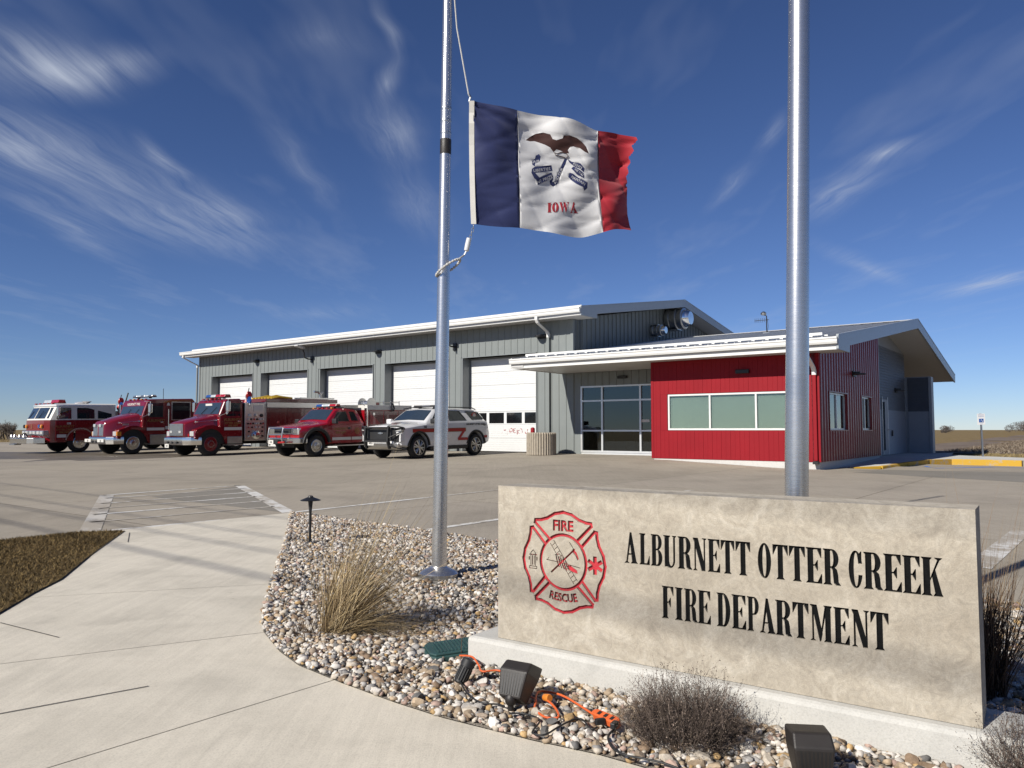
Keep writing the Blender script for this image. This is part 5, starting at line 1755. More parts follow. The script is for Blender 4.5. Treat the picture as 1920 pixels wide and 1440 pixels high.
for s in (1, -1):
    o_r, i_r = arc(0, 0.44, 0.67, 172, 8, 16), arc(0, 0.44, 0.55, 8, 172, 16)
    MB().prism(o_r + i_r, min(s * (HB - .05), s * (HB + 0.05)), max(s * (HB - .05), s * (HB + 0.05)), 'y').build('fender_flare', M_BLKPL, cbody, bevel=0.02)


def green_y(z, HBx, zbelt, yr, zroof):
    t = (z - zbelt) / (zroof - 0.05 - zbelt)
    return HBx * 0.955 + (yr - HBx * 0.955) * t


def side_glass(root, poly, HBx, zbelt, yr, zroof, name='window', mat=M_CARGL, off=0.006):
    for s in (1, -1):
        m = MB()
        vs = [(x, s * (green_y(z, HBx, zbelt, yr, zroof) + off), z) for x, z in poly] + [(x, s * (green_y(z, HBx, zbelt, yr, zroof) - 0.03), z) for x, z in poly]
        n = len(poly)
        m.add(vs, [tuple(range(n)), tuple(reversed(range(n, 2 * n)))] + [(j, j + n, (j + 1) % n + n, (j + 1) % n) for j in range(n)])
        m.build(name, mat, root)

side_glass(cbody, [(-0.80, 1.35), (-1.12, 1.70), (-1.56, 1.73), (-1.60, 1.34)], HB, 1.31, HB * 0.775, 1.83)
side_glass(cbody, [(-1.74, 1.36), (-1.72, 1.72), (-1.95, 1.71), (-2.08, 1.36)], HB, 1.31, HB * 0.775, 1.83)
ring_glass(cbody, car_ring(-0.56, HB, 0.44, 1.30, HB * 0.90, 1.36), car_ring(-1.05, HB, 0.44, 1.31, HB * 0.78, 1.80))
for s in (1, -1):
    for (a, b) in ((-0.72, -1.66), (-1.69, -2.24)):
        vs = []
        MB().box(b, a, min(s * (HB + .001), s * (HB + 0.008)), max(s * (HB + .001), s * (HB + 0.008)), 0.50, 1.18).build('door', M_TRED2, cbody, bevel=0.006)
        MB().box(b + 0.005, a - 0.005, min(s * (HB + .008), s * (HB + 0.012)), max(s * (HB + .008), s * (HB + 0.012)), 0.61, 0.72).build('stripe', M_STRIPE, cbody)
    MB().box(-1.62, -1.50, min(s * (HB + .008), s * (HB + 0.04)), max(s * (HB + .008), s * (HB + 0.04)), 1.02, 1.10).build('handle', M_BLKPL, cbody, bevel=0.015)
    MB().box(-0.82, -0.68, min(s * (HB + .02), s * (HB + 0.27)), max(s * (HB + .02), s * (HB + 0.27)), 1.24, 1.44).build('mirror', M_BLKPL, cbody, bevel=0.03)
    MB().box(-2.3, -0.68, min(s * (HB - .12), s * (HB + 0.06)), max(s * (HB - .12), s * (HB + 0.06)), 0.38, 0.42).build('running_board', M_STEEL, cbody)
side_text(cbody, 'ALBURNETT', -1.15, HB + 0.012, 1.0, 0.13, M_GOLD)
side_text(cbody, 'FIRE DEPT', -1.15, HB + 0.012, 0.86, 0.12, M_GOLD)
em = MB().lathe([(0.13, 0), (0.13, 0.005)], 16, c=(-1.98, HB + 0.010, 0.96), axis='y').build('emblem_decal', M_GOLD, cbody)
MB().lathe([(0.09, 0), (0.09, 0.005)], 16, c=(-1.98, HB + 0.016, 0.96), axis='y').build('emblem_ring', M_SRED, em)
MB().lathe([(0.06, 0), (0.06, 0.005)], 16, c=(-1.98, HB + 0.022, 0.96), axis='y').build('emblem_core', M_GOLD, em)
gr = vp(bt, MB().box(0.70, 0.80, -0.90, 0.90, 0.86, 1.10), 'grille', M_CHROME, bevel=0.03)
for y0, y1 in ((-0.50, -0.06), (0.06, 0.50)):
    MB().box(0.79, 0.815, y0, y1, 0.90, 1.07).build('grille_opening', M_BLKPL, gr)
for s in (1, -1):
    MB().box(0.62, 0.79, min(s * 0.56, s * 0.92), max(s * 0.56, s * 0.92), 0.85, 1.09).build('headlight', M_LAMP, gr, bevel=0.03)
bm_ = vp(bt, MB().prism([(0.45, 1.02), (0.78, 0.98), (0.93, 0.80), (0.97, 0), (0.93, -0.80), (0.78, -0.98), (0.45, -1.02)], 0.52, 0.74, 'z'), 'bumper', M_CHROME, bevel=0.03)
gg_ = MB()
for yy in (-0.55, 0.3):
    gg_.tube([(0.98, yy, 0.45), (1.08, yy, 0.7), (1.0, yy, 1.12)], 0.03, 8)
for z in (0.70, 0.85, 1.12):
    gg_.tube([(1.02, -0.55, z), (1.04, 0.3, z)], 0.025, 8)
gg_.build('grille_guard', M_STEEL, bm_, smooth=40)
MB().box(0.95, 1.15, -0.35, 0.15, 0.50, 0.66).build('winch', M_BLKPL, bm_, bevel=0.02)
MB().tube([(1.1, 0.1, 0.56), (1.12, 0.55, 0.58)], 0.035, 8).build('winch_hook', M_SRED, bm_)
plate(bt, 1.16, -0.22, 0.58, '10R')
for k in range(5):
    MB().box(-1.14, -1.04, -0.55 + 0.275 * k - 0.045, -0.55 + 0.275 * k + 0.045, 1.84, 1.885).build('roof_marker', M_AMBER if k in (0, 4) else M_REDLENS, cbody, bevel=0.012)
lightbar(bt, -1.35, 0.62, 1.90, [M_BLUELENS, M_CLEARLENS, M_REDLENS], 0.26, 0.12)
sb = vp(bt, MB().box(-4.95, -2.42, -1.08, 1.08, 0.62, 1.78), 'service_body', M_TRED2, bevel=0.02)
MB().box(-4.96, -2.44, -1.09, 1.09, 1.785, 1.98).build('upper_band', M_STRIPE, sb, bevel=0.01)
MB().box(-2.46, -2.40, 0.96, 1.10, 0.7, 1.86).build('corner_post', M_CHROME, sb)
for a, b in ((-2.55, -3.3), (-3.36, -4.1), (-4.16, -4.9)):
    MB().box(b, a, 1.08, 1.095, 1.0, 1.74).build('compartment_door', M_TRED3, sb, bevel=0.008)
MB().lathe([(0.06, 0), (0.06, 0.02)], 14, c=(-2.78, 1.095, 1.62), axis='y').build('latch', M_CHROME, sb)
rl = MB().lathe([(0.24, -0.28), (0.24, -0.26), (0.12, -0.25), (0.12, 0.25), (0.24, 0.26), (0.24, 0.28)], 24, c=(-2.75, 0.72, 2.04), axis='y')
rl.build('hose_reel', M_STEEL, sb, smooth=35)
MB().box(-2.3, -1.6, -0.7, 0.7, 1.86, 1.98).build('tool_tray', M_DIAM, sb)
pm = MB()
for x in (-2.4, -2.95, -3.5, -3.9, -4.4):
    pm.tube([(x, 0.9, 1.98), (x, 0.9, 2.16)], 0.02, 6)
pm.tube([(-2.95, 0.9, 2.1), (-4.4, 0.9, 2.1)], 0.015, 6)
pm.build('rail', M_STEEL, sb)
MB().box(-3.3, -2.95, 0.3, 0.9, 1.98, 2.1).build('pump_cover', M_TRED2, sb, bevel=0.04)
hk = MB().tube([(-3.75, 1.1, 2.1), (-3.72, 1.14, 1.9), (-3.75, 1.14, 1.72)], 0.03, 6).tube([(-3.85, 1.1, 2.05), (-3.88, 1.14, 1.85), (-3.84, 1.14, 1.74)], 0.03, 6)
hk.build('hanging_straps', M_BLKPL, sb)
limp = MB().prism([(-2.58, 1.2), (-3.15, 1.2), (-2.58, 1.7)], 1.096, 1.10, 'y').build('door_graphic', M_TRED2, sb)

# --- white chief's SUV (nearest bay)
sv = vehicle('command_suv', -12.6, -3.18, 1.0, 'white sport utility vehicle with red zigzag stripe and black push bumper', 'suv')
HS = 1.0
for s in (1, -1):
    wheel(sv, 0, s * (HS - 0.0), 0.40, 0.275, 0.27, s, 'alloy')
    wheel(sv, -3.08, s * (HS - 0.0), 0.40, 0.275, 0.27, s, 'alloy')
sb_ = MB().loft([flat_ring(0.86, HS * 0.80, 0.50, 1.06, 0.03), flat_ring(0.78, HS * 0.93, 0.44, 1.12, 0.05), flat_ring(0.45, HS, 0.40, 1.16, 0.06), flat_ring(0.0, HS, 0.38, 1.21, 0.06), flat_ring(-0.36, HS, 0.36, 1.25, 0.05),
                 car_ring(-0.42, HS, 0.36, 1.26, HS * 0.90, 1.31), car_ring(-1.0, HS, 0.36, 1.27, HS * 0.76, 1.71), car_ring(-1.2, HS, 0.36, 1.27, HS * 0.75, 1.75), car_ring(-2.2, HS, 0.36, 1.28, HS * 0.75, 1.77), car_ring(-3.2, HS, 0.36, 1.29, HS * 0.75, 1.74), car_ring(-3.5, HS * 0.99, 0.38, 1.30, HS * 0.75, 1.69), car_ring(-3.80, HS * 0.97, 0.42, 1.28, HS * 0.86, 1.33), car_ring(-3.92, HS * 0.94, 0.46, 1.0, HS * 0.84, 1.05)])
svb = vp(sv, sb_, 'body', M_TWHITE, smooth=30)
cut(svb, [MB().cyl((0, -2, 0.42), (0, 2, 0.42), 0.50, n=32), MB().cyl((-3.08, -2, 0.42), (-3.08, 2, 0.42), 0.50, n=32)])
vp(sv, MB().box(-3.7, 0.7, -0.78, 0.78, 0.30, 0.85), 'underbody', M_UNDER)
for s in (1, -1):
    for X in (0, -3.08):
        o_r, i_r = arc(X, 0.42, 0.55, 176, 4, 16), arc(X, 0.42, 0.495, 4, 176, 16)
        MB().prism(o_r + i_r, min(s * (HS - .05), s * (HS + 0.012)), max(s * (HS - .05), s * (HS + 0.012)), 'y').build('arch_trim', M_BLKPL, svb)
    MB().box(-2.55, -0.52, min(s * (HS - .2), s * (HS + 0.03)), max(s * (HS - .2), s * (HS + 0.03)), 0.28, 0.40).build('running_board', M_BLKPL, svb, bevel=0.02)
    MB().box(-0.66, -0.52, min(s * (HS + .0), s * (HS + 0.24)), max(s * (HS + .0), s * (HS + 0.24)), 1.22, 1.40).build('mirror', M_TWHITE if s < 0 else M_BLKPL, svb, bevel=0.04)
    MB().tube([(-0.95, s * HS * 0.74, 1.76), (-1.3, s * HS * 0.73, 1.82), (-3.1, s * HS * 0.73, 1.81), (-3.35, s * HS * 0.73, 1.74)], 0.02, 6).build('roof_rail', M_BLKPL, svb)
side_glass(svb, [(-0.66, 1.31), (-1.04, 1.65), (-1.55, 1.69), (-1.55, 1.31)], HS, 1.28, HS * 0.75, 1.76)
side_glass(svb, [(-1.62, 1.31), (-1.62, 1.69), (-2.36, 1.68), (-2.60, 1.32)], HS, 1.28, HS * 0.75, 1.76)
side_glass(svb, [(-2.90, 1.34), (-2.66, 1.68), (-3.40, 1.64), (-3.62, 1.36)], HS, 1.28, HS * 0.75, 1.76)
ring_glass(svb, car_ring(-0.42, HS, 0.36, 1.26, HS * 0.90, 1.31), car_ring(-1.0, HS, 0.36, 1.27, HS * 0.76, 1.71))
# red zigzag with gold edge along the side
def ribbon(pts, w, y, name, mat, th=0.004):
    for i in range(len(pts) - 1):
        a, b = Vector(pts[i]), Vector(pts[i + 1])
        d = (b - a).normalized()
        nn = Vector((-d.y, d.x)) * w / 2
        a_, b_ = a - d * w * 0.3, b + d * w * 0.3
        MB().prism([tuple(a_ + nn), tuple(a_ - nn), tuple(b_ - nn), tuple(b_ + nn)], y, y + th + 0.0012 * i, 'y').build(name, mat, svb)
zig = [(0.55, 0.86), (0.05, 0.99), (-2.44, 0.99), (-2.02, 0.64), (-2.50, 0.64)]
def zbody(y):
    return HS + y
ribbon([(0.30, 0.98), (-2.44, 0.98)], 0.14, HS + 0.002, 'gold_edge', M_GOLD, 0.001)
ribbon([(0.30, 0.98), (-2.40, 0.98)], 0.105, HS + 0.006, 'stripe', M_SRED)
ribbon([(-2.40, 0.98), (-2.06, 0.64)], 0.105, HS + 0.009, 'stripe', M_SRED)
ribbon([(-2.06, 0.64), (-2.54, 0.64)], 0.10, HS + 0.006, 'stripe', M_SRED)
ribbon([(-3.60, 0.70), (-3.72, 0.70)], 0.10, HS * 0.985, 'stripe', M_SRED)
side_text(svb, 'ALBURNETT OTTER CREEK', -3.05, HS + 0.003, 1.15, 0.09, M_BLACK)
side_text(svb, 'FIRE', -0.30, HS + 0.003, 1.07, 0.08, M_BLACK)
MB().lathe([(0.13, 0), (0.13, 0.004)], 18, c=(-3.12, green_y(1.5, HS, 1.28, .75, 1.76) + 0.012, 1.5), axis='y').build('emblem_decal', M_SRED, svb)
MB().lathe([(0.09, 0), (0.09, 0.004)], 18, c=(-3.12, green_y(1.5, HS, 1.28, .75, 1.76) + 0.018, 1.5), axis='y').build('emblem_core', M_STRIPE, svb)
# front: grille, lamps, bumper, push bar
gr = vp(sv, MB().prism([(0.84, 0.62), (0.905, 0.66), (0.90, 1.04), (0.84, 1.08)], -0.72, 0.72, 'y'), 'grille', M_BLKPL, bevel=0.02)
MB().box(0.895, 0.925, -0.74, 0.74, 1.06, 1.10).build('hood_edge_trim', M_CHROME, gr)
MB().prism([(-0.115, 0.885), (-0.045, 0.885), (-0.045, 0.87), (0.045, 0.87), (0.045, 0.885), (0.115, 0.885), (0.135, 0.925), (0.045, 0.925), (0.045, 0.94), (-0.045, 0.94), (-0.045, 0.925), (-0.135, 0.925)], 0.905, 0.918, 'x').build('badge', M_STEEL, gr)
for s in (1, -1):
    MB().prism([(s * 0.66, 0.98), (s * 0.98, 1.02), (s * 0.97, 1.10), (s * 0.66, 1.08)], 0.68, 0.875, 'x').build('headlight', M_BLKPL, gr, bevel=0.01)
    MB().prism([(s * 0.72, 0.965), (s * 0.99, 1.0), (s * 0.985, 1.03), (s * 0.72, 0.995)], 0.70, 0.885, 'x').build('running_light', M_LAMP, gr)
    MB().prism([(s * 0.62, 0.56), (s * 0.92, 0.62), (s * 0.93, 0.88), (s * 0.66, 0.80)], 0.66, 0.868, 'x').build('air_intake', M_BLKPL, gr)
    MB().prism([(s * 0.88, 0.60), (s * 0.95, 0.62), (s * 0.955, 0.90), (s * 0.90, 0.88)], 0.68, 0.876, 'x').build('intake_trim', M_TWHITE, gr)
MB().prism([(0.70, 0.32), (0.90, 0.42), (0.92, 0.56), (0.70, 0.56)], -0.86, 0.86, 'y').build('skid_plate', M_STEEL, gr, bevel=0.03)
pb = MB()
for yy in (-0.62, 0.52):
    pb.prism([(0.92, 0.38), (1.02, 0.36), (1.12, 0.62), (1.08, 1.14), (1.0, 1.18), (0.96, 1.1), (1.0, 0.7)], yy - 0.04, yy + 0.04, 'y')
push = vp(sv, pb, 'push_bar', M_BLKPL, bevel=0.02)
MB().tube([(1.06, -0.62, 1.10), (1.07, 0.52, 1.10)], 0.03, 8).tube([(1.09, -0.62, 0.62), (1.09, 0.52, 0.62)], 0.035, 8).build('cross_tube', M_BLKPL, push, smooth=40)
for s in (1, -1):
    y_ = 0.52 if s > 0 else -0.62
    MB().tube([(1.04, y_, 1.13), (0.98, s * 0.85, 1.14), (0.82, s * 1.04, 1.10), (0.82, s * 1.04, 0.98), (0.95, s * 0.84, 0.88), (1.06, y_, 0.74)], 0.024, 8).build('brush_guard', M_BLKPL, push, smooth=40)
    MB().tube([(1.02, y_, 0.5), (0.85, s * 0.8, 0.40), (0.6, s * 0.96, 0.34)], 0.035, 8).build('lower_guard', M_BLKPL, push, smooth=40)
plate(sv, 1.10, -0.28, 0.56, '4826')
lightbar(sv, -1.45, 0.62, 1.83, [M_BLKPL, M_STEEL, M_BLKPL], 0.22, 0.07)
side_text(svb, 'Z71', -3.62, HS * 0.99, 1.12, 0.09, M_BLACK)
hd_ = MB().lathe([(0.18, 0), (0.18, 0.003)], 18, c=(0.15, 0.0, 1.262), axis='z').build('hood_decal', M_SRED, svb)

# ------------------------------------------------------------------ monument sign
SL = Vector((-0.067, 3.775, 0.0))
SANG = R(-34.72)
SD = Vector((math.cos(SANG), math.sin(SANG), 0))
SLEN, SH, STH = 2.0, 0.729, 0.20
sg = empty('monument_sign', SL + Vector((0, 0, 0)), (0, 0, SANG))
tag(sg, 'carved limestone fire department sign on a pale concrete footing', 'sign')


def stone_mat():
    m, gg, bs = new_mat('limestone')
    tc = gg.node('ShaderNodeTexCoord').outputs['Object']
    big = gg.noise(tc, 1.7, 5, 0.6, 0.8)
    mid = gg.noise(tc, 7.0, 7, 0.68, 1.6)
    swirl = gg.node('ShaderNodeTexNoise', {'Vector': tc, 'Scale': 26.0, 'Detail': 4.0, 'Roughness': 0.6, 'Distortion': 2.4}).outputs[0]
    fine = gg.noise(tc, 220, 3, 0.6)
    base = gg.ramp(mid, [(0.30, (0.40, 0.355, 0.29)), (0.5, (0.51, 0.46, 0.38)), (0.72, (0.63, 0.58, 0.495))])
    # broad grey bands with ragged edges, darker across the middle and the foot
    sp = gg.node('ShaderNodeSeparateXYZ', {0: tc})
    zz = gg.math('ADD', sp.outputs[2], gg.math('MULTIPLY', gg.math('SUBTRACT', big, 0.5), 0.35))
    band = gg.ramp(zz, [(0.0, (0.55,) * 3), (0.05, (0.35,) * 3), (0.10, (0.05,) * 3), (0.22, (0.30,) * 3), (0.40, (0.75,) * 3), (0.58, (0.6,) * 3), (0.64, (0.05,) * 3), (0.75, (0.0,) * 3)])
    k = gg.math('MULTIPLY', band, gg.math('MULTIPLY', gg.ramp(big, [(0.35, (0.2,) * 3), (0.65, (1,) * 3)]), 0.75))
    c = gg.mix(k, base, (0.30, 0.262, 0.21))
    c = gg.mix(0.8, c, gg.mix(1.0, c, gg.ramp(swirl, [(0.3, (0.80,) * 3), (0.7, (1.13, 1.12, 1.1))]), 'MULTIPLY'))
    c = gg.mix(0.5, c, gg.mix(1.0, c, gg.ramp(fine, [(0.3, (0.75,) * 3), (0.6, (1.08,) * 3)]), 'MULTIPLY'))
    setin(bs, gg, 'Base Color', c)
    setin(bs, gg, 'Roughness', 0.85)
    setin(bs, gg, 'Specular IOR Level', 0.2)
    h = gg.math('ADD', gg.math('MULTIPLY', swirl, 0.7), fine)
    bp = gg.node('ShaderNodeBump', {'Height': h, 'Strength': 0.3, 'Distance': 0.003})
    gg.l.new(bp.outputs[0], bs.inputs['Normal'])
    return m

M_STONE = stone_mat()
M_INKB = plain('black_letter_paint', (0.006, 0.0065, 0.007), 0.75, 0.0, 0.35, 60, spec=0.1, bump=0.4, bscale=300)
M_INKR = plain('red_letter_paint', (0.50, 0.016, 0.030), 0.6, 0.0, 0.25, 40, bump=0.3, bscale=250)

# --- condensed wedge-serif capitals; each glyph: (positive polygons, negative polygons) in a box of height 1
def ell(cx, cy, rx, ry, a0, a1, n=12):
    return [(cx + rx * math.cos(R(a0 + (a1 - a0) * i / n)), cy + ry * math.sin(R(a0 + (a1 - a0) * i / n))) for i in range(n + 1)]

S = 0.165

def stem(x, s=S, foot=True, head=True, f=0.045):
    p = [[(x, 0.02), (x + s, 0.02), (x + s, 0.98), (x, 0.98)]]
    if foot:
        p.append([(x - f, 0), (x + s + f, 0), (x + s + f, 0.018), (x + s - 0.01, 0.085), (x + 0.01, 0.085), (x - f, 0.018)])
    if head:
        p.append([(x - f, 1), (x - f, 0.982), (x + 0.01, 0.915), (x + s - 0.01, 0.915), (x + s + f, 0.982), (x + s + f, 1)])
    return p

def glyph(c):
    P, N = [], []
    w = 0.44
    if c == 'I':
        P += stem(0.05); w = 0.26
    elif c == 'L':
        P += stem(0.04); P.append([(0.05, 0), (0.42, 0), (0.42, 0.30), (0.40, 0.30), (0.30, 0.06), (0.1, 0.06)])
    elif c in 'EF':
        P += stem(0.04)
        P.append([(0.05, 1), (0.43, 1), (0.43, 0.72), (0.41, 0.72), (0.31, 0.945), (0.1, 0.945)])
        P.append([(0.1, 0.535), (0.24, 0.535), (0.31, 0.66), (0.33, 0.66), (0.33, 0.36), (0.31, 0.36), (0.24, 0.485), (0.1, 0.485)])
        if c == 'E':
            P.append([(0.05, 0), (0.44, 0), (0.44, 0.28), (0.42, 0.28), (0.31, 0.055), (0.1, 0.055)])
    elif c == 'T':
        P += stem(0.155, head=False)
        P.append([(0.0, 1), (0.475, 1), (0.475, 0.70), (0.455, 0.70), (0.34, 0.94), (0.135, 0.94), (0.02, 0.70), (0.0, 0.70)])
        P.append([(0.155, 0.9), (0.32, 0.9), (0.32, 0.99), (0.155, 0.99)])
        w = 0.48
    elif c == 'A':
        P.append([(0.06, 0.02), (0.12, 0.02), (0.255, 0.83), (0.225, 1.0), (0.20, 1.0)])
        P.append([(0.20, 1.0), (0.27, 1.0), (0.46, 0.02), (0.29, 0.02), (0.185, 0.86)])
        P.append([(0.11, 0.27), (0.30, 0.27), (0.30, 0.325), (0.11, 0.325)])
        P.append([(0.0, 0), (0.19, 0), (0.19, 0.018), (0.115, 0.075), (0.065, 0.075), (0.0, 0.018)])
        P.append([(0.24, 0), (0.50, 0), (0.50, 0.018), (0.45, 0.085), (0.29, 0.085), (0.24, 0.018)])
        w = 0.50
    elif c == 'B':
        P += stem(0.04)
        P.append([(0.1, 1), (0.25, 1)] + ell(0.25, 0.755, 0.185, 0.245, 90, -90) + [(0.1, 0.51)])
        P.append([(0.1, 0.54), (0.25, 0.54)] + ell(0.25, 0.27, 0.205, 0.27, 90, -90) + [(0.1, 0.0)])
        N.append([(0.205, 0.945), (0.24, 0.945)] + ell(0.24, 0.75, 0.05, 0.195, 90, -90, 8) + [(0.205, 0.555)])
        N.append([(0.205, 0.495), (0.24, 0.495)] + ell(0.24, 0.275, 0.06, 0.22, 90, -90, 8) + [(0.205, 0.055)])
        w = 0.46
    elif c in 'RP':
        P += stem(0.04)
        P.append([(0.1, 1), (0.25, 1)] + ell(0.25, 0.735, 0.19, 0.265, 90, -90) + [(0.1, 0.47)])
        N.append([(0.205, 0.945), (0.24, 0.945)] + ell(0.24, 0.735, 0.05, 0.21, 90, -90, 8) + [(0.205, 0.525)])
        if c == 'R':
            P.append([(0.22, 0.53), (0.30, 0.52), (0.39, 0.44), (0.42, 0.30), (0.43, 0.10), (0.49, 0.02), (0.49, 0.0), (0.36, 0.0), (0.29, 0.06), (0.27, 0.30), (0.26, 0.42), (0.21, 0.48)])
            w = 0.48
        else:
            w = 0.45
    elif c == 'D':
        P += stem(0.04)
        P.append([(0.1, 1), (0.22, 1)] + ell(0.22, 0.5, 0.25, 0.5, 90, -90, 18) + [(0.1, 0.0)])
        N.append([(0.205, 0.945), (0.22, 0.945)] + ell(0.21, 0.5, 0.095, 0.445, 90, -90, 14) + [(0.205, 0.055)])
        w = 0.47
    elif c == 'O':
        P.append(ell(0.225, 0.5, 0.225, 0.515, 0, 360, 28)[:-1])
        N.append(ell(0.225, 0.5, 0.062, 0.455, 0, 360, 22)[:-1])
        w = 0.45
    elif c == 'C':
        P.append(ell(0.23, 0.5, 0.23, 0.515, 0, 360, 28)[:-1])
        N.append(ell(0.245, 0.5, 0.075, 0.455, 0, 360, 22)[:-1])
        N.append([(0.27, 0.36), (0.6, 0.36), (0.6, 0.66), (0.27, 0.66)])
        P.append([(0.40, 1.0), (0.43, 1.0), (0.43, 0.66), (0.41, 0.66), (0.33, 0.92)])
        P.append([(0.40, 0.62), (0.43, 0.66), (0.41, 0.72), (0.36, 0.85), (0.34, 0.9)])
        w = 0.45
    elif c == 'U':
        P += stem(0.045, foot=False)
        P.append([(0.045, 0.5)] + ell(0.235, 0.24, 0.19, 0.255, 180, 360, 16) + [(0.425, 0.5), (0.425, 0.96), (0.355, 0.96), (0.355, 0.3)] + ell(0.283, 0.26, 0.073, 0.20, 0, -180, 10) + [(0.21, 0.5)])
        P.append([(0.31, 1), (0.31, 0.982), (0.36, 0.93), (0.42, 0.93), (0.47, 0.982), (0.47, 1)])
        w = 0.48
    elif c == 'N':
        P.append([(0.07, 0.02), (0.125, 0.02), (0.125, 0.95), (0.07, 0.95)])
        P.append([(0.02, 1), (0.20, 1), (0.45, 0.12), (0.45, 0.0), (0.32, 0.0), (0.07, 0.86), (0.02, 0.97)])
        P.append([(0.395, 0.05), (0.45, 0.05), (0.45, 0.98), (0.395, 0.98)])
        P.append([(0.02, 0), (0.18, 0), (0.18, 0.018), (0.12, 0.07), (0.075, 0.07), (0.02, 0.018)])
        P.append([(0.34, 1), (0.34, 0.982), (0.40, 0.93), (0.445, 0.93), (0.50, 0.982), (0.50, 1)])
        w = 0.50
    elif c == 'M':
        P.append([(0.075, 0.02), (0.13, 0.02), (0.13, 0.97), (0.075, 0.97)])
        P.append([(0.02, 1), (0.22, 1), (0.38, 0.22), (0.33, 0.0), (0.29, 0.0), (0.09, 0.9), (0.02, 0.975)])
        P.append([(0.33, 0.0), (0.30, 0.10), (0.455, 1), (0.50, 1), (0.50, 0.9)])
        P += stem(0.455, s=0.165, f=0.04)
        P.append([(0.02, 0), (0.185, 0), (0.185, 0.018), (0.125, 0.07), (0.08, 0.07), (0.02, 0.018)])
        w = 0.66
    elif c == 'W':
        P.append([(0.02, 1), (0.19, 1), (0.30, 0.20), (0.26, 0.0), (0.22, 0.0), (0.04, 0.94), (0.02, 0.97)])
        P.append([(0.26, 0.0), (0.24, 0.10), (0.36, 0.82), (0.40, 0.82)])
        P.append([(0.30, 1), (0.47, 1), (0.58, 0.20), (0.54, 0.0), (0.50, 0.0), (0.32, 0.94), (0.30, 0.97)])
        P.append([(0.54, 0.0), (0.52, 0.10), (0.66, 0.95), (0.71, 0.95)])
        P.append([(0.58, 1), (0.58, 0.97), (0.65, 0.92), (0.70, 0.92), (0.76, 0.97), (0.76, 1)])
        w = 0.78
    elif c == 'K':
        P += stem(0.04)
        P.append([(0.19, 0.36), (0.20, 0.46), (0.38, 0.95), (0.44, 0.95)])
        P.append([(0.235, 0.56), (0.32, 0.72), (0.47, 0.08), (0.50, 0.018), (0.50, 0.0), (0.27, 0.0), (0.27, 0.018), (0.31, 0.085)])
        P.append([(0.31, 1), (0.31, 0.982), (0.37, 0.93), (0.44, 0.93), (0.49, 0.982), (0.49, 1)])
        w = 0.50
    return P, N, w

ROW1 = [('A', .6785, .742), ('L', .7500, .800), ('B', .8035, .8565), ('U', .8600, .920), ('R', .9250, .987), ('N', .9890, 1.050), ('E', 1.0545, 1.106), ('T', 1.1090, 1.166), ('T', 1.1700, 1.2297), ('O', 1.2580, 1.310), ('T', 1.3160, 1.375), ('T', 1.3780, 1.4385), ('E', 1.4410, 1.4985), ('R', 1.5030, 1.563), ('C', 1.5920, 1.639), ('R', 1.6435, 1.706), ('E', 1.7100, 1.768), ('E', 1.7715, 1.828), ('K', 1.8310, 1.897)]
ROW2 = [('F', .8515, .905), ('I', .9090, .945), ('R', .9510, 1.008), ('E', 1.0090, 1.064), ('D', 1.0895, 1.145), ('E', 1.1510, 1.208), ('P', 1.2130, 1.260), ('A', 1.2610, 1.323), ('R', 1.3225, 1.384), ('T', 1.3868, 1.447), ('M', 1.4490, 1.530), ('E', 1.5350, 1.590), ('N', 1.5955, 1.657), ('T', 1.6610, 1.7222)]

polys, owner = [], []             # owner: (group index, sign)
groups = []                       # (name, material)
polys.append([(0, 0), (SLEN, 0), (SLEN, SH), (0, SH)])
owner.append(None)


def add_group(name, mat, P, N):
    gi = len(groups)
    groups.append((name, mat))
    for p in P:
        polys.append(p)
        owner.append((gi, 1))
    for p in N:
        polys.append(p)
        owner.append((gi, -1))

for row, z0, z1 in ((ROW1, 0.4215, 0.5555), (ROW2, 0.2085, 0.3435)):
    for c, a, b in row:
        P, N, w_ = glyph(c)
        def T(p):
            return [(a + q[0] / w_ * (b - a), z0 + q[1] * (z1 - z0)) for q in p]
        add_group('letter', M_INKB, [T(p) for p in P], [T(p) for p in N])


def stroke(pts, w, closed=False):
    out = []
    n_ = len(pts)
    for i in range(n_ if closed else n_ - 1):
        a, b = Vector(pts[i]), Vector(pts[(i + 1) % n_])
        if (b - a).length < 1e-6:
            continue
        d = (b - a).normalized()
        nn = Vector((-d.y, d.x)) * w / 2
        e = d * w * 0.42
        out.append([tuple(a - e + nn), tuple(a - e - nn), tuple(b + e - nn), tuple(b + e + nn)])
    return out

EC = Vector((0.366, 0.394))
def rel(pts):
    return [(EC.x + p[0], EC.y + p[1]) for p in pts]
ring_o = rel(ell(0, 0, 0.1280, 0.1315, 0, 360, 40)[:-1])
ring_i = rel(ell(0, 0, 0.1125, 0.1160, 0, 360, 40)[:-1])
add_group('emblem_ring', M_INKR, [ring_o], [ring_i])
arm = [(-0.082, 0.108), (-0.152, 0.172), (-0.150, 0.184), (-0.12, 0.186), (-0.085, 0.196), (-0.045, 0.218), (0, 0.227), (0.045, 0.218), (0.085, 0.196), (0.12, 0.186), (0.146, 0.184), (0.148, 0.172), (0.082, 0.108)]
add_group('emblem_arm', M_INKR, stroke(rel(arm), 0.016), [])
add_group('emblem_arm', M_INKR, stroke(rel([(-p[0], -p[1]) for p in arm]), 0.016), [])
arm2 = [(p[1] * 0.955, p[0] * 1.0) for p in arm]
add_group('emblem_arm', M_INKR, stroke(rel(arm2), 0.016), [])
add_group('emblem_arm', M_INKR, stroke(rel([(-p[0], p[1]) for p in arm2]), 0.016), [])


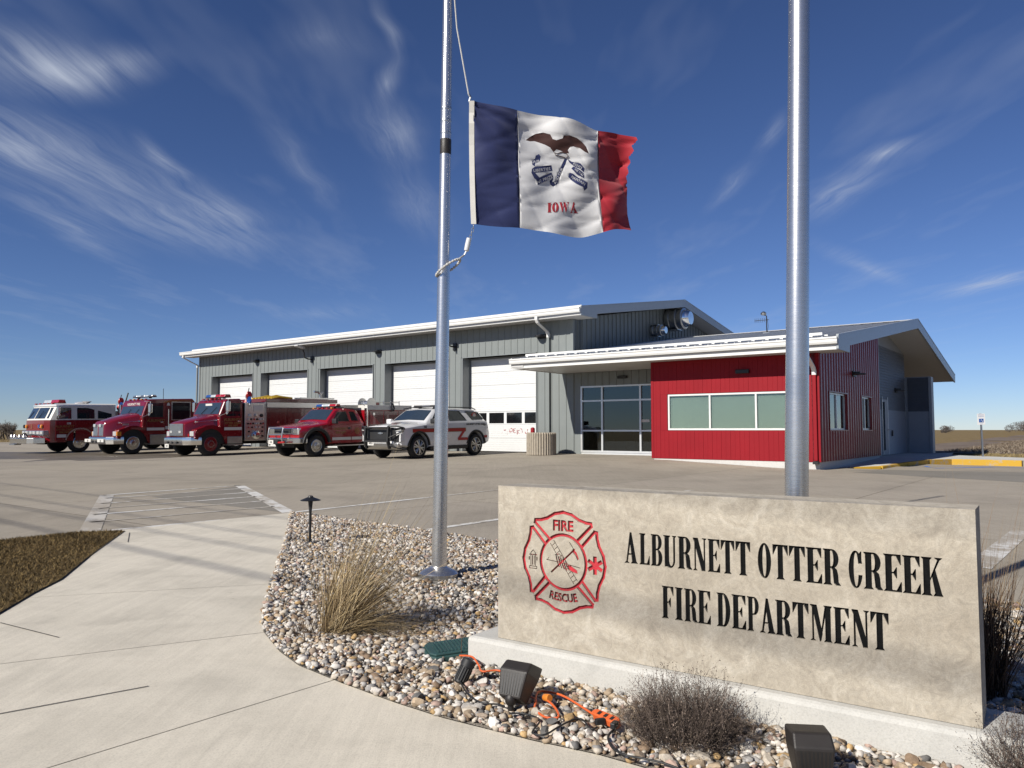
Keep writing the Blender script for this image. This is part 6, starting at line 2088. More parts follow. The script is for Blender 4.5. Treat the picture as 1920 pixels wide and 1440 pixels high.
def text_polys(body, cx, cz, size, squeeze=1.0, bold=0.003, rot=0.0, arcr=None):
    t = text_mesh(body, size, align='CENTER', bold=bold, squeeze=squeeze)
    out = []
    for f in t.f:
        p = [t.v[i] for i in f]
        q = []
        for x, y, _ in p:
            if arcr:
                a = x / arcr
                q.append((cx + math.sin(a) * (arcr + y), cz + (math.cos(a) * (arcr + y) - arcr)))
            else:
                q.append((cx + x * math.cos(rot) - y * math.sin(rot), cz + x * math.sin(rot) + y * math.cos(rot)))
        out.append(q)
    return out

add_group('emblem_word', M_INKR, text_polys('FIRE', EC.x, EC.y + 0.143, 0.066, 0.92, 0.0032), [])
add_group('emblem_word', M_INKR, text_polys('RESCUE', EC.x, EC.y - 0.178, 0.050, 0.9, 0.0026, arcr=-0.30), [])
# star on the right arm
star = []
for k in range(3):
    a = R(90 + 60 * k)
    d = Vector((math.cos(a), math.sin(a))) * 0.033
    star += stroke(rel([(0.166 - d.x, -d.y), (0.166 + d.x, d.y)]), 0.019)
add_group('emblem_star', M_INKR, star, [])
# hydrant outline on the left arm
hx, hz = -0.163, 0.0
hyd = stroke(rel([(hx - .014, hz + .022), (hx - .012, hz + .030), (hx, hz + .042), (hx + .012, hz + .030), (hx + .014, hz + .022)]), 0.004)
hyd += stroke(rel([(hx - .020, hz + .020), (hx + .020, hz + .020)]), 0.005)
hyd += stroke(rel([(hx - .013, hz + .018), (hx - .013, hz - .030)]), 0.004) + stroke(rel([(hx + .013, hz + .018), (hx + .013, hz - .030)]), 0.004)
hyd += stroke(rel([(hx - .004, hz + .014), (hx - .004, hz - .026)]), 0.0055) + stroke(rel([(hx + .006, hz + .014), (hx + .006, hz - .026)]), 0.004)
hyd += stroke(rel([(hx - .022, hz + .008), (hx - .022, hz - .004)]), 0.006) + stroke(rel([(hx + .021, hz + .008), (hx + .021, hz - .004)]), 0.006)
hyd += stroke(rel([(hx - .020, hz - .034), (hx + .020, hz - .034), (hx + .020, hz - .044), (hx - .020, hz - .044)]), 0.004, True)
add_group('emblem_hydrant', M_INKR, hyd, [])
# ladder, axe, pike and gloved hand in the ring
cen = []
for off in (-0.012, 0.012):
    o2 = Vector((0.75, 0.66)).normalized() * off
    cen += stroke(rel([(-0.058 + o2.x, 0.088 + o2.y), (0.066 + o2.x, -0.085 + o2.y)]), 0.0035)
for k in range(10):
    t = (k + 0.6) / 10
    m_ = Vector((-0.058, 0.088)).lerp(Vector((0.066, -0.085)), t)
    o2 = Vector((0.75, 0.66)).normalized() * 0.012
    cen += stroke(rel([tuple(m_ - o2), tuple(m_ + o2)]), 0.003)
cen += stroke(rel([(-0.062, -0.050), (0.060, 0.062)]), 0.0085)
cen += [rel([(0.052, 0.066), (0.072, 0.050), (0.084, 0.022), (0.076, 0.014), (0.066, 0.034), (0.05, 0.05)])]
cen += stroke(rel([(0.036, 0.092), (0.060, 0.060)]), 0.004)
cen += stroke(rel([(-0.088, 0.004), (-0.02, -0.002), (0.09, -0.018)]), 0.004) + stroke(rel([(-0.085, 0.004), (-0.076, 0.015)]), 0.003)
cen += [rel([(0.018, -0.012), (0.040, -0.012), (0.074, -0.030), (0.078, -0.046), (0.060, -0.044), (0.03, -0.034)])]
for k in range(4):
    cen += stroke(rel([(-0.036 + .012 * k, 0.026 - 0.004 * k), (-0.030 + .014 * k, -0.002 - .006 * k), (-0.020 + .013 * k, -0.022 - .004 * k)]), 0.006)
cen += stroke(rel([(-0.042, 0.03), (-0.02, 0.036), (0.012, 0.012), (0.02, -0.02)]), 0.004)
add_group('emblem_tools', M_INKR, cen, [])

v2, tris, inn = cdt(polys)
DEPTH = 0.011
tri_group = []
for f, s_ in zip(tris, inn):
    pos, neg = set(), set()
    for i in s_:
        if owner[i]:
            (pos if owner[i][1] > 0 else neg).add(owner[i][0])
    gset = [q for q in pos if q not in neg]
    tri_group.append(gset[0] if gset else -1)
# stone block: front face with recesses + their walls + back, sides, top
mb = MB()
face_v = [(p.x, 0.0, p.y) for p in v2]
deep_v = [(p.x, DEPTH, p.y) for p in v2]
nV = len(v2)
mb.v = face_v + deep_v
em = {}
for f, gi in zip(tris, tri_group):
    if gi == -1:
        mb.f.append(tuple(f))
    for k in range(3):
        a, b = f[k], f[(k + 1) % 3]
        em.setdefault((min(a, b), max(a, b)), []).append((gi, a, b))
for (a, b), L_ in em.items():
    gs = {q[0] for q in L_}
    if len(L_) == 2 and (-1 in gs) and len(gs) > 1:
        mb.f.append((a, b, b + nV, a + nV))
o = len(mb.v)
bev = 0.004
mb.v += [(0, 0, 0), (SLEN, 0, 0), (SLEN, 0, SH), (0, 0, SH), (0, STH, 0), (SLEN, STH, 0), (SLEN, STH, SH), (0, STH, SH)]
mb.f += [(o, o + 1, o + 5, o + 4), (o + 1, o + 2, o + 6, o + 5), (o + 2, o + 3, o + 7, o + 6), (o + 3, o, o + 4, o + 7), (o + 4, o + 5, o + 6, o + 7)]
mb.m = [0] * len(mb.f)
panel = mb.build('stone_panel', M_STONE, sg, recalc=True)
# floors of the recesses: one painted piece per letter or emblem element
by = {}
for f, gi in zip(tris, tri_group):
    if gi >= 0:
        by.setdefault(gi, []).append(f)
for gi, fl in sorted(by.items()):
    used = sorted({i for f in fl for i in f})
    ix = {i: k for k, i in enumerate(used)}
    mm = MB()
    mm.add([(v2[i].x, DEPTH - 0.0005, v2[i].y) for i in used], [tuple(ix[i] for i in f) for f in fl])
    mm.build(groups[gi][0], groups[gi][1], sg, recalc=False)
MB().box(-0.15, SLEN + 0.22, -0.055, STH + 0.06, -0.22, -0.002).build('footing', M_FOOT, sg, bevel=0.02)

# ------------------------------------------------------------------ flagpoles
def flagpole(base, lean, r0, r1, h, label, collar=True):
    o = empty('flagpole', base)
    o.rotation_euler = (0, lean, 0)
    tag(o, label, 'flagpole', 'brushed aluminium flagpoles in the rock bed')
    hs = [0, 0.8, 1.6, 2.4, 3.2, 4.0, 5.0, 6.0, h]
    MB().lathe([(r0 + (r1 - r0) * min(1, q / h), q) for q in hs], 40).build('shaft', M_POLE, o, smooth=40)
    if collar:
        MB().lathe([(0.145, 0.0), (0.147, 0.03), (0.135, 0.045), (0.10, 0.062), (0.068, 0.075), (0.064, 0.082), (0.055, 0.084)], 40).build('base_collar', M_POLE, o, smooth=30)
    return o

fp1 = flagpole((-0.561, 5.973, -0.125), R(0.58), 0.0585, 0.026, 7.6, 'slender brushed aluminium pole with round base collar, flying the state flag')
band = MB().lathe([(0.0440, 3.30), (0.0450, 3.305), (0.0450, 3.42), (0.0440, 3.425)], 32)
band.build('dark_band', M_BRONZE, fp1, smooth=40)
for z in (3.46, 3.56, 3.66):
    MB().lathe([(0.0432, z), (0.0450, z + 0.006), (0.0450, z + 0.02), (0.0430, z + 0.026)], 32).build('sleeve_ring', M_STEEL, fp1, smooth=40)
MB().box(-0.30, 0.30, -0.26, 0.26, -0.05, -0.004).build('base_pad', M_OLD, fp1)
flagpole((1.445, 3.985, -0.14), R(1.55), 0.0605, 0.045, 8.2, 'thick brushed aluminium pole rising behind the limestone sign')

# ------------------------------------------------------------------ state flag
TOP = [(-0.306, 5.97, 3.607), (-0.128, 6.02, 3.602), (0.043, 6.1, 3.601), (0.219, 6.16, 3.596), (0.396, 6.2, 3.572), (0.58, 6.28, 3.55), (0.734, 6.38, 3.545), (0.917, 6.46, 3.553), (1.093, 6.5, 3.522)]
MID = [(-0.304, 5.97, 3.092), (-0.128, 6.02, 3.101), (0.052, 6.1, 3.111), (0.227, 6.16, 3.114), (0.395, 6.2, 3.119), (0.568, 6.28, 3.11), (0.726, 6.38, 3.121), (0.89, 6.46, 3.101), (1.001, 6.5, 3.114)]
BOT = [(-0.29, 5.97, 2.625), (-0.114, 6.02, 2.617), (0.064, 6.1, 2.621), (0.226, 6.16, 2.61), (0.384, 6.2, 2.599), (0.566, 6.28, 2.606), (0.768, 6.38, 2.659), (0.91, 6.46, 2.703), (1.025, 6.5, 2.713)]


def cr(pts, u):
    n_ = len(pts) - 1
    x = max(0.0, min(1.0, u)) * n_
    i = min(int(x), n_ - 1)
    t = x - i
    p0, p1, p2, p3 = (Vector(pts[max(0, i - 1)]), Vector(pts[i]), Vector(pts[i + 1]), Vector(pts[min(n_, i + 2)]))
    return 0.5 * ((2 * p1) + (p2 - p0) * t + (2 * p0 - 5 * p1 + 4 * p2 - p3) * t * t + (3 * p1 - p0 - 3 * p2 + p3) * t ** 3)


def flag_pt(u, v, lift=0.0):
    a, b, c = cr(BOT, u), cr(MID, u), cr(TOP, u)
    p = a * (2 * (v - 0.5) * (v - 1)) + b * (4 * v * (1 - v)) + c * (2 * v * (v - 0.5))
    amp = 0.012 + 0.050 * u
    d = amp * math.sin(2 * math.pi * (1.9 * u + 0.55 * v) + 0.6)
    d += 0.016 * math.sin(2 * math.pi * (3.4 * u - 1.2 * v) + 1.0) * (0.3 + u)
    # pinched wrinkles: narrow ridges running down and across
    for (au, av, ph, am, pw_r) in ((2.6, -3.4, 0.1, 0.013, 3), (1.4, -5.2, 0.55, 0.010, 4), (4.2, 1.6, 0.3, 0.009, 3), (0.9, 4.6, 0.8, 0.008, 4)):
        d += am * (0.35 + 0.9 * u) * ((1 - abs(math.sin(math.pi * (au * u + av * v + ph)))) ** pw_r)
    d += 0.05 * max(0, u - 0.72) * math.sin(2 * math.pi * (1.6 * v + 0.15)) * 2.2
    # pulls radiating from the upper hoist corner
    d += 0.010 * math.sin(14 * math.atan2(1.02 - v, u + 0.05)) * math.exp(-2.2 * u)
    p = p + Vector((0.12 * d * (0.5 - v), d, 0))
    return p + Vector((-0.35, -1.0, 0.1)).normalized() * lift


COLX = [888, 930, 971, 1011, 1049, 1089, 1126, 1160, 1191]
TY = [191, 197, 205, 212, 221, 233, 243, 248, 258]
BY = [419, 424, 428, 434, 439, 442, 436, 431, 431]


def z2uv(zx, zy):
    """coordinates read off an enlargement of the flag -> cloth u,v"""
    x, y = 780 + zx / 3.6, 160 + zy / 3.6
    i = 0
    while i < 7 and x > COLX[i + 1]:
        i += 1
    t = (x - COLX[i]) / (COLX[i + 1] - COLX[i])
    u = (i + t) / 8
    ty, by_ = TY[i] + (TY[i + 1] - TY[i]) * t, BY[i] + (BY[i + 1] - BY[i]) * t
    return (max(0.01, min(0.99, u)), max(0.01, min(0.99, (by_ - y) / (by_ - ty))))


def cloth_mat(name, col):
    m, gg, bs = new_mat(name)
    tc = gg.node('ShaderNodeTexCoord').outputs['Object']
    n1 = gg.noise(tc, 9, 4)
    c = gg.ramp(n1, [(0.3, tuple(x * 0.97 for x in col)), (0.7, tuple(min(1, x * 1.03) for x in col))])
    setin(bs, gg, 'Base Color', c)
    setin(bs, gg, 'Roughness', 0.65)
    setin(bs, gg, 'Specular IOR Level', 0.25)
    setin(bs, gg, 'Sheen Weight', 0.15)
    wv = gg.noise(tc, 700, 2)
    cr_ = gg.noise(tc, 16, 3, 0.5)
    bp = gg.node('ShaderNodeBump', {'Height': gg.math('ADD', gg.math('MULTIPLY', cr_, 1.5), wv), 'Strength': 0.15, 'Distance': 0.004})
    gg.l.new(bp.outputs[0], bs.inputs['Normal'])
    return m

FM = [cloth_mat('flag_blue', (0.022, 0.032, 0.115)), cloth_mat('flag_white', (0.70, 0.70, 0.71)), cloth_mat('flag_red', (0.40, 0.018, 0.032)), cloth_mat('flag_brown', (0.060, 0.022, 0.018))]
fpoly = [([(0, 0), (0.25, 0), (0.25, 1), (0, 1)], 0), ([(0.25, 0), (0.75, 0), (0.75, 1), (0.25, 1)], 1), ([(0.75, 0), (1, 0), (1, 1), (0.75, 1)], 2)]


def zp(pts, mi):
    fpoly.append(([z2uv(*p) for p in pts], mi))

zp([(740, 365), (770, 340), (810, 320), (860, 318), (905, 340), (920, 375), (945, 388), (985, 378), (992, 358), (1030, 358), (1080, 375), (1120, 405), (1150, 445), (1172, 497), (1140, 482), (1105, 452), (1060, 434), (1038, 437), (1022, 458), (1032, 482), (1000, 478), (975, 458), (945, 447), (927, 464), (903, 430), (870, 406), (835, 386), (800, 370), (770, 373)], 3)
zp([(782, 545), (776, 515), (800, 500), (806, 478), (828, 468), (840, 485), (834, 520), (800, 535), (800, 556)], 0)
zp([(774, 600), (778, 572), (800, 556), (912, 552), (920, 590), (800, 600), (830, 632), (826, 652), (795, 640)], 0)
zp([(804, 640), (912, 600), (926, 632), (816, 682)], 0)
zp([(898, 655), (925, 632), (918, 662), (935, 660), (1003, 512), (1020, 518), (950, 680), (925, 692), (905, 680)], 0)
zp([(1022, 516), (1050, 540), (1110, 560), (1142, 596), (1136, 620), (1110, 598), (1075, 580), (1036, 545)], 0)
zp([(1048, 585), (1062, 572), (1110, 606), (1138, 630), (1142, 662), (1118, 650), (1085, 628), (1066, 606)], 0)
zp([(1028, 640), (1036, 612), (1060, 622), (1100, 655), (1164, 688), (1162, 722), (1140, 738), (1132, 716), (1080, 690), (1050, 662)], 0)
gp = []
NU, NV = 90, 56
for i in range(NU + 1):
    for j in range(NV + 1):
        gp.append((i / NU, j / NV))
v2, tris, inn = cdt([p for p, _ in fpoly], gp)
fmb = MB()
fmb.v = [tuple(flag_pt(p.x, p.y)) for p in v2]
for f, s_ in zip(tris, inn):
    if not s_:
        continue
    k = fpoly[max(s_)][1]
    if k == 2:
        # frayed fly end
        cxu = sum(v2[i].x for i in f) / 3
        cv = sum(v2[i].y for i in f) / 3
        if cxu > 0.982 + 0.012 * math.sin(cv * 60) and cv > 0.5:
            continue
    fmb.f.append(tuple(f))
    fmb.m.append(k)
fl = empty('state_flag', tuple(BOT[0]))
tag(fl, 'blue, white and red flag with brown eagle blowing beside the slender pole', 'flag')
def rel_to(mbx, root):
    L_ = root.location
    mbx.v = [(p[0] - L_[0], p[1] - L_[1], p[2] - L_[2]) for p in mbx.v]
    return mbx
rel_to(fmb, fl).build('cloth', FM, fl, smooth=75, recalc=False)
# canvas header
hm = MB()
ring_pts = []
for k in range(13):
    v = k / 12
    p = flag_pt(0, v)
    ring_pts.append([p + Vector((-0.035, -0.004, 0)), p + Vector((0.006, -0.004, 0)), p + Vector((0.006, 0.004, 0)), p + Vector((-0.035, 0.004, 0))])
hm.loft(ring_pts)
rel_to(hm, fl).build('header', M_STRIPE, fl)


def flag_text(body, zx, zy, ang, size, mat, bold=0.0, squeeze=1.0, lift=0.004):
    """lettering printed on the cloth; size and position in enlargement pixels"""
    t = text_mesh(body, size, align='CENTER', bold=bold, squeeze=squeeze)
    ca, sa = math.cos(R(ang)), math.sin(R(ang))
    out = MB()
    vs = []
    for x, y, _ in t.v:
        u, v = z2uv(zx + x * ca - y * sa, zy - (x * sa + y * ca))
        vs.append(tuple(flag_pt(u, v, lift)))
    out.add(vs, t.f)
    rel_to(out, fl).build('printed_word', mat, fl, recalc=False)

iowa = MB()
xi = 884.0
for ch_, wd in (('I', 30), ('O', 46), ('W', 72), ('A', 54)):
    P, N, w_ = glyph(ch_)
    vv, tt, ii = cdt(P + N)
    vs = []
    for p in vv:
        u, v = z2uv(xi + p.x / w_ * wd, 866 - p.y * 64 + (xi - 884) * 0.02)
        vs.append(tuple(flag_pt(u, v, 0.004)))
    iowa.add(vs, [tuple(t) for t, s_ in zip(tt, ii) if any(i < len(P) for i in s_) and not any(i >= len(P) for i in s_)])
    xi += wd + 4
rel_to(iowa, fl).build('printed_word', FM[2], fl, recalc=False)
flag_text('OUR', 806, 530, 8, 28, FM[1])
flag_text('LIBERTIES', 848, 590, 6, 28, FM[1])
flag_text('WE PRIZE', 866, 655, 21, 28, FM[1])
flag_text('AND OUR', 968, 632, 63, 24, FM[1])
flag_text('RIGHTS', 1088, 580, -34, 22, FM[1])
flag_text('WE WILL', 1100, 625, -38, 20, FM[1])
flag_text('MAINTAIN', 1094, 678, -33, 24, FM[1])
# eagle's white head and beak line
hd = MB()
vs = []
for (x, y) in [(980, 470), (1010, 478), (1026, 498), (1012, 512), (985, 500), (940, 486), (932, 466), (950, 478)]:
    u, v = z2uv(x, y)
    vs.append(tuple(flag_pt(u, v, 0.004)))
rl = MB().tube(vs + [vs[0]], 0.0028, 5)
rel_to(rl, fl).build('eagle_head_outline', FM[3], fl)

# halyard: rope above, swivel snaps, counterweight and retainer ring round the pole
ha = empty('halyard', (-0.46, 5.93, 2.25))
tag(ha, 'white rope halyard with snaps, counterweight and beaded ring on the pole', 'rope')
M_ROPE = plain('white_rope', (0.62, 0.61, 0.58), 0.8, 0.0, 0.1, 80, bump=0.3, bscale=300)
def hb_(mbx, name, mat, **k):
    return rel_to(mbx, ha).build(name, mat, ha, **k)
hb_(MB().tube([(-0.472, 5.93, 4.6), (-0.44, 5.95, 4.2), (-0.345, 5.968, 3.66)], 0.006, 6), 'rope', M_ROPE)
hb_(MB().tube([(-0.345, 5.968, 3.67), (-0.33, 5.968, 3.64), (-0.338, 5.968, 3.61), (-0.325, 5.968, 3.57)], 0.010, 6), 'snap_hook', M_STEEL)
pth = [(-0.305, 5.97, 2.61), (-0.318, 5.97, 2.57), (-0.326, 5.97, 2.53)]
for i in range(4):
    c = Vector((-0.303 - 0.008 * i, 5.968, 2.60 - 0.028 * i))
    lk = []
    for k in range(11):
        a = 2 * math.pi * k / 10
        lk.append(c + (Vector((0.009 * math.cos(a), 0, 0.018 * math.sin(a))) if i % 2 else Vector((0, 0.009 * math.cos(a), 0.018 * math.sin(a)))))
    hb_(MB().tube(lk, 0.0035, 5), 'chain_link', M_STEEL)
hb_(MB().lathe([(0.005, -0.055), (0.020, -0.05), (0.022, 0.0), (0.020, 0.05), (0.005, 0.055)], 14, c=(0, 0, 0)).xf(Matrix.Translation((-0.348, 5.965, 2.455)) @ Matrix.Rotation(R(12), 4, 'Y')), 'counterweight', M_TWHITE, smooth=40)
hb_(MB().tube([(-0.36, 5.96, 2.40), (-0.375, 5.955, 2.37), (-0.42, 5.945, 2.335)], 0.007, 6), 'snap_hook', M_STEEL)
rg = []
for k in range(27):
    a = 2 * math.pi * k / 26
    rg.append((-0.500 + 0.092 * math.cos(a), 5.955 + 0.075 * math.sin(a), 2.268 + 0.062 * math.cos(a) - 0.012 * math.sin(a)))
hb_(MB().tube(rg, 0.006, 6), 'retainer_ring', M_ROPE)
for k in range(0, 26):
    a = 2 * math.pi * (k + .5) / 26
    c = ((rg[k][0] + rg[k + 1][0]) / 2, (rg[k][1] + rg[k + 1][1]) / 2, (rg[k][2] + rg[k + 1][2]) / 2)
    hb_(MB().lathe([(0.003, -0.011), (0.011, -0.005), (0.011, 0.005), (0.003, 0.011)], 8, c=c), 'bead', M_ROPE, smooth=50)

# ------------------------------------------------------------------ small things in the rock bed
pl = empty('path_light', (-2.004, 7.695, -0.13))
tag(pl, 'black mushroom path light standing in the rock bed corner', 'garden light')
MB().lathe([(0.014, 0), (0.012, 0.30), (0.022, 0.40), (0.024, 0.425)], 14).build('stem', M_BLACK, pl, smooth=40)
MB().lathe([(0.020, 0.425), (0.098, 0.428), (0.100, 0.433), (0.055, 0.452), (0.028, 0.462), (0.022, 0.474), (0.012, 0.478), (0.002, 0.479)], 28).build('shade', M_BLACK, pl, smooth=30)

vb = empty('valve_box', (-0.335, 3.93, -0.135), (R(2), R(-3), R(18)))
tag(vb, 'green plastic irrigation valve box lid set among the stones', 'valve box')
M_GREEN = plain('green_plastic', (0.032, 0.082, 0.078), 0.5, 0.0, 0.15, 12)
MB().prism([(-0.10, -0.06), (-0.07, -0.10), (0.20, -0.10), (0.20, 0.12), (-0.07, 0.12), (-0.10, 0.08)], -0.05, 0.035, 'z').build('body', M_GREEN, vb, bevel=0.006)
MB().prism([(-0.09, -0.053), (-0.065, -0.09), (0.19, -0.09), (0.19, 0.11), (-0.065, 0.11), (-0.09, 0.075)], 0.036, 0.046, 'z').build('lid', M_GREEN, vb, bevel=0.003)
for k in range(13):
    x = -0.05 + k * 0.018
    MB().box(x, x + 0.007, -0.07, 0.09, 0.046, 0.051).build('lid_rib', M_GREEN, vb)


def floodlight(loc, rz, tilt, label):
    o = empty('floodlight', loc, (0, 0, rz))
    tag(o, label, 'floodlight', 'bronze landscape floodlights aimed at the sign')
    MB().tube([(0, 0, -0.04), (0, 0, 0.05)], 0.014, 8).lathe([(0.02, 0.05), (0.026, 0.06), (0.026, 0.085), (0.018, 0.095)], 12).build('knuckle', M_BRONZE, o, smooth=40)
    # housing seen from behind: wide visor top, tapering heel, louvred back
    hw_t, hw_b = 0.074, 0.056
    zt_, zb_ = 0.165, 0.0
    vs = [(-hw_b, -0.02, zb_), (hw_b, -0.02, zb_), (hw_b, 0.06, zb_ - 0.005), (-hw_b, 0.06, zb_ - 0.005),
          (-hw_t * 0.98, -0.045, 0.115), (hw_t * 0.98, -0.045, 0.115), (hw_t, 0.085, 0.115), (-hw_t, 0.085, 0.115),
          (-hw_t * 0.92, -0.015, zt_), (hw_t * 0.92, -0.015, zt_), (hw_t, 0.095, zt_ + 0.01), (-hw_t, 0.095, zt_ + 0.01)]
    h = MB().add(vs, [(3, 2, 1, 0), (0, 1, 5, 4), (1, 2, 6, 5), (2, 3, 7, 6), (3, 0, 4, 7), (4, 5, 9, 8), (5, 6, 10, 9), (6, 7, 11, 10), (7, 4, 8, 11), (8, 9, 10, 11)])
    hd = h.build('housing', M_BRONZE, o, bevel=0.008, loc=(0, 0, 0.075), rot=(tilt, 0, 0))
    for k in range(8):
        x = -0.044 + k * 0.0125
        za, zb2 = 0.012, 0.105
        ya, yb_ = -0.0235, -0.0465
        MB().hexa([(x, ya - .002, za), (x + 0.006, ya - .002, za), (x + 0.006, ya + 0.004, za), (x, ya + 0.004, za), (x * 1.15, yb_ + .003, zb2), (x * 1.15 + 0.006, yb_ + .003, zb2), (x * 1.15 + 0.006, yb_ + 0.008, zb2), (x * 1.15, yb_ + 0.008, zb2)]).build('louvre', M_BLACK, hd)
    o.scale = (0.88,) * 3
    return o

floodlight((-0.005, 3.13, -0.135), SANG + R(4), R(-32), 'dark bronze floodlight tilted beside the orange cord loop')
floodlight((0.955, 2.50, -0.175), SANG + R(28), R(-10), 'dark bronze floodlight standing upright, cut off by the bottom edge')

bl = empty('bullet_light', (-0.225, 3.45, -0.13))
tag(bl, 'small black bullet spotlight on a stake near the valve box', 'spotlight')
bax = Matrix.Translation((0.012, 0, 0.06)) @ Matrix.Rotation(R(26), 4, 'Y') @ Matrix.Rotation(R(-10), 4, 'X')
cap = MB().lathe([(0.020, -0.045), (0.027, -0.038), (0.027, 0.03), (0.031, 0.032), (0.032, 0.062), (0.026, 0.064), (0.01, 0.060)], 20)
for k in range(16):
    a = 2 * math.pi * k / 16
    cap.tube([(0.028 * math.cos(a), 0.028 * math.sin(a), -0.03), (0.028 * math.cos(a), 0.028 * math.sin(a), 0.028)], 0.003, 4)
cap.xf(bax).build('lamp_body', M_BLKPL, bl, smooth=40)
MB().tube([(0, 0, 0.02), (-0.015, 0, -0.01), (-0.03, 0, -0.06)], 0.008, 8).build('stake', M_BLKPL, bl)
MB().box(-0.05, -0.005, -0.012, 0.012, -0.02, 0.0).build('bracket', M_STEEL, bl, rot=(0, R(-35), 0))

M_ORANGE = plain('orange_cord', (0.72, 0.13, 0.03), 0.55, 0.0, 0.1, 30)


def cord(name, pts, r, mat, z=-0.098, parent=None, seed=1):
    rr = random.Random(seed)
    pp = [(p[0], p[1], z + (p[2] if len(p) > 2 else 0) + rr.uniform(-0.004, 0.006)) for p in pts]
    # smooth the path
    sm = []
    n_ = len(pp)
    for i in range(n_ - 1):
        for k in range(5):
            t = k / 5
            p0, p1, p2, p3 = (Vector(pp[max(0, i - 1)]), Vector(pp[i]), Vector(pp[i + 1]), Vector(pp[min(n_ - 1, i + 2)]))
            sm.append(0.5 * ((2 * p1) + (p2 - p0) * t + (2 * p0 - 5 * p1 + 4 * p2 - p3) * t * t + (3 * p1 - p0 - 3 * p2 + p3) * t ** 3))
    sm.append(Vector(pp[-1]))
    return MB().tube(sm, r, 8).build(name, mat, parent, smooth=60)

oc = cord('extension_cord', [(-0.255, 3.824), (-0.191, 3.745, .01), (-0.154, 3.646), (-0.134, 3.574), (-0.054, 3.574), (0.012, 3.404), (0.066, 3.249), (0.097, 3.187), (0.091, 3.109), (0.127, 3.023), (0.175, 2.996), (0.174, 3.057, .01), (0.149, 3.132, .012), (0.13, 3.187, .01)], 0.0045, M_ORANGE)
tag(oc, 'orange extension cord looping over the stones to a power block', 'cord')
cord('cord_run', [(0.092, 3.156, .004), (0.106, 3.243, .014), (0.147, 3.269, .01), (0.217, 3.193, .012), (0.314, 3.007, .008)], 0.0045, M_ORANGE, parent=oc, seed=3)
pbk = MB()
d = (Vector((0.400, 2.891)) - Vector((0.314, 3.007))).normalized()
ang = math.atan2(d.y, d.x)
pb1 = MB().prism([(0, -0.008), (0.012, -0.016), (0.125, -0.018), (0.135, -0.01), (0.135, 0.01), (0.125, 0.018), (0.012, 0.016), (0, 0.008)], -0.012, 0.018, 'z').build('power_block', M_ORANGE, oc, bevel=0.004, loc=(0.314, 3.007, -0.085), rot=(R(20), 0, ang))
for k in range(3):
    MB().box(0.03 + 0.034 * k, 0.045 + 0.034 * k, -0.009, 0.009, 0.0175, 0.0195).build('socket', M_BLKPL, pb1)
pg = MB().lathe([(0.008, 0), (0.014, 0.008), (0.016, 0.035), (0.014, 0.042)], 12).build('plug', plain('orange_plug', (0.75, 0.24, 0.03), 0.5), oc, smooth=40, loc=(0.128, 3.185, -0.082), rot=(R(80), 0, R(35)))
bc = cord('lamp_cord', [(-0.01, 3.057), (0.052, 3.051), (0.105, 2.985), (0.078, 2.891), (0.078, 2.861), (0.119, 2.842), (0.178, 2.911), (0.238, 2.98), (0.268, 2.974), (0.291, 2.901), (0.316, 2.911)], 0.0035, M_BLKPL, seed=4)
tag(bc, 'thin black lamp cord running from the tilted floodlight to the power block', 'cord')
MB().box(-0.02, 0.02, -0.010, 0.010, -0.008, 0.014).build('plug', M_BLKPL, bc, loc=(0.328, 2.925, -0.085), rot=(0, 0, R(20)), bevel=0.004)
bc2 = cord('lamp_cord', [(0.371, 2.881), (0.343, 2.813), (0.346, 2.72), (0.381, 2.655), (0.436, 2.634), (0.507, 2.585), (0.62, 2.50), (0.8, 2.46)], 0.0040, M_BLKPL, seed=5)
tag(bc2, 'thicker black lamp cord curving round the foot of the brown shrub', 'cord')
MB().box(-0.02, 0.02, -0.010, 0.010, -0.008, 0.014).build('plug', M_BLKPL, bc2, loc=(0.375, 2.885, -0.082), rot=(0, 0, R(60)), bevel=0.004)
bc3 = cord('lamp_cord', [(-0.225, 3.42), (-0.215, 3.369), (-0.177, 3.249), (-0.118, 3.168), (-0.06, 3.162), (-0.03, 3.12)], 0.0035, M_BLKPL, seed=6)
tag(bc3, 'short black cord from the bullet spotlight towards the tilted floodlight', 'cord')

# black steel edging along the walk
ed = MB()
rings = []
for i, p in enumerate(WALK_EDGE[:10]):
    a, b = WALK_EDGE[max(0, i - 1)], WALK_EDGE[i + 1]
    t = Vector((b[0] - a[0], b[1] - a[1])).normalized()
    nn = Vector((-t.y, t.x)) * 0.004
    o_ = 0.008
    off = Vector((-t.y, t.x)) * o_
    rings.append([(p[0] + off.x - nn.x, p[1] + off.y - nn.y, -0.2), (p[0] + off.x + nn.x, p[1] + off.y + nn.y, -0.2), (p[0] + off.x + nn.x, p[1] + off.y + nn.y, -0.122), (p[0] + off.x - nn.x, p[1] + off.y - nn.y, -0.122)])
ed.loft(rings)
tag(ed.build('landscape_edging', M_BLACK), 'black edging strip curving between the walk and the stones', 'edging')

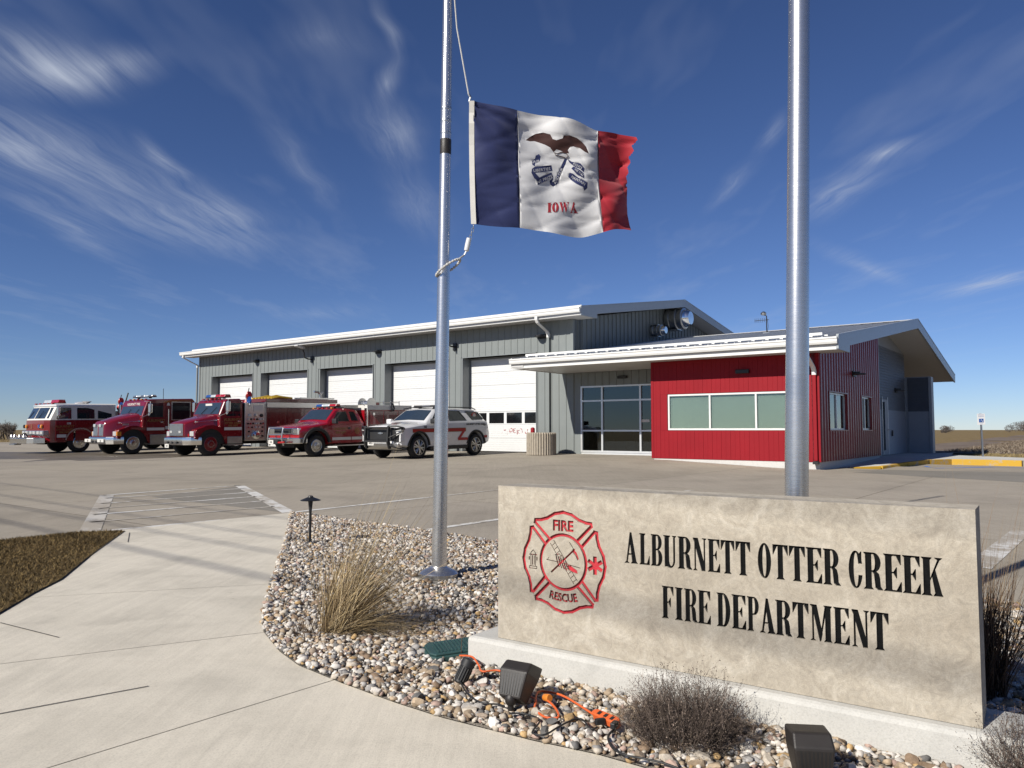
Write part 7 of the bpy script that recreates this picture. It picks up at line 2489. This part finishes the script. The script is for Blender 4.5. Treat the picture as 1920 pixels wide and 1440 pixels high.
# ------------------------------------------------------------------ things by the building
tr = empty('trash_receptacle', W(-10.35, 1.0, FZ - 0.03), (0, 0, YAW))
tag(tr, 'round fluted concrete planter beside the entry wall', 'planter')
M_AGG = concrete('exposed_aggregate', (0.42, 0.37, 0.30), 0.25, 300, (0.25, 0.2, 0.15), big=6)
prof = []
nfl = 36
rings = []
for z in (0.0, 0.02, 0.80, 0.84):
    ring = []
    for k in range(nfl * 4):
        a = 2 * math.pi * k / (nfl * 4)
        r_ = 0.56 + (0.0 if (k % 4) in (0, 1) else -0.035)
        if z in (0.0, 0.84):
            r_ -= 0.02
        ring.append((r_ * math.cos(a), r_ * math.sin(a), z))
    rings.append(ring)
MB().loft(rings).build('fluted_bowl', M_AGG, tr)
MB().lathe([(0.44, 0.78), (0.45, 0.80), (0.01, 0.80)], 32).build('soil', M_BED, tr)
bo = empty('bollard', W(-11.25, 1.7, FZ - 0.03))
tag(bo, 'red bollard between the fluted planter and the overhead door', 'bollard')
MB().lathe([(0.085, 0), (0.085, 0.98), (0.07, 1.02), (0.02, 1.04)], 20).build('post', M_RED, bo, smooth=40)
bo2 = empty('bollard', W(-15.9, 1.7, FZ - 0.03))
tag(bo2, 'red bollard partly hidden behind the white sport utility vehicle', 'bollard')
MB().lathe([(0.085, 0), (0.085, 0.72), (0.07, 0.76), (0.02, 0.78)], 20).build('post', M_RED, bo2, smooth=40)

ad = empty('accessible_parking_sign', (17.69, 28.96, 0.0), (0, R(-1.2), R(0)))
tag(ad, 'white accessible parking sign on a thin grey post beside the yellow kerb', 'sign')
MB().box(-0.03, 0.03, -0.015, 0.015, 0, 1.62).build('post', M_STEEL, ad)
pn = MB().box(-0.15, 0.15, -0.024, -0.018, 1.19, 1.61).build('panel', M_TWHITE, ad, bevel=0.003)
M_SBLUE = plain('sign_blue', (0.02, 0.10, 0.36), 0.5)
MB().box(-0.085, 0.085, -0.028, -0.0245, 1.28, 1.42).build('symbol_field', M_SBLUE, pn)
sy = MB()
for pz in stroke([(0.0, 1.40), (-0.005, 1.355), (0.03, 1.35), (0.05, 1.305)], 0.016):
    sy.add([(p[0], -0.0292, p[1]) for p in pz], [(0, 1, 2, 3)])
for pz in stroke(ell(-0.005, 1.325, 0.036, 0.034, 150, 360, 12), 0.010):
    sy.add([(p[0], -0.0292, p[1]) for p in pz], [(0, 1, 2, 3)])
sy.build('wheelchair_symbol', M_TWHITE, pn, recalc=False)
M_SGREEN = plain('sign_green', (0.05, 0.30, 0.22), 0.5)
for z, tx, s_ in ((1.545, 'RESERVED', 0.05), (1.49, 'PARKING', 0.05), (1.21, 'VAN', 0.05)):
    t = text_mesh(tx, s_, align='CENTER')
    t.v = [(p[0], -0.0248, z + p[1]) for p in t.v]
    t.build('lettering', M_SBLUE, pn, recalc=False)

# ------------------------------------------------------------------ stones of the rock bed
nprng = np.random.default_rng(11)


def ico(sub):
    bm = bmesh.new()
    bmesh.ops.create_icosphere(bm, subdivisions=sub, radius=1.0)
    v = np.array([p.co[:] for p in bm.verts])
    f = np.array([[p.index for p in q.verts] for q in bm.faces])
    bm.free()
    return v, f


def stone_shapes(sub, n_):
    v, f = ico(sub)
    out = []
    for i in range(n_):
        d = v.copy()
        # chop with a few random planes, so stones get flats and blunt edges
        for k in range(9):
            nrm = nprng.normal(size=3)
            nrm /= np.linalg.norm(nrm)
            lim = nprng.uniform(0.42, 0.80)
            s = d @ nrm
            over = np.maximum(0, s - lim)
            d -= np.outer(over * 0.92, nrm)
        d += nprng.normal(scale=0.035, size=d.shape)
        d *= nprng.uniform([0.85, 0.62, 0.45], [1.25, 0.95, 0.75])
        out.append(d)
    return out, f

PAL = np.array([(0.60, 0.56, 0.51), (0.54, 0.48, 0.40), (0.40, 0.31, 0.215), (0.235, 0.165, 0.11), (0.33, 0.315, 0.30), (0.14, 0.135, 0.13), (0.40, 0.285, 0.235), (0.47, 0.315, 0.15), (0.66, 0.63, 0.585), (0.30, 0.24, 0.185)])
PW = np.array([0.19, 0.17, 0.15, 0.11, 0.11, 0.06, 0.06, 0.04, 0.06, 0.05])
PW /= PW.sum()


def keep_out(x, y):
    # footing, pole pad, lamp bases, valve box
    d = Vector((x, y, 0)) - SL
    s_, q = d.dot(SD), d.dot(Vector((-SD.y, SD.x, 0)))
    if -0.16 < s_ < SLEN + 0.23 and -0.06 < q < STH + 0.07:
        return True
    if (x + 0.335) ** 2 + (y - 3.95) ** 2 < 0.115 ** 2:
        return True
    if (x + 0.555) ** 2 + (y - 5.96) ** 2 < 0.17 ** 2:
        return True
    return False

pts = []
bx0, bx1 = min(p[0] for p in BED), 4.4
by0, by1 = 1.0, max(p[1] for p in BED)
N = int((bx1 - bx0) * (by1 - by0) * 1750)
xy = nprng.uniform([bx0, by0], [bx1, by1], size=(N, 2))
xy2 = nprng.uniform([-1.6, 1.9], [2.6, 4.5], size=(int(4.2 * 2.6 * 1500), 2))
for x, y in np.concatenate([xy, xy2]):
    if y < 1.9 or abs(x) > 0.72 * y + 0.4:
        continue
    if inside(BED, x, y) and not keep_out(x, y):
        pts.append((x, y))
for i in range(len(WALK_EDGE) - 3):                    # a packed row against the walk
    a_, b_ = np.array(WALK_EDGE[i]), np.array(WALK_EDGE[i + 1])
    L_ = np.hypot(*(b_ - a_))
    nn_ = np.array([-(b_ - a_)[1], (b_ - a_)[0]]) / L_
    for k in range(int(L_ * 75)):
        t_ = nprng.uniform()
        p_ = a_ + (b_ - a_) * t_ + nn_ * nprng.uniform(0.012, 0.045)
        if inside(BED, p_[0], p_[1]) and not keep_out(p_[0], p_[1]):
            pts.append(tuple(p_))
pts = np.array(pts)
dist = np.hypot(pts[:, 0], pts[:, 1])
size = np.clip(nprng.lognormal(np.log(0.0158), 0.38, size=len(pts)), 0.007, 0.038)
order = np.argsort(dist / size)                     # those that show largest first
M_STONES = attr_mat('river_stone', 0.75, 0.35, 160, 0.3, 0.22)
M_GRAV = M_STONES


def place(shape, p, s, rng):
    a, b, c = rng.uniform(0, 2 * np.pi, 3)
    b = rng.normal(0, 0.35)
    c = rng.normal(0, 0.35)
    Rz = np.array([[np.cos(a), -np.sin(a), 0], [np.sin(a), np.cos(a), 0], [0, 0, 1]])
    Rx = np.array([[1, 0, 0], [0, np.cos(b), -np.sin(b)], [0, np.sin(b), np.cos(b)]])
    Ry = np.array([[np.cos(c), 0, np.sin(c)], [0, 1, 0], [-np.sin(c), 0, np.cos(c)]])
    q = (shape * s) @ (Rz @ Rx @ Ry).T
    return q, np.array([p[0], p[1], -0.127 + s * 0.15 + rng.uniform(0, 0.010)])


def tone_of(rng):
    c = PAL[rng.choice(len(PAL), p=PW)] * rng.uniform(0.85, 1.32)
    return np.clip(c, 0, 1)


def set_tone(me, per_vertex):
    at = me.attributes.new('tone', 'FLOAT_COLOR', 'POINT')
    col = np.ones((len(me.vertices), 4), dtype=np.float32)
    col[:, :3] = per_vertex
    at.data.foreach_set('color', col.ravel())

hi, hif = stone_shapes(2, 24)
lo, lof = stone_shapes(1, 24)
for i in order[:300]:
    q, c = place(hi[nprng.integers(len(hi))], pts[i], size[i] * 1.05, nprng)
    me = bpy.data.meshes.new('stone')
    me.from_pydata(q.tolist(), [], hif.tolist())
    me.materials.append(M_STONES)
    me.polygons.foreach_set('use_smooth', [True] * len(me.polygons))
    me.set_sharp_from_angle(angle=R(24))
    set_tone(me, tone_of(nprng))
    link('stone', me, bed, loc=tuple(c))


def joined(name, idx, shapes, faces, mat, parent):
    V, F, T = [], [], []
    o = 0
    for i in idx:
        q, c = place(shapes[nprng.integers(len(shapes))], pts[i], size[i], nprng)
        V.append(q + c)
        F.append(faces + o)
        T.append(np.repeat(tone_of(nprng)[None], len(q), 0))
        o += len(q)
    V, F, T = np.concatenate(V), np.concatenate(F), np.concatenate(T)
    me = bpy.data.meshes.new(name)
    me.vertices.add(len(V))
    me.vertices.foreach_set('co', V.astype(np.float32).ravel())
    me.loops.add(F.size)
    me.loops.foreach_set('vertex_index', F.astype(np.int32).ravel())
    me.polygons.add(len(F))
    me.polygons.foreach_set('loop_start', np.arange(0, F.size, 3, dtype=np.int32))
    me.update(calc_edges=True)
    me.materials.append(mat)
    set_tone(me, T)
    o = link(name, me, parent)
    o['kind'] = 'stuff'
    return o

rest = order[300:]
nearby = [i for i in rest if dist[i] < 5.2]
far = [i for i in rest if dist[i] >= 5.2]
joined('gravel', nearby, lo, lof, M_GRAV, bed)
v0, f0 = ico(1)
joined('gravel', far, stone_shapes(1, 12)[0], f0, M_GRAV, bed)


# ------------------------------------------------------------------ grass and plants
def raw_mesh(name, V, F, mat, tone=None, parent=None, kind=None, smooth=False):
    V = np.asarray(V, dtype=np.float32)
    F = np.asarray(F, dtype=np.int32)
    k = F.shape[1]
    me = bpy.data.meshes.new(name)
    me.vertices.add(len(V))
    me.vertices.foreach_set('co', V.ravel())
    me.loops.add(F.size)
    me.loops.foreach_set('vertex_index', F.ravel())
    me.polygons.add(len(F))
    me.polygons.foreach_set('loop_start', np.arange(0, F.size, k, dtype=np.int32))
    if smooth:
        me.polygons.foreach_set('use_smooth', np.ones(len(F), dtype=bool))
    me.update(calc_edges=True)
    me.materials.append(mat)
    if tone is not None:
        set_tone(me, np.asarray(tone, dtype=np.float32))
    o = link(name, me, parent)
    if kind:
        o['kind'] = kind
    return o

M_BLADE = attr_mat('dry_blade', 0.8, 0.0, 60, 0.15, 0.1)


def lawn_blades(name, poly, n_, h, z, test=None, pal=((0.20, 0.135, 0.055), (0.12, 0.08, 0.035), (0.29, 0.205, 0.09), (0.085, 0.06, 0.03))):
    V, F, T = [], [], []
    xs = [p[0] for p in poly]
    ys = [p[1] for p in poly]
    cnt = 0
    while cnt < n_:
        x, y = nprng.uniform(min(xs), max(xs)), nprng.uniform(min(ys), max(ys))
        if not inside(poly, x, y) or (test and not test(x, y)):
            continue
        a = nprng.uniform(0, 2 * np.pi)
        L_ = h * nprng.uniform(0.5, 1.5)
        lean = nprng.uniform(0.3, 1.1) * L_
        w_ = nprng.uniform(0.0015, 0.0035) * (1 + 0.1 * y)
        b = nprng.uniform(0, 2 * np.pi)
        px_, py_ = np.cos(b) * w_, np.sin(b) * w_
        dx, dy = np.cos(a) * lean, np.sin(a) * lean
        o = len(V)
        V += [(x - px_, y - py_, z - 0.005), (x + px_, y + py_, z - 0.005), (x + dx, y + dy, z + L_ * 0.6)]
        F.append((o, o + 1, o + 2))
        t = np.array(pal[nprng.integers(len(pal))]) * nprng.uniform(0.7, 1.25)
        T += [t, t, t]
        cnt += 1
    o = raw_mesh(name, V, F, M_BLADE, T, kind='stuff')
    o['label'] = 'short dry brown lawn grass'
    return o

LAWN_N = [(-6.4, 9.0), (-4.8, 8.60), (-4.34, 8.68), (-3.745, 6.82), (-3.425, 5.90), (-3.32, 5.4), (-3.165, 4.789), (-2.9, 3.9), (-4.2, 4.2), (-6.6, 6.8)]
lawn_blades('grass', [(-5.25, 7.95), (-4.80, 8.60), (-4.35, 8.68), (-3.745, 6.82), (-3.425, 5.90), (-3.32, 5.4), (-3.165, 4.789), (-2.93, 3.9), (-3.9, 4.6), (-5.6, 7.5)], 30000, 0.032, -0.128)
lawn_blades('grass', [(3.62, 5.2), (5.5, 4.4), (4.2, 3.2), (2.75, 4.15)], 5000, 0.035, -0.126, pal=((0.34, 0.26, 0.13), (0.24, 0.18, 0.08), (0.42, 0.33, 0.18)))
# rough grass beyond the lot, left and right, and crop stubble
far_pal = ((0.36, 0.28, 0.14), (0.25, 0.19, 0.09), (0.44, 0.35, 0.19))
wl_ = [tuple(W(*p)[:2]) for p in ((-46, 3), (-46, -16), (-110, -40), (-110, 60), (-46, 30))]
lawn_blades('grass', wl_, 9000, 0.16, -0.18, test=lambda x, y: y > 20 and x > -0.75 * y, pal=far_pal)
wr_ = [tuple(W(*p)[:2]) for p in ((1.5, 13), (30, 10.2), (30, 13.5), (1.5, 21))]
lawn_blades('grass', wr_, 6000, 0.12, -0.17, test=lambda x, y: x < 0.70 * y, pal=far_pal)
wf_ = [tuple(W(*p)[:2]) for p in ((0, 22), (30, 13), (150, 8), (120, 150), (0, 150))]
lawn_blades('stubble', wf_, 14000, 0.22, -0.12, test=lambda x, y: 0.5 * y < x < 0.70 * y, pal=((0.30, 0.24, 0.18), (0.18, 0.13, 0.09), (0.42, 0.36, 0.28), (0.12, 0.085, 0.06)))


def blade_clump(root, base, n_, lens, lean, spread, width, pal, name='blades', up=1.0, droop=0.5, base_r=0.1, seg=7, fan=None):
    V, F, T = [], [], []
    for i in range(n_):
        a = nprng.uniform(0, 2 * np.pi)
        rr = base_r * np.sqrt(nprng.uniform())
        p = np.array([base[0] + rr * np.cos(a), base[1] + rr * np.sin(a), base[2]])
        d = np.array([lean[0] + nprng.normal(0, spread), lean[1] + nprng.normal(0, spread), up * nprng.uniform(0.5, 1.2)])
        if fan is not None and nprng.uniform() < fan[0]:
            d = np.array([fan[1] + nprng.normal(0, 0.35), fan[2] + nprng.normal(0, 0.4), nprng.uniform(0.15, 0.7)])
        d /= np.linalg.norm(d)
        L_ = nprng.uniform(*lens) * (1.0 if nprng.uniform() > 0.06 else 1.35)
        b = nprng.uniform(0, np.pi)
        side = np.array([np.cos(b), np.sin(b), 0])
        w_ = width * nprng.uniform(0.6, 1.3)
        t = np.array(pal[nprng.integers(len(pal))]) * nprng.uniform(0.65, 1.2)
        dr = droop * nprng.uniform(0.3, 1.4)
        o = len(V)
        q = p.copy()
        for k in range(seg + 1):
            s_ = k / seg
            ww = w_ * (1 - s_ ** 2 * 0.9)
            V += [q - side * ww, q + side * ww]
            T += [t * (0.75 + 0.35 * s_)] * 2
            step = d * (L_ / seg)
            q = q + step
            d = d + np.array([lean[0] * 0.10, lean[1] * 0.1, -dr * 0.16 * (0.4 + s_)]) + nprng.normal(0, 0.02, 3)
            d /= np.linalg.norm(d)
            if q[2] < base[2] + 0.005:
                q[2] = base[2] + 0.005
        for k in range(seg):
            F.append((o + 2 * k, o + 2 * k + 1, o + 2 * k + 3, o + 2 * k + 2))
    V = np.array(V) - np.array(root.location)
    return raw_mesh(name, V, F, M_BLADE, T, parent=root)

straw = ((0.60, 0.46, 0.25), (0.44, 0.32, 0.17), (0.72, 0.58, 0.36), (0.28, 0.195, 0.105), (0.52, 0.41, 0.26))
og = empty('ornamental_grass', (-0.95, 4.36, -0.125))
tag(og, 'dry straw-coloured ornamental grass clump blown over beside the walk', 'ornamental grass', 'dormant ornamental grasses')
blade_clump(og, (-0.97, 4.36, -0.125), 1500, (0.28, 0.66), (0.32, 0.10), 0.30, 0.0016, straw, droop=0.75, base_r=0.11, fan=(0.42, 0.95, -0.05))
blade_clump(og, (-0.93, 4.38, -0.125), 60, (0.62, 0.92), (0.30, 0.15), 0.10, 0.0017, ((0.5, 0.4, 0.24), (0.42, 0.32, 0.18)), 'seed_stalks', droop=0.25, base_r=0.08)
blade_clump(og, (-1.10, 4.28, -0.125), 70, (0.08, 0.20), (-0.1, -0.2), 0.5, 0.0016, ((0.24, 0.17, 0.11), (0.16, 0.11, 0.07)), 'low_blades', droop=0.4, base_r=0.10)
og2 = empty('ornamental_grass', (1.98, 3.36, -0.125))
tag(og2, 'dark brown upright ornamental grass in shade at the end of the sign', 'ornamental grass', 'dormant ornamental grasses')
dk = ((0.10, 0.06, 0.04), (0.16, 0.10, 0.065), (0.06, 0.04, 0.03), (0.26, 0.18, 0.11))
blade_clump(og2, (1.98, 3.36, -0.125), 520, (0.30, 0.60), (0.10, 0.06), 0.20, 0.0022, dk, droop=0.25, base_r=0.12)
blade_clump(og2, (2.0, 3.40, -0.125), 70, (0.55, 0.85), (0.16, 0.1), 0.13, 0.0012, ((0.34, 0.25, 0.15), (0.22, 0.15, 0.09)), 'seed_stalks', droop=0.15, base_r=0.12)


def twig_shrub(base, rx, ry, h, n_, label, pal, seed, sparse=90):
    rng = np.random.default_rng(seed)
    root = empty('shrub', base)
    tag(root, label, 'shrub', 'leafless brown shrubs in front of the sign')
    V, F, T = [], [], []

    def twig(p, d, L_, w_, t, seg=4):
        b = rng.uniform(0, np.pi)
        side = np.array([np.cos(b), np.sin(b), 0])
        o = len(V)
        q = p.copy()
        nodes = []
        for k in range(seg + 1):
            ww = w_ * (1 - 0.7 * k / seg)
            V.extend([q - side * ww, q + side * ww])
            T.extend([t, t])
            nodes.append((q.copy(), d.copy()))
            q = q + d * (L_ / seg)
            d = d + rng.normal(0, 0.16, 3) + np.array([0, 0, 0.05])
            d /= np.linalg.norm(d)
        for k in range(seg):
            F.append((o + 2 * k, o + 2 * k + 1, o + 2 * k + 3, o + 2 * k + 2))
        return nodes

    def speck(p, s_, t):
        o = len(V)
        a = rng.normal(size=3)
        a /= np.linalg.norm(a)
        b = np.cross(a, rng.normal(size=3))
        b /= np.linalg.norm(b)
        V.extend([p - a * s_, p + b * s_ * 0.6, p + a * s_, p - b * s_ * 0.6])
        T.extend([t] * 4)
        F.append((o, o + 1, o + 2, o + 3))

    for i in range(n_):
        th = rng.uniform(0, 2 * np.pi)
        rr = np.sqrt(rng.uniform())
        p = np.array([rx * 0.75 * rr * np.cos(th), ry * 0.75 * rr * np.sin(th), rng.uniform(-0.01, 0.05)])
        d = np.array([p[0] / rx * 0.8 + rng.normal(0, .35), p[1] / ry * 0.8 + rng.normal(0, .35), rng.uniform(0.4, 1.1)])
        d /= np.linalg.norm(d)
        t = np.array(pal[rng.integers(len(pal))]) * rng.uniform(0.6, 1.3)
        prof = 1 - 0.55 * rr ** 2
        nodes = twig(p, d, h * prof * rng.uniform(0.45, 0.95), 0.0013, t)
        for q, dd in nodes[1:]:
            if rng.uniform() < 0.75:
                d2 = dd + rng.normal(0, 0.6, 3)
                d2 /= np.linalg.norm(d2)
                n2 = twig(q, d2, h * rng.uniform(0.10, 0.25), 0.0008, t * 1.05, 2)
                for q2, _ in n2[1:]:
                    for z_ in range(2):
                        speck(q2 + rng.normal(0, 0.004, 3), rng.uniform(0.0012, 0.0032), t * rng.uniform(0.7, 1.5))
    for i in range(sparse):
        th = rng.uniform(0, 2 * np.pi)
        rr = np.sqrt(rng.uniform()) * 0.9
        p = np.array([rx * 0.7 * rr * np.cos(th), ry * 0.7 * rr * np.sin(th), h * 0.3])
        d = np.array([p[0] * 1.5 + rng.normal(0, .2), p[1] * 1.5 + rng.normal(0, .2), 1.0])
        d /= np.linalg.norm(d)
        t = np.array(pal[0]) * 0.8
        nodes = twig(p, d, h * rng.uniform(0.55, 0.85), 0.0008, t, 5)
        for q, dd in nodes[2:]:
            for z_ in range(3):
                speck(q + rng.normal(0, 0.003, 3), rng.uniform(0.0015, 0.0035), t * 0.7)
    raw_mesh('twigs', V, F, M_BLADE, T, parent=root)
    # soft dead leaves caught low in the shrub
    return root

brn = ((0.17, 0.13, 0.11), (0.11, 0.085, 0.07), (0.24, 0.19, 0.155), (0.07, 0.055, 0.048))
twig_shrub((0.625, 2.83, -0.12), 0.225, 0.16, 0.25, 1500, 'bushy grey-brown leafless shrub in front of the sign footing', brn, 21)
twig_shrub((1.66, 2.50, -0.12), 0.16, 0.14, 0.22, 500, 'leafless brown shrub at the bottom right corner beside the footing', brn, 22)
# dry stem standing by the valve box
ds = empty('dry_stem', (-0.25, 3.86, -0.12))
tag(ds, 'thin dry plant stem bent over the green valve box', 'stem')
MB().tube([(0, 0, 0), (0.0, 0.0, 0.05), (0.004, 0, 0.11), (-0.02, 0, 0.19), (-0.035, 0, 0.22)], 0.0018, 5).tube([(0.002, 0, 0.1), (0.05, 0, 0.15)], 0.0012, 5).build('stem', plain('dry_stem', (0.12, 0.08, 0.05), 0.8), ds)


# ------------------------------------------------------------------ bare trees, brush and the far wood
M_BARK = plain('grey_bark', (0.13, 0.105, 0.085), 0.9, 0.0, 0.25, 5)


def bare_tree(loc, h, label, seed, name='bare_tree', trunk_h=0.25, spread=0.5, stems=1, depth=5, group='leafless trees and brush on the skyline'):
    rng = random.Random(seed)
    root = empty(name, loc)
    tag(root, label, 'tree' if name == 'bare_tree' else 'shrub', group)
    tk, cw = MB(), MB()

    def grow(p, d, L_, r_, lvl):
        q = p + d * L_
        mid = p + d * (L_ * 0.5) + Vector((rng.uniform(-1, 1), rng.uniform(-1, 1), rng.uniform(-1, 1))) * L_ * 0.06
        (tk if lvl == 0 else cw).tube([p, mid, q], [r_, r_ * 0.85, r_ * 0.7], 5 if lvl < 2 else 3, caps=False)
        if lvl >= depth:
            return
        for k in range(3 if lvl < 3 else 2 + (rng.random() < 0.6)):
            nd = (d + Vector((rng.uniform(-1, 1), rng.uniform(-1, 1), rng.uniform(-0.25, 0.7))) * spread * (1.1 if lvl else 1.0)).normalized()
            t = rng.uniform(0.45, 1.0) if k else 1.0
            grow(p + d * (L_ * t), nd, L_ * rng.uniform(0.62, 0.82), r_ * 0.62, lvl + 1)
    for s_ in range(stems):
        off = Vector((rng.uniform(-1, 1), rng.uniform(-1, 1), 0)) * (0.3 if stems > 1 else 0)
        d = Vector((rng.uniform(-.3, .3), rng.uniform(-.3, .3), 1)).normalized()
        grow(off, d, h * trunk_h, h * 0.022, 0)
    tk.build('trunk', M_BARK, root, recalc=False)
    cw.build('crown', M_BARK, root, recalc=False)
    return root

bare_tree((-29.5, 68, -0.2), 5.4, 'bare branching tree just left of the bay hall', 31)
bare_tree((-32.5, 72, -0.2), 4.6, 'smaller bare tree showing above the crew-cab truck', 32)
for k, (x, y, h) in enumerate(((-57, 88, 3.0), (-60, 92, 3.3), (-61.5, 94, 2.8), (-55.5, 90, 2.6), (-63, 95, 3.2), (-52, 91, 2.4))):
    bare_tree((x, y, -0.2), h, ('tallest tangle of bare brush on the left skyline', 'dense bare brush behind the white-roofed engine', 'low bare brush near the left frame edge', 'thin bare brush just ahead of the engine bumper', 'bare brush at the far left of the field', 'short bare brush behind the engine cab')[k], 40 + k, 'bare_shrub', 0.24, 0.6, 5, 4)


def wood(name, cx, cy, w_, d_, h, n_, label, seed):
    rng = np.random.default_rng(seed)
    V, F, T = [], [], []
    clumps = [(rng.uniform(-w_, w_), rng.uniform(-d_, d_), rng.uniform(0.35, 1.0) * h) for _ in range(max(7, int(w_ * 1.6)))]
    for i in range(n_):
        c = clumps[rng.integers(len(clumps))]
        a = rng.normal(size=3)
        a /= np.linalg.norm(a)
        rr = rng.uniform(0.3, 1) ** 0.5
        p = np.array([cx + c[0] + a[0] * rr * c[2] * 0.55, cy + c[1] + a[1] * rr * c[2] * 0.5, -0.3 + c[2] * 0.55 + a[2] * rr * c[2] * 0.45])
        s_ = rng.uniform(0.1, 0.32)
        b = rng.normal(size=3)
        b /= np.linalg.norm(b)
        e = np.cross(b, rng.normal(size=3))
        e /= np.linalg.norm(e)
        o = len(V)
        V += [p - b * s_, p + e * s_ * 0.5, p + b * s_]
        F.append((o, o + 1, o + 2))
        t = np.array([(0.15, 0.125, 0.11), (0.11, 0.092, 0.082), (0.20, 0.17, 0.15)][rng.integers(3)]) * rng.uniform(0.7, 1.2)
        T += [t] * 3
    o = raw_mesh(name, V, F, M_BLADE, T, kind='stuff')
    o['label'] = label
    return o

wood('far_wood', 220, 318, 15, 8, 5.2, 16000, 'dark leafless wood on the right skyline', 61)
wood('far_wood', 172, 304, 2.2, 2, 3.4, 2200, 'small leafless copse on the skyline beside the office corner', 62)

# ------------------------------------------------------------------ overhead line (out of frame; its cables shade the walk)
off = Vector(SUN_AZ + (0,)) * (8.14 / math.tan(SUN_EL))
ld_ = Vector((0.773, -0.634, 0))
for k, (p, r_, dz) in enumerate((((-8.0, 14.1), 0.012, 0.0), ((-5.87, 11.0), 0.012, 0.0), ((-4.5, 9.1), 0.013, 0.0), ((-2.9, 6.83), 0.018, 0.0))):
    base = Vector((p[0], p[1], 0)) + off
    pts_ = []
    for t in range(-50, 41, 6):
        pts_.append(base + ld_ * t + Vector((0, 0, 8.0 + 0.0003 * (t - 2) ** 2)))
    o = MB().tube(pts_, r_, 6).build('overhead_cable', M_BLKPL)
    tag(o, ('overhead cable whose shadow crosses farthest over the concrete lot', 'overhead cable whose shadow crosses the hatched crossing', 'overhead cable whose shadow crosses the walk near the lawn tip', 'thickest overhead cable with the nearest, widest shadow on the walk')[k], 'cable', 'overhead cables shading the pavement')
mid = Vector((-5.3, 10.2, 0)) + off
for t, lab in ((-50, 'wooden utility pole carrying the cables at their far end'), (40, 'wooden utility pole carrying the cables behind the viewer')):
    u = empty('utility_pole', tuple(mid + ld_ * t + Vector((0, 0, -0.2))), (0, 0, math.atan2(ld_.y, ld_.x)))
    tag(u, lab, 'utility pole', 'poles of the overhead line')
    MB().tube([(0, 0, 0), (0, 0, 9.4)], [0.16, 0.11], 12).build('mast', M_BARK, u)
    MB().box(-0.06, 0.06, -4.4, 4.4, 8.75 - 0.0, 8.9).build('crossarm', M_BARK, u)
